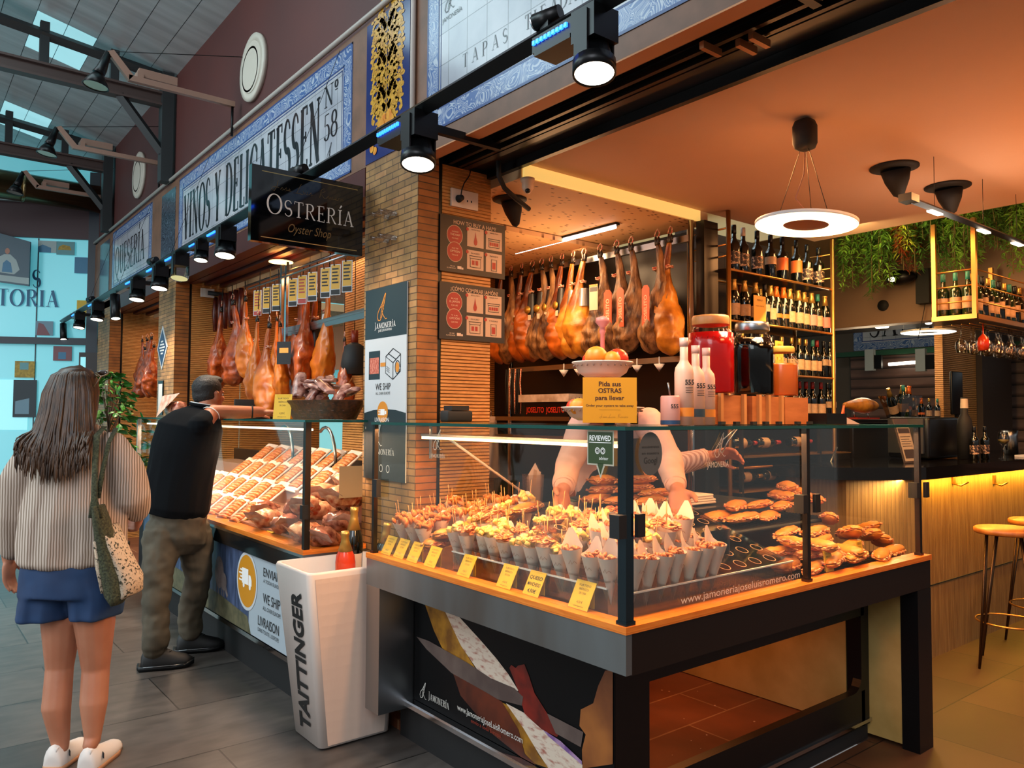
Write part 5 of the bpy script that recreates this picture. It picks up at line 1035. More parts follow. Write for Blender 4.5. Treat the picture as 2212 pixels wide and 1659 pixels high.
KW = {'dark': 'dark bottle with speckled label', 'orange': 'bottle with orange label', 'cream': 'gold-capped bottle with cream label', 'red': 'red-capped bottle with cream label', 'teal': 'teal-capped bottle', 'white': 'white-capped bottle', 'blk': 'black-capped bottle with cream label', 'chg': 'gold-foil champagne bottle', 'cho': 'orange-foil champagne bottle', 'chp': 'champagne bottle with pink label', 'green': 'green bottle'}
def bottle(k, loc, where, rot=None, s=1, grp='bottles on the brass shelf'):
    BC[k, where] = BC.get((k, where), 0)+1
    return place(wb[k], USED, loc, rot or (0, 0, random.uniform(-.5, .5)-.9), '%s %s from left, %s' % (ORD[BC[k, where]-1], KW[k], where), grp, s)
def row(z, items, where, Y=2.96, s=1):
    for px_, k in items: q = P(px_, 700, Y=Y); bottle(k, (q.x, Y+random.uniform(-.01, .01), z), where, None, s)
row(2.418, ((1585, 'dark'), (1607, 'white'), (1634, 'dark'), (1665, 'blk'), (1694, 'orange'), (1722, 'orange'), (1746, 'dark'), (1772, 'dark')), 'top shelf', s=1.02)
row(2.103, ((1588, 'chg'), (1608, 'chg'), (1630, 'chg'), (1650, 'blk'), (1663, 'chg'), (1676, 'cho'), (1690, 'cho'), (1704, 'chg'), (1722, 'chg'), (1738, 'chg'), (1752, 'chp'), (1766, 'teal'), (1784, 'chp')), 'second shelf', s=.93)
row(2.103, ((1600, 'cho'), (1640, 'chg'), (1696, 'cho'), (1745, 'chg')), 'back of second shelf', 3.08, .93)
row(1.788, ((1600, 'cream'), (1622, 'blk'), (1645, 'cream'), (1668, 'blk'), (1690, 'cream'), (1708, 'cream'), (1724, 'cream'), (1740, 'cream'), (1754, 'teal'), (1766, 'red'), (1780, 'blk'), (1793, 'blk')), 'third shelf', s=.88)
row(1.483, ((1640, 'red'), (1665, 'red'), (1690, 'red'), (1712, 'red'), (1728, 'red'), (1742, 'red'), (1756, 'red'), (1770, 'red'), (1784, 'blk'), (1795, 'blk')), 'lowest shelf above the bar', s=.9)
for (z, pxs) in ((1.30, (1610, 1660, 1730)), (1.09, (1620, 1672, 1765))):
    for px_ in pxs: q = P(px_, 970 if z > 1.2 else 1030, Y=2.9); bottle('red' if z > 1.2 else 'cream', (q.x-.14, 2.9, z+.04), 'lying rack %s' % ('upper level' if z > 1.2 else 'lower level'), (0, pi/2, 0), .9)
lr = thing('lying_bottle_rack', 'low dark rack with slanted bars where bottles lie flat', 'rack', (4.6, 2.95, 0)); 
for z in (1.255, 1.045): MB().box(4.0, 5.3, 2.8, 3.1, z, z+.008).build('board', brass, lr)
MB().box(4.0, 5.35, 3.105, 3.13, .0, 1.44).build('back_panel', blackm, lr)
for x in (4.02, 4.9, 5.33): MB().box(x-.01, x+.01, 2.8, 2.82, 0, 1.45).build('upright', dks, lr)
MB().tube([(4.9, 2.795, 1.07), (5.1, 2.795, 1.30)], .007, 6).build('brace', steel, lr)
for (px_, y_, w_, h_, lb) in ((1641, 640, .13, .17, 'yellow price card hooked on the second bottle shelf'), (1683, 730, .09, .15, 'yellow price card behind the dark jar lid')):
    q = P(px_, y_+30, Y=2.835); t = thing('price_card', lb, 'price card', q); MB().box(q.x-w_/2, q.x+w_/2, 2.833, 2.836, q.z-.08, q.z-.08+h_).build('card', mat('amber_card', '#c8963c', .5), t); m = MB(); fr = frame((q.x-w_/2, 2.8325, q.z-.08), (1, 0, 0), (0, 0, 1)); sans(m, 'VERMUT', fr, w_/2, h_*.8, .012, .0005, w=w_*.5, align='C'); sans(m, 'copa 3,50 €', fr, w_/2, h_*.6, .009, .0005, w=w_*.7, align='C'); m.build('print', mat('card_ink', '#3a2a10'), t)
# ================================================================ things on the glass top
TOP = 1.4715
pinkw = mat('matte_white_bottle', '#e6b498', .38)
def oil(px_, Y, h, band, lb):
    q = P(px_, 918, Y=Y); x, y = q.x, Y; r = .034 if h > .29 else .031; t = thing('oil_bottle', lb, 'bottle', (x, y, TOP), 'white oil bottles on the glass top')
    MB().lathe([(0, 0), (r, 0), (r, h*.60), (r*.9, h*.66), (r*.5, h*.72), (r*.42, h*.75), (r*.42, h*.93), (0, h*.93)], 24, (x, y, TOP)).build('body', pinkw, t)
    MB().lathe([(r*.46, h*.90), (r*.46, h*1.0), (0, h*1.0)], 20, (x, y, TOP)).build('cap', mat('blush_cap', '#e8b8a4', .4), t)
    MB().lathe([(r+.0007, h*.10), (r+.0007, h*.20)], 24, (x, y, TOP), close=True).build('colour_band', mat(band[0], band[1], .4), t)
    m = MB(); d = V(-.62, -.78, 0); u = V(.78, -.62, 0); sans(m, '555', (V(x, y, TOP)+d*(r+.0015), u, V(0, 0, 1), d), .012, h*.46, .018, 0, w=.032, align='C', bold=.02)
    for k in range(3): m.box(0, 0, 0, 0, 0, 0); m.add([V(x, y, TOP)+d*(r+.0015)+u*a+V(0, 0, b) for a, b in ((-.002, h*.42-k*.008), (.024, h*.42-k*.008), (.024, h*.42-k*.008+.002), (-.002, h*.42-k*.008+.002))], [(0, 1, 2, 3)])
    m.build('print', ink, t)
oil(1478, 1.80, .315, ('orange_band', '#e88a2c'), 'tallest white bottle with orange band and 555, leftmost of the three'); oil(1503, 1.86, .30, ('slate_band', '#3a4a52'), 'white bottle with dark band and 555, middle of the three'); oil(1526, 1.90, .30, ('orange_band', '#e88a2c'), 'white bottle with orange band and 555, rightmost of the three')
q = P(1448, 919, Y=1.79); t = thing('drink_can', 'pink can with 555 and blue foot, spoon sticking out, before the white bottles', 'can', (q.x, 1.79, TOP)); x, y = q.x, 1.79
MB().lathe([(0, 0), (.032, 0), (.034, .004), (.034, .098), (.031, .104), (0, .104)], 24, (x, y, TOP)).build('can_body', mat('pink_can', '#d89484', .35), t); MB().lathe([(.0347, .004), (.0347, .018)], 24, (x, y, TOP), close=True).build('blue_foot', mat('can_blue', '#2a4468', .4), t)
m = MB(); d = V(-.62, -.78, 0); u = V(.78, -.62, 0); sans(m, '555', (V(x, y, TOP)+d*.0355, u, V(0, 0, 1), d), .008, .06, .014, 0, w=.026, align='C', bold=.02); m.build('print', ink, t); MB().tube([(x, y, TOP+.1), (x-.012, y, TOP+.15)], .003, 6).build('spoon', steel, t)
# liquid jars on wooden stands
wst = thing('jar_stand', 'wooden block stand carrying the big drink jars on the glass top', 'stand', (2.98, 2.02, TOP))
ow = mat('orange_box_wood', '#c07038', .5, col2='#a85c28', ns=6, stretch=(1, 1, 5))
for (a, b) in ((2.62, 2.86), (2.90, 3.12), (3.15, 3.34)): MB().box(a, b, 1.97, 2.12, TOP, TOP+.122).build('block', ow, wst)
for x in (2.66, 2.82, 2.93, 3.0, 3.10): MB().box(x, x+.018, 1.955, 1.97, TOP, TOP+.128).build('slat', wood, wst)
for x in (2.64, 2.74, 2.86, 2.95, 3.05, 3.2, 3.3): MB().box(x, x+.03, 1.94, 1.955, TOP, TOP+.012).build('foot', blackm, wst)
def jar(lb, x, y, z, r, h, liq, lid, lh=.86, sq=False):
    t = thing('drink_jar', lb, 'jar', (x, y, z)); g = [(0, 0), (r*.96, 0), (r, .01), (r, h*.62), (r*.98, h*.7), (r*.8, h*.82), (r*.72, h*.86), (r*.74, h*.92)]
    MB().lathe([(0, .008), (r*.95, .008), (r*.975, .014), (r*.975, h*.62), (r*.955, h*min(lh, .78)), (0, h*min(lh, .78))], 32, (x, y, z)).build('liquid', liq, t)
    MB().lathe(g, 32, (x, y, z), close=True).build('glass_body', glass, t); m = MB()
    for k in range(24): a = 2*pi*k/24; m.tube([(x+r*.99*cos(a), y+r*.99*sin(a), z+h*.7), (x+r*.82*cos(a), y+r*.82*sin(a), z+h*.82)], .0018, 4)
    m.build('fluting', acry, t); MB().lathe([(r*.78, h*.88), (r*.8, h*.89), (r*.8, h*.97), (r*.76, h*1.0), (0, h*1.0)], 32, (x, y, z)).build('lid', lid, t)
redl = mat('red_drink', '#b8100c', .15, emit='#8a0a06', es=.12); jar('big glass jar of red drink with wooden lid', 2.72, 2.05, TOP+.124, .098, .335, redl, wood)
jar('big glass jar of black drink with steel lid', 3.02, 2.05, TOP+.124, .094, .33, mat('black_drink', '#060404', .08), steel); jar('smaller jar of amber honey-coloured drink behind the black one', 3.245, 2.05, TOP+.124, .078, .235, mat('amber_drink', '#b8561c', .2), mat('straw_lid', '#c8983c', .5), .66)
# two-tier fruit stand with the oyster sign
fs = thing('fruit_stand', 'two-tier white pierced dish stand of fruit on the glass top', 'stand', (2.03, 2.0, TOP)); cer = mat('blush_ceramic', '#e8c8b4', .35)
bowl = lambda r, z, h: MB().lathe([(0, z), (r*.6, z), (r*.8, z+h*.3), (r*.94, z+h*.9), (r*1.03, z+h), (r*1.03, z+h+.004), (r*.92, z+h*.95), (r*.74, z+h*.35), (0, z+.008)], 40, (2.02, 2.0, 0))
for (r, z, h, n_) in ((.146, 1.487, .045, 34), (.108, 1.645, .05, 26)):
    b = bowl(r, z, h).build('bowl', cer, fs); m = MB()
    for k in range(n_): a = 2*pi*k/n_; m.ball((2.02+r*.97*cos(a), 2.0+r*.97*sin(a), z+h*.78), .0038, 6, k=4)
    m.build('pierced_rim', mat('pierced_shadow', '#9a7460', .6), b)
MB().lathe([(.05, TOP), (.045, TOP+.006), (.012, TOP+.016), (.008, 1.50), (.008, 1.80), (.012, 1.81), (.009, 1.825), (.026, 1.845), (.024, 1.86), (0, 1.868)], 20, (2.02, 2.0, 0)).build('column', mat('rose_ceramic', '#d8786c', .4), fs)
fc = {'orange': mat('orange_peel', '#e88418', .45), 'red': mat('red_apple', '#c83214', .3), 'dark': mat('dark_red_fruit', '#7a1c10', .35)}
for k, (a, r, z, rr, c) in enumerate(((3.4, .045, 1.715, .042, 'orange'), (5.6, .055, 1.712, .04, 'red'), (4.5, .06, 1.705, .032, 'orange'), (1.5, .06, 1.708, .036, 'red'), (3.0, .105, 1.535, .034, 'orange'), (6.1, .105, 1.535, .036, 'orange'), (5.75, .1, 1.55, .03, 'dark'), (.6, .1, 1.535, .034, 'orange'), (2.2, .1, 1.535, .034, 'red'))):
    x, y = 2.02+r*cos(a), 2.0+r*sin(a); t = thing('fruit', {'orange': 'orange', 'red': 'red apple', 'dark': 'dark red plum'}[c]+(' in the upper bowl' if z > 1.6 else ' in the lower bowl')+', ' + ('front left', 'front right', 'front middle', 'at the back', 'left side', 'right side', 'tucked by the sign', 'rear right', 'rear left')[k], 'fruit', (x, y, z-rr), 'fruit in the dish stand')
    MB().ball((x, y, z), (rr, rr, rr*.92), 18).build('flesh', fc[c], t); MB().cyl((x, y, z+rr*.88), (x+.003, y, z+rr*1.02), .002, 5).build('stalk', hoofm, t)
t = thing('oyster_sign', 'yellow card reading Pida sus OSTRAS para llevar before the fruit', 'sign', (1.93, 1.88, TOP)); u = V(.80, -.60, 0); o_ = P(1245, 915, Y=2.0); d_ = V(-.6, -.8, 0); o_ = V(1.852, 1.928, TOP+.008); fr = frame(o_, u, (0, 0, 1)); 
MB().prism(rect(0, 0, .186, .156), fr, -.002, 0).build('card', mat('saffron_card', '#e8980c', .5), t); MB().prism(rect(.075, -.008, .11, .05), fr, -.03, -.0025).build('foot', black, t)
m = MB()
for s_, y_, h_, w_ in (('Pida sus', .126, .016, .076), ('OSTRAS', .103, .0165, .08), ('para llevar', .079, .015, .1), ('Order your oysters to take away', .056, .0075, .165)): sans(m, s_, fr, .093, y_, h_, .0006, w=w_, align='C', bold=.022)
m.box(0, 0, 0, 0, 0, 0); art(m, fr, rect(.055, .044, .13, .0446)); m.build('lettering', mat('brown_ink', '#4a1c08', .6), t); m = MB(); script(m, fr, .06, .018, .012, 'José Luis Romero', 1, .0008); m.build('signature', mat('ochre_ink', '#a86410', .6), t)
t = thing('small_sauce_bottle', 'small white sauce bottle right of the yellow oyster sign', 'bottle', (2.23, 2.1, TOP)); MB().lathe([(0, 0), (.02, 0), (.02, .09), (.008, .12), (.008, .16), (0, .16)], 16, (2.23, 2.1, TOP)).build('body', pinkw, t); MB().lathe([(.0205, .03), (.0205, .07)], 16, (2.23, 2.1, TOP), close=True).build('label', labs[0], t)
t = thing('pepper_jar', 'small dark glass jar with white cap behind the can', 'jar', (2.32, 2.12, TOP)); MB().lathe([(0, 0), (.016, 0), (.016, .05), (0, .05)], 14, (2.32, 2.12, TOP)).build('body', bglass, t); MB().lathe([(.017, .05), (.017, .065), (0, .065)], 14, (2.32, 2.12, TOP)).build('cap', white, t)
t = thing('menu_stack', 'black box with paper menus and orange napkin at the right end of the glass top', 'box', (3.48, 1.95, TOP)); MB().box(3.38, 3.56, 1.9, 2.05, TOP, TOP+.05).build('box', black, t); MB().prism([(0, 0), (.2, 0), (.02, .045)], frame((3.58, 1.95, TOP), (1, 0, 0), (0, 0, 1)), -.12, 0).build('papers', paper, t); MB().prism([(0, 0), (.03, 0), (.04, .09)], frame((3.56, 1.93, TOP), (1, 0, 0), (0, 0, 1)), -.01, 0).build('napkin', mat('orange_napkin', '#d8501c', .6), t)
# ================================================================ ceiling fittings
t = thing('ring_pendant', 'glowing ring pendant lamp hung from a black canister over the counter', 'pendant lamp', (3.0, 1.77, 2.77)); c = V(3.0, 1.77, 2.315)
MB().rbox((3.0, 1.77, 2.70), (.09, .09, .135), .03).build('canopy', blackm, t)
Q = Matrix.Translation(c)@Matrix.Rotation(radians(4), 4, (.6, .8, 0))
MB().lathe([(.075, .0), (.075, .012), (.207, .012), (.207, .0), (.2, -.004)], 56, M=Q, close=True).build('ring_body', white, t); MB().lathe([(.205, -.003), (.092, -.003)], 56, M=Q, close=True).build('light_ring', mat('ring_glow', '#ffffff', .4, emit='#ffd8a0', es=7), t)
MB().lathe([(.091, -.002), (.0, -.002)], 40, M=Q).build('centre_disc', mat('rose_disc', '#8a5444', .4), t)
for a in (.3, 2.4, 4.5): MB().tube([(3.0+.02*cos(a), 1.77+.02*sin(a), 2.635), (3.0+.12*cos(a), 1.77+.12*sin(a), 2.33)], .0015, 4).build('wire', black, t)
MB().tube([(3.0, 1.77, 2.63), (2.97, 1.76, 2.52), (2.94, 1.78, 2.42), (2.98, 1.76, 2.37), (3.06, 1.75, 2.36), (3.03, 1.75, 2.33)], .0025, 5).build('cable', mat('pink_cable', '#8a5a4c', .5), t)
light('AREA', 'ring_pendant_bulb', (3.0, 1.77, 2.295), 16, (1, .74, .45), .36)
for k, (x, y, z, r, lb) in enumerate(((2.64, 3.33, 2.698, .095, 'black cone spotlight in the perforated ceiling above the notice boards'), (3.93, 1.83, 2.768, .115, 'black cone spotlight in the ceiling right of the ring pendant'), (4.48, 1.80, 2.768, .115, 'black cone spotlight in the ceiling behind the spot bar'))):
    t = thing('cone_spotlight', lb, 'spotlight', (x, y, z), 'cone spotlights in the ceiling'); MB().lathe([(0, .0), (r, .0), (r, -.006), (r*.8, -.014), (0, -.014)], 30, (x, y, z)).build('rim', blackm, t)
    MB().lathe([(r*.62, -.012), (r*.5, -.07), (r*.22, -.14), (0, -.155)], 24, (x+.01, y, z), 0, Matrix.Rotation(-.25, 4, 'Y')).build('cone', blackm, t)
t = thing('security_camera', 'small white dome camera on the perforated ceiling', 'camera', (2.75, 3.25, 2.70)); q = P(1140, 385, Z=2.70); MB().lathe([(0, 0), (.036, 0), (.036, -.015), (.03, -.02), (.03, -.05), (.012, -.075), (0, -.078)], 20, (q.x, q.y, 2.698)).build('dome', mat('camera_white', '#d8b898', .4), t); MB().ball((q.x-.01, q.y-.012, 2.632), .014, 10).build('lens', black, t)
tag(MB().tube([(2.33, 3.03, 2.77), (2.34, 3.04, 2.70), (2.40, 3.07, 2.655), (2.50, 3.10, 2.625), (2.62, 3.14, 2.60)], .013, 8).build('curved_cable', blackm), 'thick black curved cable sweeping down below the lintel', 'cable')
t = thing('spot_bar', 'slim black bar lamp with bright spots hung below the ceiling', 'lamp', (4.3, 1.64, 2.5)); a, b = V(3.68, 1.64, 2.515), V(5.3, 1.62, 2.50); MB().tube([a, b], .018, 4, sm=False).build('bar', black, t)
for f in (.15, .5, .78): p_ = a.lerp(b, f); MB().box(p_.x-.06, p_.x+.06, p_.y-.014, p_.y+.012, p_.z-.022, p_.z-.014).build('spot', lampglow, t); MB().tube([p_, (p_.x, p_.y, 2.77)], .0015, 4).build('wire', black, t)
MB().box(3.62, 3.70, 1.61, 1.67, 2.50, 2.535).build('end_cap', black, t)
light('POINT', 'spot_bar_bulb', (4.3, 1.6, 2.3), 4, (1, .85, .7), .1)
t = thing('shutter_bracket', 'pair of pale brackets on the shutter housing at the top right', 'bracket', (2.2, 1.2, 2.75))
for (px_, py_) in ((1535, 105), (1612, 100), (1640, 85)): q = P(px_, py_, Z=2.75); MB().box(q.x-.05, q.x+.05, q.y-.01, q.y+.008, 2.735, 2.76).build('plate', mat('worn_metal', '#a8744c', .4, .5), t)
# ================================================================ bar on the right
bar = thing('bar_counter', 'long bar with black stone top and lit vertical-board wooden front', 'bar', (6.5, 2.5, 0))
FB = frame((0, 0, 0), (1, 0, 0), (0, 1, 0))
MB().prism([(4.57, 2.45), (4.95, 2.21), (9, 2.21), (9, 2.86), (4.57, 2.86)], FB, 0, 1.125).build('front_boards', ribsv, bar); MB().prism([(4.42, 2.44), (4.9, 2.12), (9, 2.12), (9, 2.9), (4.42, 2.9)], FB, 1.13, 1.205).build('stone_top', mat('black_stone', '#0d0b0a', .08), bar)
MB().box(5.0, 9, 2.205, 2.2095, .45, .456).build('seam', blackm, bar)
for px_ in (2062, 2150, 2230): q = P(px_, 1045, Y=2.2); MB().tube([(q.x, 2.205, q.z), (q.x, 2.16, q.z-.01), (q.x+.06, 2.14, q.z+.01)], .006, 6).box(q.x-.02, q.x+.02, 2.2, 2.209, q.z, q.z+.06).build('bag_hook', brass, bar)
light('AREA', 'bar_strip_light', (7.0, 2.165, 1.12), 36, (1, .55, .06), 3.9, .02)
light('AREA', 'bar_strip_light', (4.75, 2.26, 1.12), 5, (1, .66, .3), .3, .02)
def make_stool():
    t = thing('bar_stool', 'x', 'stool', (0, 0, 0)); MB().lathe([(0, .0), (.18, .0), (.188, .008), (.188, .028), (.18, .034), (0, .034)], 36, (0, 0, .80)).build('seat', mat('stool_wood', '#a86428', .45, col2='#8a4c18', ns=5, stretch=(1, 6, 1)), t)
    for k in range(4): a = pi/4+k*pi/2; f = (.225*cos(a), .225*sin(a), 0); MB().tube([(.13*cos(a+.3), .13*sin(a+.3), .80), f], .007, 8).tube([(.13*cos(a-.3), .13*sin(a-.3), .80), f], .007, 8).build('leg', mat('dark_bronze', '#4a3420', .35, .8), t)
    m = MB(); m.tube([(.185*cos(2*pi*j/36), .185*sin(2*pi*j/36), .27) for j in range(37)], .006, 8, cap=False); m.build('foot_ring', brass, t); return t
st = make_stool(); place(st, USED, (5.36, 1.84, 0), (0, 0, .3), 'round wooden bar stool nearest the display counter', 'bar stools'); place(st, USED, (5.98, 1.86, 0), (0, 0, .8), 'second bar stool, cut by the right edge of the photo', 'bar stools')
# things on and behind the bar
bb = thing('back_bar', 'dark back bar cabinet behind the stone top', 'cabinet', (5.9, 3.2, 0)); MB().box(5.22, 7.2, 2.98, 3.25, 0, 1.46).build('cabinet', mat('dark_cabinet', '#16120c', .5), bb); MB().box(5.21, 7.25, 2.95, 3.27, 1.465, 1.49).build('top', black, bb)
q = P(1860, 872, Y=3.08); t = thing('carved_ham', 'cut ham on a red holder on the back bar', 'ham', (q.x, 3.08, 1.49)); r_ = []
for i in range(16): u = i/15; r = .065*sqrt(max(.02, sin(pi*min(1, .12+u*.88))))*(.45+.55*min(1, u*2)); r_.append([(q.x-.26+.54*u, 3.08+r*.8*cos(2*pi*j/14), 1.60+r*(1+.12*noise.noise(V(u*6, j, 0)))*sin(2*pi*j/14)) for j in range(14)])
MB().loft(r_).build('meat', hamgold, t); MB().box(q.x-.15, q.x+.2, 3.03, 3.13, 1.492, 1.505).build('base', mat('red_board', '#8a2410', .4), t); MB().tube([(q.x-.1, 3.08, 1.5), (q.x-.12, 3.08, 1.56)], .008, 6).tube([(q.x+.12, 3.08, 1.5), (q.x+.1, 3.08, 1.54)], .008, 6).build('clamp', steel, t)
q = P(1945, 885, Y=3.1); t = thing('champagne_cooler', 'clear flared ice bowl full of champagne bottles on the back bar', 'ice bowl', (q.x, 3.1, 1.49)); MB().lathe([(.1, 0), (.17, .2), (.168, .2), (.098, .004), (0, .004)], 4, (q.x, 3.1, 1.492), 0, Matrix.Rotation(.5, 4, 'Z'), sm=False).build('bowl', acry, t)
for k, (dx, dy, ax, kk) in enumerate(((-.12, 0, -.5, 'chg'), (-.04, -.05, -.1, 'green'), (.02, .0, .1, 'chg'), (.07, -.03, .2, 'cho'), (.11, .03, .35, 'chg'))): bottle(kk, (q.x+dx*.7, 3.1+dy, 1.51), 'in the ice bowl', (0, ax, 0), .9, 'bottles in the ice bowl')
for k, px_ in enumerate((1968, 1985, 2002, 2020, 2035)): q = P(px_, 880, Y=3.05); bottle(('cream', 'cho', 'cream', 'teal', 'cream')[k], (q.x, 3.03, 1.49), 'back bar right of the ice bowl', None, .62, 'bottles on the back bar')
q = P(1965, 1000, Y=2.4); t = thing('menu_board', 'clip menu board leaning on the bar top', 'menu', (q.x, 2.35, 1.206)); fr = frame((q.x-.11, 2.38, 1.207), (1, 0, 0), (0.1, .25, 1)); MB().prism(rect(0, 0, .2, .30), fr, -.008, 0).build('board', mat('menu_frame', '#4a3a30', .4), t); m = MB(); art(m, fr, rect(.012, .012, .188, .255)); m.build('paper', tagcream, t); m = MB(); art(m, fr, rect(.02, .20, .18, .235), 2); art(m, fr, rect(.03, .03, .17, .09), 2)
for k in range(5): art(m, fr, rect(.03, .11+k*.016, .17-.02*(k % 2), .114+k*.016), 2)
m.build('print', mat('menu_print', '#4a3c38', .5), t)
t = thing('espresso_machine', 'dark coffee machine with a steel side on the bar', 'coffee machine', (6.1, 2.5, 1.206)); MB().rbox((6.02, 2.62, 1.36), (.5, .3, .30), .02).build('body', black, t); MB().box(5.74, 5.765, 2.5, 2.75, 1.25, 1.5).build('side_plate', steel, t)
q = P(2066, 840, Y=2.6); t = thing('wall_tablet', 'black tablet screen standing tall on the coffee machine', 'screen', (q.x, 2.6, 1.51)); MB().rbox((q.x, 2.6, 1.70), (.20, .02, .34), .008).build('screen', black, t); MB().box(q.x-.02, q.x+.02, 2.59, 2.61, 1.51, 1.53).build('foot', black, t)
q = P(2068, 930, Y=2.45); t = thing('magnum_bottle', 'large matt black bottle with a white neck label on the bar', 'bottle', (q.x, 2.42, 1.206)); MB().lathe([(0, 0), (.05, 0), (.052, .24), (.045, .29), (.025, .33), (.022, .45), (0, .45)], 24, (q.x-.05, 2.38, 1.206)).build('body', blackm, t); MB().lathe([(.0265, .37), (.0235, .44)], 20, (q.x-.05, 2.38, 1.206), close=True).build('neck_label', tagcream, t)
for k, px_ in enumerate((2105, 2128)): q = P(px_, 970, Y=2.3); bottle('dark', (q.x, 2.3, 1.206), 'standing on the bar top', None, .8, 'bottles on the bar top')
q = P(2168, 975, Y=2.25); wg = mat('pale_wine', '#c8b860', .1, trans=.5)
def make_glass(wine=True):
    t = thing('wine_glass', 'x', 'wine glass', (0, 0, 0)); MB().lathe([(.034, .0), (.034, .002), (.004, .006), (.0035, .085), (.012, .095), (.035, .12), (.04, .15), (.03, .195), (.029, .195), (.038, .15), (.033, .12), (0, .098)], 20, close=True).build('glass_body', acry, t)
    if wine: MB().lathe([(0, .1), (.032, .12), (.0375, .142), (0, .142)], 20).build('wine', wg, t)
    return t
g1 = make_glass(); g1.location = (q.x, 2.25, 1.206); tag(g1, 'glass of white wine standing on the bar top')
t = thing('water_jug', 'steel jug on the bar behind the wine glass', 'jug', (7.2, 2.4, 1.206)); MB().lathe([(0, 0), (.06, 0), (.055, .15), (.06, .2), (.055, .2), (0, .19)], 20, (7.2, 2.45, 1.206)).build('body', steel, t); MB().tube([(7.14, 2.45, 1.38), (7.08, 2.45, 1.34), (7.13, 2.45, 1.25)], .007, 6).build('handle', steel, t)
t = thing('garnish_plate', 'white rectangular plate with green garnish at the bar edge', 'plate', (6.95, 2.2, 1.206)); MB().box(6.85, 7.15, 2.16, 2.3, 1.206, 1.22).build('plate', white, t); MB().tube([(6.9, 2.2, 1.225), (7.0, 2.22, 1.24), (7.08, 2.2, 1.226)], .008, 6).build('garnish', mat('leaf_green', '#5a8a24', .5), t)
# hanging bottle cage and glasses
cg = thing('hanging_bottle_cage', 'brass-framed cage of wine bottles hung from the ceiling over the bar', 'cage', (6.0, 2.1, 2.14))
for (x, y) in ((5.31, 1.985), (5.31, 2.225), (6.25, 1.985), (6.25, 2.225), (7.2, 1.985)): MB().box(x-.013, x+.013, y-.013, y+.013, 2.14, 2.768 if x < 5.5 else 2.6).build('post', brass, cg)
for z in (2.245, 2.345, 2.445): MB().tube([(5.31, 2.225, z), (5.31, 1.985, z), (7.2, 1.985, z)], .005, 6).build('rail', brass, cg)
MB().box(5.30, 7.2, 1.975, 2.235, 2.142, 2.158).build('floor', mat('cage_floor', '#5a3a1c', .4, .4), cg); MB().box(5.30, 7.2, 1.97, 1.985, 2.13, 2.16).box(5.295, 5.32, 1.97, 2.24, 2.13, 2.16).build('bottom_frame', brass, cg)
for k in range(3): bottle('green', (5.38+.0*k, 2.05+k*.075, 2.16), 'left end of the hanging cage', None, .95, 'bottles in the hanging cage')
for k in range(14): bottle(('cream', 'green', 'blk')[k % 3], (5.47+k*.095, 2.07, 2.16), 'front row of the hanging cage', None, .95, 'bottles in the hanging cage')
g0 = make_glass(False)
for k in range(26):
    x = 5.62+(k % 13)*.115; y = 2.06+.11*(k//13)+.02*(k % 2); lb = '%s upturned wine glass from left, %s row under the hanging cage' % (ORD[k % 13], 'front' if k < 13 else 'back')
    place(g0, USED, (x, y, 2.13), (pi, 0, 0), lb, 'wine glasses hanging under the cage', .95)
t = thing('red_goblet', 'single red-orange glass hanging among the clear ones', 'goblet', (5.72, 2.0, 2.13)); MB().lathe([(.004, 0), (.004, -.07), (.03, -.1), (.036, -.14), (.028, -.18), (0, -.18)], 18, (5.55, 2.03, 2.125)).build('glass_body', mat('red_glass', '#b83214', .2), t)
t = thing('glass_rail', 'thin rails under the cage that the glasses hang from', 'rail', (6.3, 2.1, 2.135)); 
for y in (2.03, 2.09, 2.14, 2.2): MB().tube([(5.5, y, 2.122), (7.1, y, 2.122)], .003, 4).build('wire', brass, t)
# trailing plants on the bulkhead
greens = [mat('leaf_mid_green', '#86b840', .5, col2='#4c7c24', ns=9), mat('leaf_lime', '#c8c83c', .5, col2='#8aa830', ns=9), mat('leaf_rust', '#a8481c', .5, col2='#6a2410', ns=9), mat('leaf_dark', '#5c8c34', .5, col2='#3c6424', ns=9)]
def vine(mb, x, y, z1, z0, rnd, dens=1.0):
    n = int((z1-z0)/.022*dens); ph = rnd.uniform(0, 6)
    for i in range(n):
        u = i/n; c = V(x+.03*sin(u*5+ph)+.02*rnd.uniform(-1, 1), y+.035*sin(u*4+ph*1.3)+.02*rnd.uniform(-1, 1), z1+(z0-z1)*u)
        for s in (-1, 1):
            a = rnd.uniform(0, 2*pi); L = rnd.uniform(.04, .085)*(1-.35*u); d = V(cos(a), sin(a), rnd.uniform(-.9, .35)).normalized(); w = d.cross(V(0, 0, 1)).normalized()*L*.13; e = c+d*L+V(0, 0, -L*.25); mdl = c+d*L*.45
            mb.add([c, mdl+w, e, mdl-w], [(0, 1, 2, 3)])
prn = random.Random(5)
PL = [(1815, 1870, (560, 640), 0, 'leftmost green trailing plant beside the bottle shelf'), (1870, 1925, (560, 625), 0, 'green trailing plant, second from left on the bulkhead'), (1915, 1965, (530, 560), 1, 'yellow-green trailing plant above the rust-red one'), (1935, 1968, (590, 625), 2, 'rust-red trailing plant among the green ones'), (1960, 2030, (545, 600), 3, 'dark green trailing plant left of the cage posts'), (2020, 2110, (545, 600), 0, 'thick green trailing plant behind the hanging cage'), (2105, 2180, (500, 545), 3, 'green trailing plant right of the hanging cage post'), (2170, 2250, (530, 600), 0, 'rightmost green trailing plant at the photo edge'), (1880, 1905, (620, 660), 3, 'longest thin green strand hanging above the black vent')]
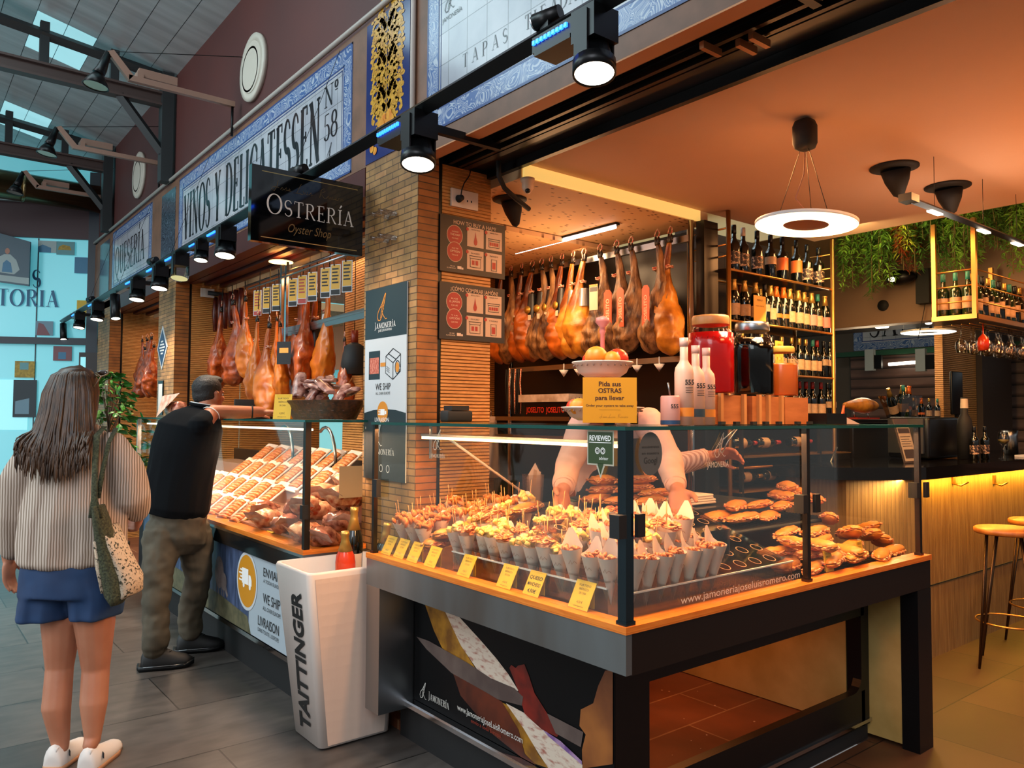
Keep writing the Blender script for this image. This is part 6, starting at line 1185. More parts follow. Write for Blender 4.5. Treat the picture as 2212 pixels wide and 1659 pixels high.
for (a, b, (l0, l1), mi, lb) in PL:
    t = thing('trailing_plant', lb, 'plant', P((a+b)/2, 480, X=6.1), 'trailing plants on the bulkhead'); m = MB(); st_ = MB()
    for k in range(max(3, int((b-a)/2.6))):
        px_ = prn.uniform(a, b); q1 = P(px_, 500-(px_-1810)*.17-18, X=prn.uniform(5.75, 6.25)); q0 = P(px_, prn.uniform(l0-60, l1), X=q1.x); vine(m, q1.x, q1.y, min(q1.z, 3.2), q0.z, prn, 1.5 if mi != 2 else 1.2); st_.tube([(q1.x, q1.y, min(q1.z, 3.2)), (q1.x+.02, q1.y+.02, (q1.z+q0.z)/2), (q0.x, q0.y, q0.z)], .003, 4)
    m.build('foliage', greens[mi], t); st_.build('stems', mat('vine_stem', '#6a5a2c', .6), t)
t = thing('wall_spot', 'black twin spotlight hanging among the plants', 'spotlight', P(1945, 600, X=6.2)); q = P(1945, 600, X=6.2); MB().ball(q, (.08, .12, .06), 14).build('housing', black, t); MB().ball(q+V(-.06, .03, -.015), (.03, .035, .02), 10).build('bulb', lampglow, t)
q = P(1998, 615, X=6.3); t = thing('wall_speaker', 'small black speaker box with cables on the bulkhead', 'speaker', q); MB().box(q.x-.05, q.x+.03, q.y-.05, q.y+.05, q.z-.15, q.z+.12).build('box', blackm, t); MB().tube([q+V(0, 0, -.15), q+V(0, .03, -.3), q+V(0, .06, -.42)], .003, 4).build('cable', blackm, t)
tag(MB().lathe([(0, 0), (.045, 0), (.045, .01), (0, .01)], 18, P(1908, 660, X=6.345), 0, Matrix.Rotation(-pi/2, 4, 'Y')).build('air_vent', blackm), 'small round black vent low on the beige bulkhead', 'vent')
# far stall with its tiled sign, shutter and lamps
t = thing('tiled_sign', 'partly hidden tiled sign reading SAPORI on the far stall', 'sign', (8.98, 4.2, 2.3)); fr = hallframe(4.70, 2.30, 8.99)
MB().prism(rect(0, 0, 1.6, .5), fr, -.005, 0).build('tile_panel', ttile, t); m = MB(); art(m, fr, rect(0, 0, 1.6, .09)); art(m, fr, rect(0, .09, .1, .5)); m.build('border', tborder, t); m = MB(); art(m, fr, rect(.1, .1, 1.6, .112), 2); art(m, fr, rect(.1, .1, .112, .5), 2); m.build('border_line', cobalt, t); m = MB(); serif(m, 'SAPORI', fr, .18, .15, .32, 1.05, .002, thick=.11); m.build('lettering', signink, t)
slm = slatmat('shutter_slats', '#7a5a4c', '#6a4c40', '#140d0a', .115, 'Z', .4, .35, 1, (1, 1, 3))
S('wall_shutter', slm, MB().box(8.95, 9.0, 2.6, 4.72, .3, 2.22)); S('trim_9', mat('green_beam', '#1c4a2c', .5), MB().box(8.85, 8.95, 2.6, 4.9, 2.225, 2.28))
S('wall_shutter_right', slm, MB().box(9.6, 9.65, .5, 2.6, .3, 2.2))
t = thing('far_ring_pendant', 'flat glowing ring pendant before the far tiled sign', 'pendant lamp', P(2005, 718, Y=2.75)); q = P(2005, 718, Y=2.78); MB().lathe([(.07, 0), (.2, 0), (.2, .014), (.07, .014)], 40, q, close=True).build('ring_body', white, t); MB().lathe([(.198, -.002), (.075, -.002)], 40, q, close=True).build('light_ring', lampglow, t); MB().tube([q+V(0, .19, 0), q+V(0, .19, .5)], .002, 4).build('wire', black, t)
t = thing('far_tube_lamp', 'thin white tube lamp across the far shutter', 'lamp', P(1970, 780, X=8.7)); MB().tube([P(1920, 787, X=8.8), P(2040, 778, X=8.8)], .018, 8).build('tube', lampglow, t)
for px_ in (1882, 1992): q = P(px_, 778, X=8.6); t = thing('far_wall_light', 'small pale square wall light, %s on the far shutter' % ('left one' if px_ < 1900 else 'right one'), 'wall light', q); MB().box(q.x-.05, q.x, q.y-.05, q.y+.05, q.z-.12, q.z+.12).build('lamp_body', mat('pale_lamp', '#a8b0b0', .4), t); MB().box(q.x-.04, q.x+.0, q.y-.13, q.y-.051, q.z-.1, q.z+.05).build('bracket', black, t)
for px_ in (1898, 1905, 1913, 2006): q = P(px_, 700, X=6.9); tag(MB().ball((q.x, q.y, 2.315), (.03, .03, .015), 8).build('downlight', lampglow), '%s small bright downlight under the dark soffit' % {1898: 'left', 1905: 'middle', 1913: 'right', 2006: 'separate'}[px_], 'downlight', 'downlights in the dark soffit')
light('POINT', 'far_ring_bulb', (6.9, 3.4, 2.1), 22, (1, .78, .5), .2)
for o in FREE:
    for c in kids(o): bpy.data.objects.remove(c)
    bpy.data.objects.remove(o)
# ================================================================ delicatessen case on the left
lc = thing('meat_case', 'long glass meat case with black front and orange rim in the delicatessen stall', 'display case', (1.9, 5.4, 0)); a_, b_ = 3.72, 7.15
MB().prism([(1.64, a_), (1.99, a_), (1.99, 3.8), (2.5, 3.8), (2.5, b_), (1.64, b_)], FL, .80, .825).build('orange_rim', rimwood, lc)
MB().box(1.645, 1.66, a_+.002, b_, .70, .799).box(1.645, 1.985, a_+.002, a_+.02, .70, .799).build('apron', mat('black_glass_front', '#14181a', .12), lc)
MB().box(1.638, 1.646, a_, b_, .785, .80).box(1.638, 1.99, a_-.004, a_, .77, .80).build('trim_strip', chrome, lc)
MB().prism([(1.68, a_+.03), (1.99, a_+.03), (1.99, 3.81), (2.48, 3.81), (2.48, b_-.02), (1.68, b_-.02)], FL, .24, .70).build('body', blackm, lc)
MB().box(1.72, 2.4, 3.82, b_-.05, 0, .24).build('plinth', blackm, lc)
MB().box(1.655, 1.70, a_+.01, b_-.01, .215, .24).build('bottom_rail', chrome, lc)
for (x, y) in ((1.645, a_), (1.645, b_-.03)): MB().box(x, x+.03, y, y+.03, .825, 1.468).build('glass_post', dks if y < 4 else steel, lc)
MB().box(1.652, 1.658, a_+.03, b_-.03, .826, 1.467).build('front_pane', glass, lc)
MB().box(1.68, 1.985, a_+.005, a_+.011, .826, 1.467).build('end_pane', glass, lc); MB().box(1.68, 2.4, b_-.02, b_-.014, .826, 1.467).build('end_pane', glass, lc)
MB().prism([(1.645, a_), (1.99, a_), (1.99, 3.8), (2.2, 3.8), (2.2, b_), (1.645, b_)], FL, 1.468, 1.476).build('glass_top', MATS['top_glass'], lc)
MB().box(1.638, 1.6448, a_-.004, b_+.004, 1.466, 1.478).box(1.645, 1.99, a_-.006, a_-.0005, 1.466, 1.478).build('glass_edge', gedge, lc)
MB().box(1.70, 1.73, a_+.1, b_-.1, 1.42, 1.432).build('light_strip', MATS['led_diffuser'], lc); MB().box(1.628, 1.66, a_-.012, a_+.02, .98, 1.05).build('glass_clamp', blackm, lc)
MB().box(2.46, 2.5, 3.82, b_-.03, .825, 1.2).build('back_panel', dks, lc)
# printed panel under the case
ap = thing('advert_panel', 'long printed panel with pig photo, orange van badge and WE SHIP lettering', 'panel', (1.66, 4.9, .25)); fr = hallframe(6.9, .245, 1.6585); U = lambda y: 6.9-y
MB().prism(rect(0, 0, U(3.76), .452), fr, -.008, 0).build('panel', mat('panel_pale_blue', '#a8b4bc', .4), ap)
m = MB(); art(m, fr, rect(0, .0, U(4.50), .452)); m.build('forest_photo', mat('forest_print', '#26344e', .4, col2='#4e5e80', ns=6, stretch=(1, 4, 1)), ap)
m = MB(); art(m, fr, [(0, 0), (U(4.46), 0), (U(4.52), .09), (U(5.0), .13), (0, .17)], 2); m.build('grass_print', mat('grass_print', '#4c4a34', .5, col2='#6a6448', ns=18), ap)
m = MB(); art(m, fr, oval(U(5.02), .265, .085, .10, 20), 3); art(m, fr, oval(U(4.93), .22, .05, .055), 3.3); art(m, fr, [(U(4.9), .22), (U(4.85), .15), (U(4.87), .13), (U(4.93), .2)], 3.6)
for y in (5.07, 5.03, 4.97, 4.93): art(m, fr, rect(U(y), .13, U(y)+.012, .2), 3.2)
m.build('pig', mat('pig_print', '#8a7c78', .5, col2='#5a4e4e', ns=10), ap)
m = MB(); art(m, fr, oval(U(4.535), .29, .165, .168, 32), 4); m.build('badge_border', bwhite, ap); m = MB(); art(m, fr, oval(U(4.535), .29, .147, .15, 32), 5); m.build('badge', mat('badge_orange', '#d08a14', .4), ap)
m = MB(); x = U(4.56); art(m, fr, rect(x-.05, .27, x+.05, .36), 6); art(m, fr, [(x+.055, .27), (x+.105, .27), (x+.105, .305), (x+.085, .33), (x+.055, .33)], 6)
for k in range(4): art(m, fr, rect(x-.10+.02*(k % 2), .28+k*.02, x-.05, .29+k*.02), 6)
for dx in (-.02, .08): art(m, fr, oval(x+dx, .262, .016, .016, 10), 7)
m.build('van', wht, ap)
m = MB(); x = U(4.26)
for s_, y, h, w in (('ENVIAMOS', .36, .05, .32), ('A TODA EUROPA', .325, .02, .26), ('WE SHIP', .215, .055, .24), ('ALL OVER EUROPE', .175, .022, .25), ('LIVRAISON', .08, .055, .30), ('DANS TOUTE L EUROPE', .045, .022, .30)): sans(m, s_, fr, x-.02 if y > .1 else x-.09, y, h, .003, w=w)
m.build('lettering', ink, ap)
# goods in the case
packback = mat('packet_white', '#e0c8bc', .35); packham = mat('packet_sliced_ham', '#c4501c', .3, col2='#e89a5c', ns=55, stretch=(1, 1, 1)); film = mat('clear_film', '#d8b8a8', .1, trans=.0, col2='#b88a78', ns=20)
def make_pack():
    t = thing('ham_packet', 'x', 'packet', (0, 0, 0)); MB().rbox((0, 0, 0), (.26, .13, .012), .006).build('tray', packback, t)
    m = MB(); rnd = random.Random(9)
    for k in range(7): m.tube([(-.08+.025*k, -.05, .009), (-.075+.025*k, 0, .014), (-.085+.025*k, .05, .009)], [.014, .018, .013], 6, flat=.35)
    m.build('sliced_ham', packham, t); MB().box(.085, .125, -.06, .06, .006, .0075).build('paper_label', packback, t); return t
pk = make_pack()
for r in range(4):
    n = (8, 8, 7, 7)[r]
    for c in range(n):
        y = 4.62+c*.235-(r == 0)*.0+(.35 if r < 2 else 0); x = 1.80+.17*r; z = .875+.105*r
        if y > 6.6: continue
        place(pk, USED, (x, y, z), (.12, -.62, random.uniform(-.1, .1)+.15), '%s ham packet from right, %s row up in the meat case' % (ORD[c], ORD[r]), 'ham packets in the meat case')
meatm = mat('vacuum_meat', '#9a3c20', .14, col2='#e4b48c', ns=22, nd=6, bs=.6, bd=.01); meatd = mat('dark_cured_meat', '#5c1c12', .16, col2='#cc8a70', ns=18, nd=6, bs=.6, bd=.01)
def make_meat(seed, m_):
    t = thing('wrapped_meat', 'x', 'meat', (0, 0, 0)); rows = []
    for i in range(15):
        u = -1+2*i/14; r = sqrt(max(.02, 1-abs(u)**2.6)); rows.append([(u*.12, r*.07*cos(2*pi*j/16)*(1+.5*noise.noise(V(u*4+seed, cos(2*pi*j/16)*2, sin(2*pi*j/16)*2))), r*.048*sin(2*pi*j/16)*(1+.6*noise.noise(V(u*5+seed, cos(2*pi*j/16)*3, sin(2*pi*j/16)*3)))) for j in range(16)])
    MB().loft(rows).build('meat', m_, t); m = MB()
    m.poly([(-.10, -.07, -.02), (-.16, -.05, .01), (-.17, .03, .015), (-.1, .06, -.01)]).poly([(.1, -.06, -.01), (.165, -.03, .01), (.16, .04, .0), (.1, .06, -.015)]); m.build('film_flap', film, t); return t
mt_ = [make_meat(3, meatm), make_meat(8, meatd)]
ML = [(1.80, 4.55, .88, .4, 'front, beside the yellow card'), (1.79, 4.30, .875, 1.2, 'front, second from the end post'), (1.78, 3.95, .87, .3, 'front, nearest the end post'), (1.92, 4.42, .95, 1.0, 'middle layer, left of the others'), (1.93, 4.12, .96, .2, 'middle layer, centre'), (1.90, 3.86, .93, 1.4, 'middle layer, at the end pane'),
      (2.06, 4.35, 1.03, .6, 'upper layer left'), (2.04, 4.05, 1.04, 1.5, 'upper layer middle'), (2.16, 4.2, 1.10, .2, 'top of the heap'), (1.86, 4.78, .90, .9, 'left edge of the meat heap'), (1.82, 4.10, 1.0, .9, 'stacked above the front ones'), (1.80, 3.82, .86, .9, 'lowest, against the end pane'), (1.93, 3.85, 1.06, .4, 'high by the end pane'), (2.1, 3.95, 1.14, .9, 'highest behind the end pane')]
for k, (x, y, z, rz_, w_) in enumerate(ML): place(mt_[k % 2], USED, (x, y, z), (.2*(k % 3-1), .25, rz_), ('amber' if k % 2 == 0 else 'dark red')+' film-wrapped cured meat, '+w_, 'wrapped meats in the meat case', 1.12)
stp = thing('case_riser', 'stepped shelf inside the meat case under the packets', 'shelf', (2.1, 5.4, .83)); MB().box(1.74, 2.44, 3.83, 7.0, .827, .84).box(1.88, 2.44, 3.83, 7.0, .84, .92).box(2.05, 2.44, 3.83, 7.0, .92, 1.02).box(2.22, 2.44, 3.83, 7.0, 1.02, 1.11).build('steps', mat('pink_steel', '#b88a74', .35, .5), stp)
for k, y in enumerate((4.25, 4.95, 5.65)):
    t = thing('ham_holder', ('nearest', 'middle', 'farthest')[k]+' steel ham carving holder with curved arm behind the meat case glass', 'ham holder', (2.33, y, 1.11), 'ham holders'); m = MB()
    m.tube([(2.33+.0*i, y+.16*cos(radians(180-15*i)), 1.18+.24*sin(radians(15*i))) for i in range(9)], .011, 8); m.build('arm', steel, t); MB().ball((2.33, y-.02, 1.16), (.05, .05, .045), 14).build('knob', chrome, t); MB().box(2.27, 2.4, y-.12, y+.14, 1.112, 1.125).build('base', ow, t)
t = thing('spec_sheet', 'plain beige sheet taped inside the end pane of the meat case', 'sheet', (1.9, 3.74, 1.1)); MB().box(1.84, 1.975, 3.737, 3.739, 1.07, 1.235).build('sheet', mat('beige_sheet', '#a08468', .5), t)
card('yellow card lying on the orange rim of the meat case, left one', (1.73, 4.95, .828), -pi/2-.1, 1.3, tilt=70); card('yellow card lying on the orange rim of the meat case, right one', (1.73, 4.4, .828), -pi/2-.1, 1.3, tilt=70)
# things on top of the case
CT = 1.4785
t = thing('wicker_basket', 'dark wicker basket on top of the meat case against the brick pillar', 'basket', (1.9, 4.0, CT)); rows = []
for i in range(7):
    u = i/6; rows.append([(1.93+(.14+.05*u)*cos(2*pi*j/40)*(1+.02*((j+i) % 2)), 4.12+(.27+.07*u)*sin(2*pi*j/40)*(1+.02*((j+i) % 2)), CT+.105*u) for j in range(40)])
MB().loft(rows, cap=False).build('woven_side', mat('dark_wicker', '#2c160c', .5, col2='#5a3018', ns=60), t)
for i in range(6): z = CT+.012+.018*i; MB().tube([(1.93+(.142+.008*i+.004*(j % 2))*cos(2*pi*j/40), 4.12+(.272+.012*i+.004*(j % 2))*sin(2*pi*j/40), z) for j in range(41)], .0045, 5, cap=False).build('weave_ring', MATS['dark_wicker'], t)
pkm = mat('pink_wrapped_meat', '#d09a88', .16, col2='#5a2018', ns=19, nd=6)
for k in range(16):
    x, y = 1.93+random.uniform(-.1, .1), 4.12+random.uniform(-.24, .24); z = CT+.10+random.uniform(0, .12)*(1-abs(y-4.12)); t = thing('sausage_packet', '%s film-wrapped sausage from the near side, heaped in the wicker basket' % ORD[k], 'packet', (x, y, z), 'packets in the wicker basket'); m = MB()
    a = random.uniform(0, 3); d = V(cos(a)*.5, sin(a), random.uniform(-.2, .9)).normalized(); m.tube([V(x, y, z)-d*.09, V(x, y, z)-d*.07, V(x, y, z), V(x, y, z)+d*.08, V(x, y, z)+d*.10], [.03, .034, .04, .034, .026], 9, flat=.4); m.build('packet', pkm, t); MB().poly([V(x, y, z)+d*.09, V(x, y, z)+d*.14+V(.02, .03, 0), V(x, y, z)+d*.15+V(-.01, -.03, .01)]).build('film_end', film, t)
card('yellow card standing on top of the meat case left of the basket', (1.72, 4.22, CT), -.9, 1.35, tilt=8, w=.08, h=.105); 
t = thing('orange_card', 'plain orange card standing behind the hand of the man in the black polo shirt', 'card', (2.1, 5.0, CT)); MB().box(2.04, 2.2, 4.86, 4.864, CT, CT+.105).build('card', mat('plain_orange_card', '#e8801c', .5), t)
tag(MB().rbox((2.15, 5.8, CT+.06), (.3, .02, .16), .004).build('laptop', blackm), 'black screen standing on the meat case right of the man', 'screen')
t = thing('bagged_meat', 'chunk of red meat in clear film on the case left of the man', 'meat', P(380, 868, X=1.8)); q = P(380, 868, X=1.85); MB().rbox((1.85, q.y, CT+.07), (.12, .32, .13), .05, n=5).build('meat', meatd, t); MB().poly([(1.75, q.y+.2, CT+.0), (1.8, q.y+.22, CT+.18), (1.85, q.y-.1, CT+.2), (1.75, q.y-.15, CT+.1)]).build('film', film, t)
# hanging stock over the case
hr = thing('stall_rail', 'steel hanging frame with rods over the meat case', 'rail', (2.3, 5.5, 2.6)); MB().tube([(2.2, 4.3, 2.50), (2.2, 6.1, 2.50)], .008, 8).build('rod', steel, hr); MB().box(2.29, 2.31, 5.57, 5.60, 2.02, 2.65).box(2.29, 2.31, 5.66, 5.69, 2.02, 2.65).build('post', chrome, hr)
m = MB(); m.tube([(2.35, 5.7, 2.13), (2.35, 4.40, 2.16)], [(.006, .03), (.006, .03)], 4, 0, False, upv=(0, 0, 1)); m.box(2.345, 2.355, 4.40, 5.70, 2.12, 2.17); m.build('flat_bar', steel, hr); MB().tube([(2.35, 6.6, 2.60), (2.35, 4.4, 2.60)], .01, 8).build('rod', steel, hr)
tg = mat('price_tag_yellow', '#d8a01c', .5)
for k, px_ in enumerate((556, 576, 596, 632, 652, 674, 702, 724, 749)):
    q = P(px_, 600, X=2.2); y = q.y; t = thing('hanging_tag', '%s yellow hanging price strip from left above the meat case' % ORD[k], 'price tag', (2.2, y, 2.35), 'yellow price strips in the delicatessen'); fr = frame((2.19, y+.045, 2.27), (.5, -.85, 0), (0, 0, 1)); MB().prism(rect(0, 0, .075, .20), fr, -.002, 0).build('strip', bwhite, t); m = MB(); art(m, fr, rect(.005, .04, .07, .195)); m.build('yellow_field', tg, t)
    m = MB(); art(m, fr, rect(.005, .005, .07, .036), 2)
    for j in range(5): art(m, fr, rect(.012, .165-j*.022, .06-.008*(j % 2), .175-j*.022), 2)
    m.build('print', ink if k not in (0, 4) else mred, t); MB().tube([(2.2, y+.02, 2.46), (2.2, y+.02, 2.5)], .003, 4).build('clip', black, t)
hamor = mat('bright_orange_ham', '#d87820', .28, col2='#a84c10', ns=7, nd=6, bs=.4, bd=.01); hamor2 = mat('red_orange_ham', '#b8541c', .28, col2='#6a2408', ns=12, nd=6, bs=.7, bd=.012)
h2 = [make_ham(11, hamor, .70, .105), make_ham(12, hamor2, .70, .115), make_ham(14, hamor, .66, .085)]
F2 = list(h2)
SH = [(478, 2.42, 2.3, 1, 1.0, 'big dark-netted ham, leftmost in the delicatessen stall'), (503, 2.45, 2.3, 1, 1.0, 'large reddish ham, second from left in the delicatessen stall'), (530, 2.45, 2.3, 0, .95, 'smooth orange ham with orange tag, third from left in the stall'), (556, 2.22, 2.2, 2, .95, 'long orange ham hanging low over the man, left one'), (582, 2.15, 2.2, 0, .95, 'long orange ham hanging low, right beside the low left one'),
      (606, 2.14, 2.2, 2, .85, 'small curved ham hanging low by the black tag'), (598, 2.28, 2.5, 2, .8, 'ham behind the black hanging tag in the stall'), (648, 2.36, 2.4, 1, .95, 'brown ham left of the steel flat bar post'), (664, 2.36, 2.36, 1, 1.0, 'brown ham beside it with black hoof upright'), (682, 2.36, 2.4, 0, 1.0, 'bright orange ham with black cuff across the flat bar'), (708, 2.40, 2.4, 2, 1.1, 'rightmost tall ham with white ankle band over the basket'), (745, 2.0, 2.4, 1, .7, 'small ham hanging under the black lamp')]
for k, (px_, z, X, i, s, lb) in enumerate(SH):
    q = P(px_, 700, X=X); p_ = h2[i]; r = p_.copy(); COL.objects.link(r); r.location = (X, q.y, z); r.rotation_euler = (random.uniform(-.12, .12), random.uniform(-.05, .05), random.uniform(-.6, .6)); r.scale = (s,)*3; r['label'] = lb; r['group'] = 'hams in the delicatessen stall'
    for c in kids(p_): d = c.copy(); COL.objects.link(d); d.parent = r
    MB().tube([(X, q.y, z+.04), (X, q.y, 2.63)], .004, 5).build('hanging_string', blackm, r)
    if k in (9,): attach(r, 'cuff')
    if k == 10: MB().lathe([(.028, -.17), (.03, -.22)], 14, close=True).build('white_band', white, r, world=False)
t = thing('product_tag', 'black hanging product tag with orange print among the low hams', 'tag', P(610, 765, X=2.15)); q = P(610, 765, X=2.15); fr = frame((2.13, q.y+.05, q.z-.07), (.6, -.8, 0), (0, 0, 1)); MB().prism(rect(0, 0, .11, .16), fr, -.002, 0).build('card', black, t); m = MB(); art(m, fr, rect(.02, .08, .09, .115)); m.build('orange_print', borange, t)
for k in range(7):
    q = P(455+k*11, 655, X=2.35); tag(MB().tube([(2.35, q.y, 2.6), (2.35, q.y+.02, 2.45), (2.35, q.y, 2.28)], [.02, .026, .018], 7).build('sausage_bundle', mat('dark_sausage', '#3a100a', .35, col2='#5a1c10', ns=40)), '%s dark sausage bundle from left, hanging above the netted hams' % ORD[k], 'sausage', 'dark sausage bundles')
t = thing('bell_pendant', 'black bell pendant lamp with red neck over the basket', 'pendant lamp', P(765, 740, X=2.6)); q = P(765, 800, X=2.45); c = q
MB().lathe([(.02, .22), (.07, .19), (.085, .1), (.10, 0), (.095, 0), (.06, .17), (0, .2)], 28, (c.x, c.y, c.z-.03)).build('shade', blackm, t); MB().cyl((c.x, c.y, c.z+.18), (c.x, c.y, c.z+.27), .025, 12).build('neck', mat('red_wood', '#8a2c10', .4), t); MB().tube([(c.x, c.y, c.z+.27), (c.x, c.y, 2.66)], .003, 5).build('cord', black, t)
t = thing('wall_screen', 'dark blue screen on the rear wall of the delicatessen', 'screen', (4.5, 6.3, 2.1)); MB().box(4.5, 4.54, 5.6, 7.3, 1.95, 2.45).build('screen', mat('blue_screen', '#0c0e2c', .2, col2='#2a3080', ns=6, emit='#101848', es=.4), t)
t = thing('recessed_lamp', 'round glowing recessed lamp in the delicatessen ceiling', 'lamp', P(607, 567, Z=2.66)); q = P(607, 567, Z=2.655); MB().lathe([(0, 0), (.08, 0), (.09, .006), (.09, -.0)], 24, q).build('lamp', mat('amber_glow', '#ffe0a0', .4, emit='#ffd890', es=3), t)
t = thing('wall_sensor', 'white socket with black plugs on the ribbed wall of the delicatessen', 'socket', (2.9, 7.35, 2.4)); q = P(448, 633, Y=7.355); MB().box(q.x-.06, q.x+.06, 7.345, 7.358, q.z-.04, q.z+.04).build('plate', white, t); MB().tube([(q.x, 7.34, q.z), (q.x+.2, 7.3, q.z-.01)], .02, 8).build('plug', blackm, t)
# hanging goods of the farther cheese stall
for k in range(6):
    q = P(308+k*5, 720+(k % 2)*20, X=2.3); p_ = h2[1]; r = p_.copy(); COL.objects.link(r); r.location = (2.3, q.y, 2.35-.1*(k % 2)); r.scale = (.8,)*3; r.rotation_euler = (0, 0, k); r['label'] = '%s ham from left hanging in the farther stall beside the middle pillar' % ORD[k]; r['group'] = 'hams in the farther stall'
    for c in kids(p_): d = c.copy(); COL.objects.link(d); d.parent = r
for o in F2:
    for c in kids(o): bpy.data.objects.remove(c)
    bpy.data.objects.remove(o)
# potted fig tree
t = thing('potted_tree', 'leafy green fig tree in a pot at the far end of the meat case', 'plant', (1.52, 7.45, 0)); c = V(1.50, 7.50, 0)
MB().lathe([(0, 0), (.14, 0), (.18, .36), (.19, .36), (.19, .39), (.165, .39), (.16, .34), (0, .34)], 24, c).build('pot', mat('grey_pot', '#3a3c3c', .5), t); MB().tube([c+V(0, 0, .34), c+V(.02, 0, .8), c+V(-.01, .02, 1.2), c+V(0, 0, 1.6)], [.018, .014, .01, .006], 8).build('trunk', mat('tree_bark', '#4a3624', .7), t)
m = MB(); m2 = MB(); rnd = random.Random(4)
for k in range(520):
    u = rnd.random(); a = rnd.uniform(0, 2*pi); R_ = .50*sin(pi*min(1, .15+u*.85))**.6*rnd.uniform(.3, 1); p_ = c+V(R_*.62*cos(a), R_*1.2*sin(a), .75+1.12*u); L = rnd.uniform(.06, .11); d = V(cos(a+rnd.uniform(-1, 1)), sin(a+rnd.uniform(-1, 1)), rnd.uniform(-.9, .3)).normalized(); w = d.cross(V(rnd.random(), rnd.random(), 1)).normalized()*L*.27; n_ = w.cross(d).normalized()*L*.1
    m.add([p_, p_+d*L*.35+w, p_+d*L*.75+w*.7, p_+d*L, p_+d*L*.75-w*.7, p_+d*L*.35-w, p_+d*L*.5+n_], [(0, 1, 6), (1, 2, 6), (2, 3, 6), (3, 4, 6), (4, 5, 6), (5, 0, 6)])
    if k % 10 == 0: m2.tube([c+V(0, 0, .7+1.0*u*.8), p_], [.005, .002], 4)
m.build('foliage', mat('fig_leaf', '#3a7a24', .35, col2='#1c4414', ns=14), t); m2.build('branches', MATS['tree_bark'], t)
# ================================================================ champagne cooler
ck = thing('bottle_cooler', 'tall white tapered plastic cooler with TAITTINGER down its side, standing on the floor', 'cooler', (1.74, 3.45, 0))
plastic = mat('white_plastic_cooler', '#c6bab2', .4, sss=0); scal, t_, N_, L_, b2 = newmat('scalloped_plastic'); b2.inputs['Base Color'].default_value = lin('#c8b2a4'); b2.inputs['Roughness'].default_value = .38
w_ = N_.new('ShaderNodeTexVoronoi'); w_.inputs['Scale'].default_value = 26; w_.inputs['Randomness'].default_value = .15; L_.new(coords(N_, L_, 'Object', (1, 1, .8)), w_.inputs['Vector']); bump(N_, L_, b2, w_.outputs[0], .22, .008)
B = [V(1.545, 3.285, 0), V(1.90, 3.285, 0), V(1.90, 3.58, 0), V(1.545, 3.58, 0)]; TT = [V(1.465, 3.27, .80), V(1.955, 3.27, .80), V(1.955, 3.66, .80), V(1.465, 3.66, .80)]
def ring(f, r, z=None, ins=0):
    q = [B[i].lerp(TT[i], f) for i in range(4)]; cc = sum(q, V(0, 0, 0))/4; out = []
    for i in range(4):
        p_ = q[i]+(cc-q[i]).normalized()*ins*1.414; a = (q[i-1]-q[i]).normalized(); b = (q[(i+1) % 4]-q[i]).normalized()
        for k in range(5): ang = k/4*pi/2; out.append(p_+a*r*(1-sin(ang))+b*r*(1-cos(ang)))
    if z is not None: out = [V(p_.x, p_.y, z) for p_ in out]
    return out
MB().loft([ring(0, .03, .0, .03), ring(0, .03, .012), ring(.985, .03), ring(1, .03, .80, .006), ring(1, .03, .797, .022), ring(.8, .03, .62, .03)]).build('body', plastic, ck)
sc_ = MB(); Y_ = .0
sc_.add([B[0]+V(.035, -.0015, .02), B[1]+V(-.035, -.0015, .02), TT[1]+V(-.035, -.0015, -.03), TT[0]+V(.035, -.0015, -.03)], [(0, 1, 2, 3)]); sc_.build('scalloped_face', scal, ck)
side = frame(B[0].lerp(B[3], .36)+V(-.001, 0, .06), (TT[0]-B[0]), (B[0]-B[3])*-1); fr = (B[3].lerp(B[0], .30), (TT[0]-B[0]).normalized(), (B[3]-B[0]).normalized(), V(0, 0, 0)); nrm = V(-1, 0, -.1).normalized(); fr = (fr[0]+V(0, 0, 0), fr[1], fr[2], nrm)
m = MB(); o_, u_, v_, n_ = fr; 
sans(m, 'TAITTINGER', (B[0].lerp(B[3], .30)+(TT[0]-B[0])*.08, (TT[0]-B[0]).normalized(), V(0, 1, 0), V(-1, 0, -.1).normalized()), 0, 0, .11, .004, w=.64, bold=.035); m.build('lettering', ink, ck)
MB().rbox((1.71, 3.46, .60), (.34, .28, .02), .01).build('ice_tray', plastic, ck)
rosem = mat('rose_wine_glass', '#c83c1c', .1, emit='#7a1404', es=.12); tlabel = mat('champagne_label', '#dccabc', .5)
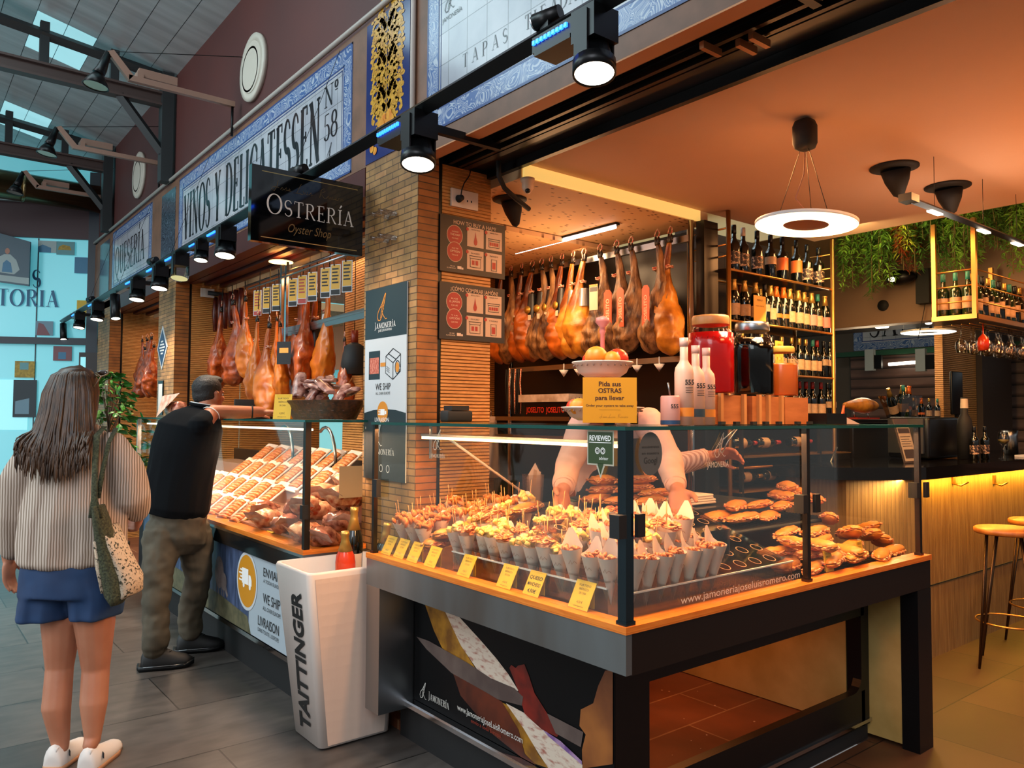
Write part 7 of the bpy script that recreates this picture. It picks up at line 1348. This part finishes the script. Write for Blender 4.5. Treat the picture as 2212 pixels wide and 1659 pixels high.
def big_bottle(lb, x, y, z, gl, h=.34, tilt=(0, 0, 0)):
    t = thing('champagne_bottle', lb, 'bottle', (0, 0, 0), 'champagne bottles in the cooler'); r = .047
    MB().lathe([(0, 0), (r, 0), (r, h*.52), (r*.9, h*.62), (r*.55, h*.74), (.017, h*.84), (.016, h*.96), (0, h*.96)], 24).build('glass_body', gl, t)
    MB().lathe([(r*.72, h*.70), (.019, h*.85), (.018, h*.93), (.021, h*.95), (.019, h), (0, h)], 20).build('foil', foils[0], t)
    m = MB()
    for k in range(7):
        a0, a1 = -pi/2-1.5+k*.3, -pi/2-1.2+k*.3; m.add([((r+.001)*cos(a0), (r+.001)*sin(a0), h*.12), ((r+.001)*cos(a1), (r+.001)*sin(a1), h*.12), ((r+.001)*cos(a1), (r+.001)*sin(a1), h*.40), ((r+.001)*cos(a0), (r+.001)*sin(a0), h*.40)], [(0, 1, 2, 3)])
    m.build('label', tlabel, t); m = MB(); sans(m, 'TAITTINGER', (V(-.55*(r+.004), -.9*(r+.004), h*.2), V(.85, -.52, 0).normalized(), V(0, 0, 1), V(-.5, -.85, 0)), 0, 0, .008, .001, w=.05, align='C'); m.build('print', ink, t); t.location = (x, y, z); t.rotation_euler = tilt; return t
big_bottle('rosé champagne bottle with gold foil in the white cooler', 1.70, 3.37, .66, rosem, .30, (.06, -.05, 0)); big_bottle('dark champagne bottle standing tallest at the back of the white cooler', 1.80, 3.50, .68, bglass, .37, (0, .02, 0)); big_bottle('dark champagne bottle at the right edge of the white cooler', 1.86, 3.36, .655, bglass, .33, (.05, .14, 0))
# ================================================================ people
skin = mat('skin_warm', '#b87a5c', .5, sss=.1, col2='#a8694c', ns=5); skin2 = mat('skin_tan', '#b46a48', .5, sss=.1, col2='#a45c3c', ns=5)
hairm = mat('long_brown_hair', '#24160d', .36, col2='#54361e', ns=30, nd=4, stretch=(3, 3, .1)); hairs = mat('short_dark_hair', '#150d09', .55, bs=.5, ns=180)
def limb(m, pts, rs, n=14):
    P_ = [V(p) for p in pts]; pp, rr = [], []
    for i in range(len(P_)-1):
        for k in range(4): u = k/4; pp.append(P_[i].lerp(P_[i+1], u)); rr.append(rs[i]+(rs[i+1]-rs[i])*u)
    pp.append(P_[-1]); rr.append(rs[-1]); m.tube(pp, rr, n)
    for p, r in zip(P_, rs): m.ball(p, r*.985, 12)
def hand(m, w, d, n, side=1, curl=.5, sc=1.0, spread=.0):
    w, d, n = V(w), V(d).normalized(), V(n); n = (n-d*n.dot(d)).normalized(); s = d.cross(n)*side
    T_ = Matrix((tuple(s)+(0,), tuple(d)+(0,), tuple(n)+(0,), (0, 0, 0, 1))).transposed()
    m.ball(w+d*.045*sc, (.040*sc, .052*sc, .017*sc), 12, 0, T_) if False else m.add([w+d*.045*sc+(T_.to_3x3()@V(.040*sc*sin(pi*i/7)*cos(2*pi*j/12), .054*sc*sin(pi*i/7)*sin(2*pi*j/12), .0175*sc*cos(pi*i/7))) for i in range(8) for j in range(12)], [(i*12+j, i*12+(j+1) % 12, (i+1)*12+(j+1) % 12, (i+1)*12+j) for i in range(7) for j in range(12)], 0, True)
    m.ball(w, .026*sc, 10)
    for i, L in enumerate((.070, .078, .072, .056)):
        o = s*((.030-.020*i)*sc); p = w+d*.082*sc+o; a = .12*curl; pts = [w+d*.05*sc+o, p]
        for k in range(3):
            a += curl*(.55+.1*i*.3); dd = d*cos(a)+n*sin(a)+s*(spread*(1.5-i)*.1); p = p+dd.normalized()*L*sc*(.44, .31, .25)[k]; pts.append(p)
        m.tube(pts, [.0095*sc, .0098*sc, .0088*sc, .0078*sc, .0062*sc], 8); m.ball(pts[-1], .0063*sc, 8)
    t0 = w+d*.022*sc+s*.022*sc; t1 = t0+(d*.6+s*.75+n*.35).normalized()*.035*sc; t2 = t1+(d*.85+s*.35+n*.45*(.5+curl)).normalized()*.030*sc; t3 = t2+(d*.9+n*.5*(.5+curl)).normalized()*.024*sc
    m.tube([t0, t1, t2, t3], [.014*sc, .0115*sc, .010*sc, .008*sc], 8); m.ball(t3, .008*sc, 8)
def basis(f, u=(0, 0, 1)):
    f = V(f).normalized(); u = V(u); u = (u-f*u.dot(f)).normalized(); r = f.cross(u); return Matrix((tuple(r)+(0,), tuple(f)+(0,), tuple(u)+(0,), (0, 0, 0, 1))).transposed()
def headparts(m, c, f, up_=(0, 0, 1), s=1.0):
    "skull, face and ears, facing f"
    Rm = basis(f, up_); T_ = Matrix.Translation(V(c))@Rm@Matrix.Scale(s, 4); b = lambda p, r: m.ball((0, 0, 0), r, 16, 0, T_@Matrix.Translation(V(p)))
    b((0, -.012, .028), (.074, .092, .082)); b((0, .018, -.028), (.060, .068, .078)); b((0, .042, -.082), (.032, .032, .024)); b((0, .075, .012), (.046, .016, .011))
    b((0, .088, -.014), (.0105, .012, .026)); b((0, .095, -.032), (.015, .013, .010)); b((0, .078, -.060), (.023, .011, .0055)); b((0, .076, -.070), (.021, .012, .006))
    for sx in (-1, 1): b((sx*.031, .064, -.026), (.022, .018, .020)); b((sx*.075, -.008, -.012), (.009, .019, .031)); b((sx*.079, -.012, .004), (.008, .015, .015))
    return T_
def eyes(T_, p):
    for sx in (-1, 1): e = MB().ball((0, 0, 0), .0105, 10, 0, T_@Matrix.Translation((sx*.031, .069, -.002))).build('eye', mat('eye_white', '#d8d0c8', .2), p); MB().ball((0, 0, 0), .0065, 8, 0, T_@Matrix.Translation((sx*.031, .0765, -.002))).build('iris', mat('dark_iris', '#1c100a', .2), e)
# ---------------------------------------------------------------- woman seen from behind
rr_ = V(right.x, right.y, 0).normalized(); ff_ = V(-rr_.y, rr_.x, 0); 
WO = V(P(150, 1655, Z=0)); KX = .001975
def wp(px_, py_, dy=0): return WO+rr_*((px_-150)*KX)+ff_*dy+V(0, 0, (1655-py_)*KX)
wm = thing('person', 'woman seen from behind with long brown hair, striped cream blouse and blue shorts', 'person', WO)
m = MB()
limb(m, [wp(118, 1270, .02), wp(116, 1340, .03), wp(114, 1450, .03), wp(118, 1530, .0), wp(130, 1612, .0)], [.098, .085, .056, .058, .034])
limb(m, [wp(188, 1270, .0), wp(196, 1340, .0), wp(196, 1450, .02), wp(200, 1520, -.005), wp(204, 1590, -.02)], [.098, .084, .056, .056, .033])
for (cx, cy, dy) in ((130, 1612, 0), (204, 1592, -.02)): limb(m, [wp(cx, cy, dy), wp(cx, cy+10, dy-.02)], [.034, .03]); q_ = wp(cx, 1655, dy); limb(m, [q_+V(0, 0, .042), q_+ff_*.12+V(0, 0, .034)], [.032, .022])
m.ball(wp(150, 1240, 0), (.15, .11, .12), 16, 0, basis(ff_)); limb(m, [wp(150, 1200, 0), wp(148, 1100, 0), wp(146, 970, 0), wp(143, 925, .0)], [.13, .12, .13, .07]); limb(m, [wp(143, 940, 0), wp(142, 880, .01)], [.052, .05])
limb(m, [wp(62, 985, 0), wp(10, 1090, .0), wp(-6, 1210, .03)], [.055, .042, .027]); hand(m, wp(-6, 1215, .03), V(0, 0, -1)+ff_*.1, rr_, -1, .35)
limb(m, [wp(238, 985, 0), wp(270, 1085, .03), wp(256, 1125, .13)], [.055, .045, .028]); hand(m, wp(256, 1125, .13), V(0, 0, -.5)-rr_*.35+ff_*.7, -rr_, 1, 1.0)
TW = headparts(m, wp(140, 862, .02), ff_+rr_*.12)
m.build('body', skin, wm, rem=.0062, smooth=3)
eyes(TW, wm)
linen, t_, N_, L_, b_ = newmat('striped_linen'); co = coords(N_, L_, 'Object', (1, 1, 1), (0, 0, -atan2(rr_.y, rr_.x)-.5)); wv = N_.new('ShaderNodeTexWave'); wv.bands_direction = 'X'; wv.inputs['Scale'].default_value = 30; wv.inputs['Distortion'].default_value = 1.2; wv.inputs['Detail'].default_value = 1; wv.inputs['Detail Scale'].default_value = .6; L_.new(co, wv.inputs['Vector']); L_.new(ramp(N_, L_, wv.outputs[1], [(.35, '#c4b2a4'), (.7, '#84705f')]), b_.inputs['Base Color']); b_.inputs['Roughness'].default_value = .85; bump(N_, L_, b_, wv.outputs[1], .35, .004)
def ringw(cy, cx, hw, dp, off=0, n=40, fold=.0, ph=0):
    c = wp(cx, cy, off); return [c+rr_*(hw*cos(2*pi*j/n)*(1+fold*sin(j*1.1+ph)))+ff_*(dp*sin(2*pi*j/n)*(1+fold*1.4*sin(j*1.7+ph))) for j in range(n)]
m = MB(); m.loft([ringw(1224, 140, .195, .15), ringw(1214, 139, .215, .165, 0, fold=.02), ringw(1180, 140, .222, .16, 0, fold=.045, ph=.3), ringw(1120, 143, .212, .152, 0, fold=.045, ph=.5), ringw(1050, 145, .185, .13, 0, fold=.035, ph=.8), ringw(990, 146, .185, .12), ringw(955, 146, .172, .105), ringw(935, 145, .13, .085), ringw(915, 144, .075, .065)])
limb(m, [wp(62, 965, 0), wp(26, 1040, 0), wp(12, 1120, .01), wp(0, 1195, .03)], [.07, .078, .074, .045]); limb(m, [wp(222, 965, 0), wp(250, 1015, .01), wp(264, 1075, .03), wp(256, 1108, .10)], [.070, .074, .074, .05])
fold = lambda co: .011*noise.noise(V((co-WO).dot(rr_)*9, (co-WO).dot(ff_)*6, co.z*2.2))+.006*noise.noise(V((co-WO).dot(rr_)*26, co.x*8, co.z*6))
m.build('blouse', linen, wm, rem=.0085, smooth=2, disp=None if False else (lambda q: fold(q+WO)))
m = MB(); m.loft([ringw(1175, 142, .175, .125), ringw(1230, 142, .205, .15), ringw(1285, 143, .215, .155)]); 
for (cx, dx, cy2) in ((90, -8, 1338), (198, 8, 1332)): m.loft([ringw(1225, cx+14 if cx < 150 else cx-14, .105, .13, 0, 28), ringw(1285, cx+6 if cx < 150 else cx, .108, .125, 0, 28, .03), ringw(cy2, cx, .118 if cx < 150 else .098, .125, 0, 28, .05)])
m.build('shorts', mat('blue_shorts', '#173a63', .75, col2='#122c50', ns=6, bs=.3), wm, rem=.008, smooth=3, disp=lambda q: .006*noise.noise(q*11))
# hair
m = MB(); hc = lambda cy, cx, hw, dp, off: ringw(cy, cx, hw, dp, off, 30)
m.loft([hc(789, 140, .02, .02, .0), hc(796, 140, .060, .06, .0), hc(815, 139, .086, .092, .0), hc(845, 139, .098, .104, -.005), hc(885, 140, .106, .094, -.03), hc(920, 141, .118, .075, -.065), hc(955, 142, .125, .05, -.095), hc(985, 142, .11, .026, -.122)])
m.build('hair', hairm, wm, rem=.006, smooth=2)
m = MB(); rnd = random.Random(12)
for k in range(330):
    s = rnd.uniform(-1, 1); e = sqrt(max(0, 1-.72*s*s)); j = rnd.uniform(-.006, .004); w = rnd.uniform(-9, 9); yl = 1036-34*abs(s)**1.6+rnd.uniform(-52, 10); r = rnd.uniform(.0032, .0062); X = lambda f, q=0: 141+s*f+w*q
    pts = [wp(X(4), 787+abs(s)*2, .03), wp(X(22), 793+abs(s)*5, -.035*e+.0), wp(X(39), 812, -.084*e+j), wp(X(53), 850, -.108*e+j), wp(X(58, .1), 893, -.122*e+j), wp(X(66, .2), 930, -.136*e-.006+j), wp(X(74, .35), 930+(yl-930)*.38, -.15+.03*(1-e)+j), wp(X(77, .6), 930+(yl-930)*.68, -.163+j), wp(X(77, .9), 930+(yl-930)*.9, -.166+j), wp(X(75, 1.1), yl, -.165+j)]
    m.tube(pts, [r*.5, r*.9, r, r*1.1, r*1.1, r, r, r*.9, r*.6, r*.15], 5, cap=False)
m.build('hair_strands', hairm, wm)
g = MB(); fr_c = mat('tortoiseshell', '#8a6a44', .3, col2='#4a2c14', ns=40)
for cx in (133, 186): g.tube([wp(cx+13*cos(2*pi*j/14), 800+ (4 if cx > 150 else 0)+7*sin(2*pi*j/14), .075-.02*sin(2*pi*j/14)-(.0 if cx < 150 else .03)) for j in range(15)], .0035, 6, cap=False)
g.tube([wp(173, 803, .04), wp(196, 812, .0), wp(189, 836, -.03)], .0035, 6); gg = g.build('sunglasses', fr_c, wm); MB().ball(wp(186, 803, .045), (.024, .004, .013), 10, 0, basis(ff_)).build('lens', mat('brown_lens', '#2c1a10', .1), gg)
for k, (cx, cy, dy) in enumerate(((128, 1652, .0), (206, 1632, -.02))):
    s = MB(); c = wp(cx, 1655, dy); 
    rows = []
    for i, (u, w, h) in enumerate(((-.055, .030, .03), (-.05, .040, .085), (0, .043, .082), (.06, .045, .056), (.12, .047, .042), (.17, .040, .032), (.2, .022, .018))): rows.append([c+ff_*u+rr_*(w*cos(2*pi*j/16))+V(0, 0, max(.012, .022+h*max(-.25, sin(2*pi*j/16)))) for j in range(16)])
    s.loft(rows); o = s.build('shoe', mat('white_sneaker', '#d8ccc4', .5), wm); so = MB(); so.loft([[c+ff_*u+rr_*(w*cos(2*pi*j/16))+V(0, 0, .001+.02*(sin(2*pi*j/16) > 0)) for j in range(16)] for (u, w) in ((-.06, .028), (-.05, .043), (.06, .048), (.13, .05), (.205, .024))]); so.build('sole', mat('gum_sole', '#b88460', .6), o)
    MB().box(-.001, .001, -.012, .012, -.01, .012, 0, Matrix.Translation(c+rr_*.043+V(0, 0, .055))).build('side_mark', ink, o); MB().tube([c+rr_*.012+V(0, 0, .07)-ff_*.045, c+rr_*.018+V(0, 0, .1)-ff_*.05], .006, 6).build('heel_tab', mat('white_sneaker', '#d8ccc4'), o)
bg = thing('shoulder_bag', 'dark green and cream crocheted bag hanging from the shoulder of the woman', 'bag', wp(262, 1290, -.03)); kn = mat('green_crochet', '#2a2c1c', .9, col2='#4c4e34', ns=120, bs=.8, bd=.006); kc = mat('cream_crochet', '#c0ac94', .9, col2='#3c3a2c', ns=90, lo=.55, hi=.6, bs=.8, bd=.006)
off = -.165; rows = []
def strip(pts, ws, dep, mm):
    rows = []
    for (x, y, dy), w in zip(pts, ws): c = wp(x, y, dy); rows.append([c+rr_*(w*cos(2*pi*j/14))+ff_*(dep*sin(2*pi*j/14)) for j in range(14)])
    return MB().loft(rows)
strip([(212, 921, -.02), (222, 940, -.12), (232, 1000, -.165), (238, 1070, -.185), (240, 1110, -.18)], [.012, .014, .013, .014, .03], .006, kn).build('strap', kn, bg)
strip([(232, 925, -.0), (243, 955, -.10), (245, 1010, -.15), (241, 1070, -.17)], [.010, .010, .010, .012], .006, kn).build('strap', kn, bg)
strip([(240, 1085, -.16), (243, 1120, -.14), (248, 1170, -.12), (262, 1240, -.11), (270, 1278, -.11), (272, 1294, -.11)], [.012, .030, .040, .052, .045, .015], .05, kn).build('front_panel', kn, bg)
strip([(250, 1130, -.10), (268, 1190, -.08), (288, 1240, -.07), (292, 1272, -.07), (288, 1282, -.07)], [.010, .028, .045, .034, .01], .075, kc).build('side_panel', kc, bg); strip([(236, 1160, -.10), (240, 1220, -.08), (250, 1268, -.08)], [.012, .026, .018], .075, kc).build('back_panel', kc, bg)
# ---------------------------------------------------------------- man leaning on the meat case
mp = lambda x, y, d: V(P(x, y, D=d))
mn = thing('person', 'man in a black polo shirt and khaki trousers leaning on the meat case', 'person', mp(380, 1420, 4.8).xy.to_3d()); face = (mp(560, 850, 5.35)-mp(450, 850, 4.95)).normalized()
m = MB(); hipc = mp(388, 1115, 4.82)
kL, aL, kR, aR = mp(338, 1250, 4.66), V(1.27, 4.95, .10), mp(428, 1245, 4.92), V(1.53, 5.17, .10)
limb(m, [mp(362, 1130, 4.76), kL, aL], [.095, .062, .042]); limb(m, [mp(412, 1130, 4.9), kR, aR], [.095, .062, .042])
limb(m, [hipc, mp(392, 1000, 4.82), mp(412, 925, 4.86)], [.10, .09, .08]); limb(m, [mp(432, 905, 4.88), mp(450, 870, 4.93)], [.06, .055])
elb = V(1.585, 4.99, 1.515); wrs = V(1.90, 4.99, 1.522); limb(m, [mp(440, 915, 4.78), elb, wrs], [.062, .052, .034]); hand(m, wrs, V(.85, -.3, -.02), V(0, 0, -1), 1, .12)
elb2 = V(1.72, 5.35, 1.508); wrs2 = V(1.95, 5.25, 1.512); limb(m, [mp(425, 905, 5.05), elb2, wrs2], [.058, .046, .031]); hand(m, wrs2, V(.9, -.25, -.02), V(0, 0, -1), -1, .12)
TM = headparts(m, mp(452, 852, 4.97), face, (0, 0, 1), 1.06); m.build('body', skin2, mn, rem=.006, smooth=2); eyes(TM, mn)
h = MB(); b = lambda p, r: h.ball((0, 0, 0), r, 18, 0, TM@Matrix.Translation(V(p))); b((0, -.018, .040), (.079, .092, .080)); b((0, -.040, .0), (.074, .062, .072)); b((0, .03, .085), (.058, .055, .030)); h.build('hair', hairs, mn, rem=.006, smooth=2, disp=lambda q: .002*noise.noise(q*90))
m = MB(); upn = (mp(430, 900, 4.86)-hipc).normalized(); sd = upn.cross(face).normalized(); fd = sd.cross(upn)*-1
def tr(c, a, b, n=30, f=0): return [V(c)+sd*(a*cos(2*pi*j/n)*(1+f*sin(j*2)))+fd*(b*sin(2*pi*j/n)*(1+f*cos(j*3))) for j in range(n)]
m.loft([tr(mp(378, 1112, 4.8), .19, .17), tr(mp(381, 1095, 4.8), .205, .185, f=.02), tr(mp(388, 1040, 4.82), .205, .185, f=.03), tr(mp(400, 970, 4.85), .22, .185), tr(mp(412, 920, 4.87), .22, .165), tr(mp(425, 895, 4.89), .165, .12), tr(mp(436, 880, 4.9), .075, .07)])
sh1 = mp(432, 922, 4.75); limb(m, [sh1, sh1.lerp(elb, .5)], [.074, .064]); sh2_ = mp(420, 910, 5.04); limb(m, [sh2_, sh2_.lerp(elb2, .5)], [.074, .064])
m.build('polo_shirt', mat('black_polo', '#06080c', .9, spec=.15, bs=.2, ns=14), mn, rem=.008, smooth=3, disp=lambda q: .006*noise.noise(V(q.x*9, q.y*9, q.z*4)))
for s_, e_ in ((sh1, elb), (sh2_, elb2)):
    c_ = s_.lerp(e_, .5); d_ = (e_-s_).normalized(); a_ = d_.orthogonal().normalized(); b_ = d_.cross(a_); MB().tube([c_+d_*.05+(a_*cos(2*pi*j/20)+b_*sin(2*pi*j/20))*.060 for j in range(21)], .003, 6, cap=False).build('sleeve_piping', wht, mn)
cl = MB(); cl.tube([mp(437, 876, 4.9)+sd*(.072*cos(a))+fd*(.066*sin(a)) for a in [2*pi*j/24 for j in range(25)]], .012, 8, cap=False); c_ = cl.build('collar', MATS['black_polo'], mn); MB().tube([mp(437, 872, 4.9)+sd*(.071*cos(a))+fd*(.066*sin(a)) for a in [2*pi*j/24 for j in range(25)]], .0035, 6, cap=False).build('white_piping', wht, c_)
m = MB(); wd = V(.85, -.3, 0).normalized(); q = elb.lerp(wrs, .8); MB().tube([q+V(0, 0, .036)*cos(a)+wd.cross(V(0, 0, 1))*.036*sin(a) for a in [2*pi*j/20 for j in range(21)]], (.006), 8, cap=False).build('watch_strap', blackm, mn)
m = MB(); m.loft([tr(mp(384, 1085, 4.8), .165, .14), tr(mp(385, 1110, 4.8), .18, .155), tr(mp(386, 1165, 4.82), .175, .15), tr(mp(388, 1190, 4.82), .10, .09)])
limb(m, [mp(352, 1150, 4.74), kL+V(0, 0, .0), aL+V(0, 0, .12), aL+V(0, 0, .03)], [.115, .088, .072, .074], 20); limb(m, [mp(418, 1150, 4.9), kR, aR+V(0, 0, .12), aR+V(0, 0, .03)], [.115, .086, .07, .072], 20)
m.build('trousers', mat('khaki_trousers', '#5c5242', .8, col2='#4a4234', ns=7, bs=.3, bd=.01), mn, rem=.008, smooth=2, disp=lambda q: .012*noise.noise(V(q.x*8, q.y*8, q.z*13))+.006*noise.noise(q*24))
for k, (a, dr) in enumerate(((aL, V(.72, -.25, 0)), (aR, V(.90, -.30, 0)))):
    dr = dr.normalized(); lt = dr.cross(V(0, 0, 1)); rows = []; c = V(a.x, a.y, 0)
    for (u, w, hh) in ((-.075, .025, .05), (-.06, .042, .09), (0, .046, .10), (.06, .048, .082), (.12, .05, .06), (.17, .044, .045), (.205, .02, .025)): rows.append([c+dr*u+lt*(w*cos(2*pi*j/16))+V(0, 0, max(.022, .03+hh*max(-.2, sin(2*pi*j/16)))) for j in range(16)])
    o = MB().loft(rows).build('shoe', mat('black_sneaker', '#0c0c0d', .55), mn); rows = [[c+dr*u+lt*(w*cos(2*pi*j/16))+V(0, 0, z0 if sin(2*pi*j/16) <= 0 else z0+.026) for j in range(16)] for (u, w, z0) in ((-.095, .025, .012), (-.08, .046, .003), (0, .047, .001), (.1, .052, .001), (.17, .046, .006), (.215, .02, .02))]
    MB().loft(rows).build('sole', black, o); MB().tube([c+dr*u+lt*.049*s_+V(0, 0, .028) for u, s_ in ((-.06, 1), (0, 1.02), (.1, 1.08), (.16, 1.0))], .0025, 5).tube([c+dr*u+lt*-.049*s_+V(0, 0, .028) for u, s_ in ((-.06, 1), (0, 1.02), (.1, 1.08), (.16, 1.0))], .0025, 5).build('grey_piping', steel, o)
    MB().tube([c+dr*.02+V(0, 0, .125), c+dr*.06+lt*.02+V(0, 0, .118), c+dr*.05+lt*-.02+V(0, 0, .115), c+dr*.09+V(0, 0, .10), c+dr*.08+lt*.02+V(0, 0, .098)], .003, 5).build('laces', black, o)
# ---------------------------------------------------------------- two vendors behind the counter
shirt = mat('pale_pink_shirt', '#cc9c8a', .8, bs=.25, ns=9); shirt2, t_, N_, L_, b_ = newmat('striped_shirt'); wv = N_.new('ShaderNodeTexWave'); wv.inputs['Scale'].default_value = 24; L_.new(coords(N_, L_), wv.inputs['Vector']); L_.new(ramp(N_, L_, wv.outputs[1], [(.45, '#cfa896'), (.55, '#a87a6c')]), b_.inputs['Base Color']); b_.inputs['Roughness'].default_value = .8
apm = mat('dark_apron', '#14100f', .8)
def vendor(label, tc, dpt, arms, sh_m, hd, facing, apron=True):
    base = mp(tc[0], tc[1], dpt); v = thing('person', label, 'person', (base.x, base.y, .045)); m = MB(); fz = V(facing).normalized(); sdv = fz.cross(V(0, 0, 1)); z0 = .05
    for s in (-1, 1): hp = V(base.x, base.y, .95)+sdv*.09*s-fz*.14; limb(m, [hp, hp+V(0, 0, -.43)+fz*.03, V(hp.x, hp.y, z0+.07)], [.09, .06, .04]); limb(m, [V(hp.x, hp.y, z0+.04), V(hp.x, hp.y, z0+.035)+fz*.16], [.04, .03])
    hipv = V(base.x, base.y, .98)-fz*.14; chest = V(base.x, base.y, 1.33)-fz*.02; neck = V(base.x, base.y, 1.49)+fz*.06; limb(m, [hipv, chest, neck], [.13, .13, .075]); hc_ = V(hd); limb(m, [neck, hc_-fz*.02], [.055, .055]); TV = headparts(m, hc_, fz+V(0, 0, -.7), V(0, 0, 1), 1.0)
    for (S_, E_, W_, H_, nn, sd_, cu) in arms: limb(m, [S_, E_, W_], [.055, .045, .031]); hand(m, W_, H_, nn, sd_, cu, 1.2)
    m.build('body', skin2, v, rem=.0052, smooth=2); eyes(TV, v)
    h = MB(); h.ball((0, 0, 0), (.079, .092, .080), 16, 0, TV@Matrix.Translation((0, -.018, .036))); h.ball((0, 0, 0), (.074, .06, .07), 14, 0, TV@Matrix.Translation((0, -.04, -.0))); h.build('hair', hairs, v, rem=.007, smooth=2)
    m = MB(); rg = lambda c, a, b: [V(c)+sdv*(a*cos(2*pi*j/28))+fz*(b*sin(2*pi*j/28)) for j in range(28)]
    m.loft([rg(hipv+V(0, 0, -.05), .17, .135), rg(hipv+V(0, 0, .08), .175, .14), rg(chest, .195, .14), rg(chest+V(0, 0, .10)+fz*.03, .185, .12), rg(neck+V(0, 0, -.015), .11, .09), rg(neck+V(0, 0, .02), .075, .07)])
    for (S_, E_, W_, H_, nn, sd_, cu) in arms: limb(m, [S_, E_, E_.lerp(W_, .82)], [.072, .062, .05], 18)
    m.build('shirt', sh_m, v, rem=.007, smooth=2, disp=lambda q: .008*noise.noise(q*12)+.003*noise.noise(q*30))
    for (S_, E_, W_, H_, nn, sd_, cu) in arms: d = (W_-E_).normalized(); c = E_.lerp(W_, .84); MB().tube([c-d*.01, c+d*.012], [.050, .047], 18).build('cuff', sh_m, v)
    m = MB(); m.loft([[hipv+fz*(.30*max(0, dz))+V(0, 0, dz)+sdv*(a*cos(pi*j/14))+fz*(b*sin(pi*j/14)) for j in range(15)] for dz, a, b in ((-.42, .20, .17), (-.05, .19, .155), (.1, .185, .16), (.3, .15, .18), (.42, .11, .19))], closed=False, cap=False); m.build('apron', apm, v)
    return v
sL, eL, wL = mp(1262, 912, 3.72), mp(1228, 1005, 3.62), mp(1217, 1058, 3.40); sR, eR, wR = mp(1402, 912, 3.68), mp(1445, 995, 3.55), mp(1462, 1055, 3.36)
vendor('vendor in pale shirt and dark apron bending over the counter, both hands on the food', (1332, 950), 3.80, [(sL, eL, wL, mp(1212, 1105, 3.30)-wL, (-.4, -.6, -.4), 1, .45), (sR, eR, wR, mp(1474, 1110, 3.28)-wR, (-.6, -.5, -.1), -1, .6)], shirt, mp(1302, 868, 3.62), (-.5, -.85, 0))
s2, e2, w2 = mp(1405, 930, 4.25), mp(1455, 1005, 4.2), mp(1535, 985, 4.12); s3, e3, w3 = mp(1290, 930, 4.3), mp(1300, 1010, 4.3), mp(1330, 1040, 4.2)
vendor('second vendor hidden behind the first, one striped sleeve holding tongs', (1345, 950), 4.42, [(s2, e2, w2, mp(1600, 975, 4.08)-w2, (-.4, -.5, -.7), 1, .7), (s3, e3, w3, V(.5, -.5, -.6), (0, 0, -1), -1, .6)], shirt2, mp(1312, 868, 4.4), (.2, -.98, 0), False)
t = thing('serving_tongs', 'steel tongs held in the hand of the striped-sleeved vendor', 'tongs', mp(1570, 960, 4.08)); MB().tube([mp(1555, 975, 4.05), mp(1562, 950, 4.05), mp(1590, 925, 4.05)], .004, 6).tube([mp(1560, 978, 4.03), mp(1572, 955, 4.03), mp(1592, 927, 4.03)], .004, 6).build('arms', steel, t)
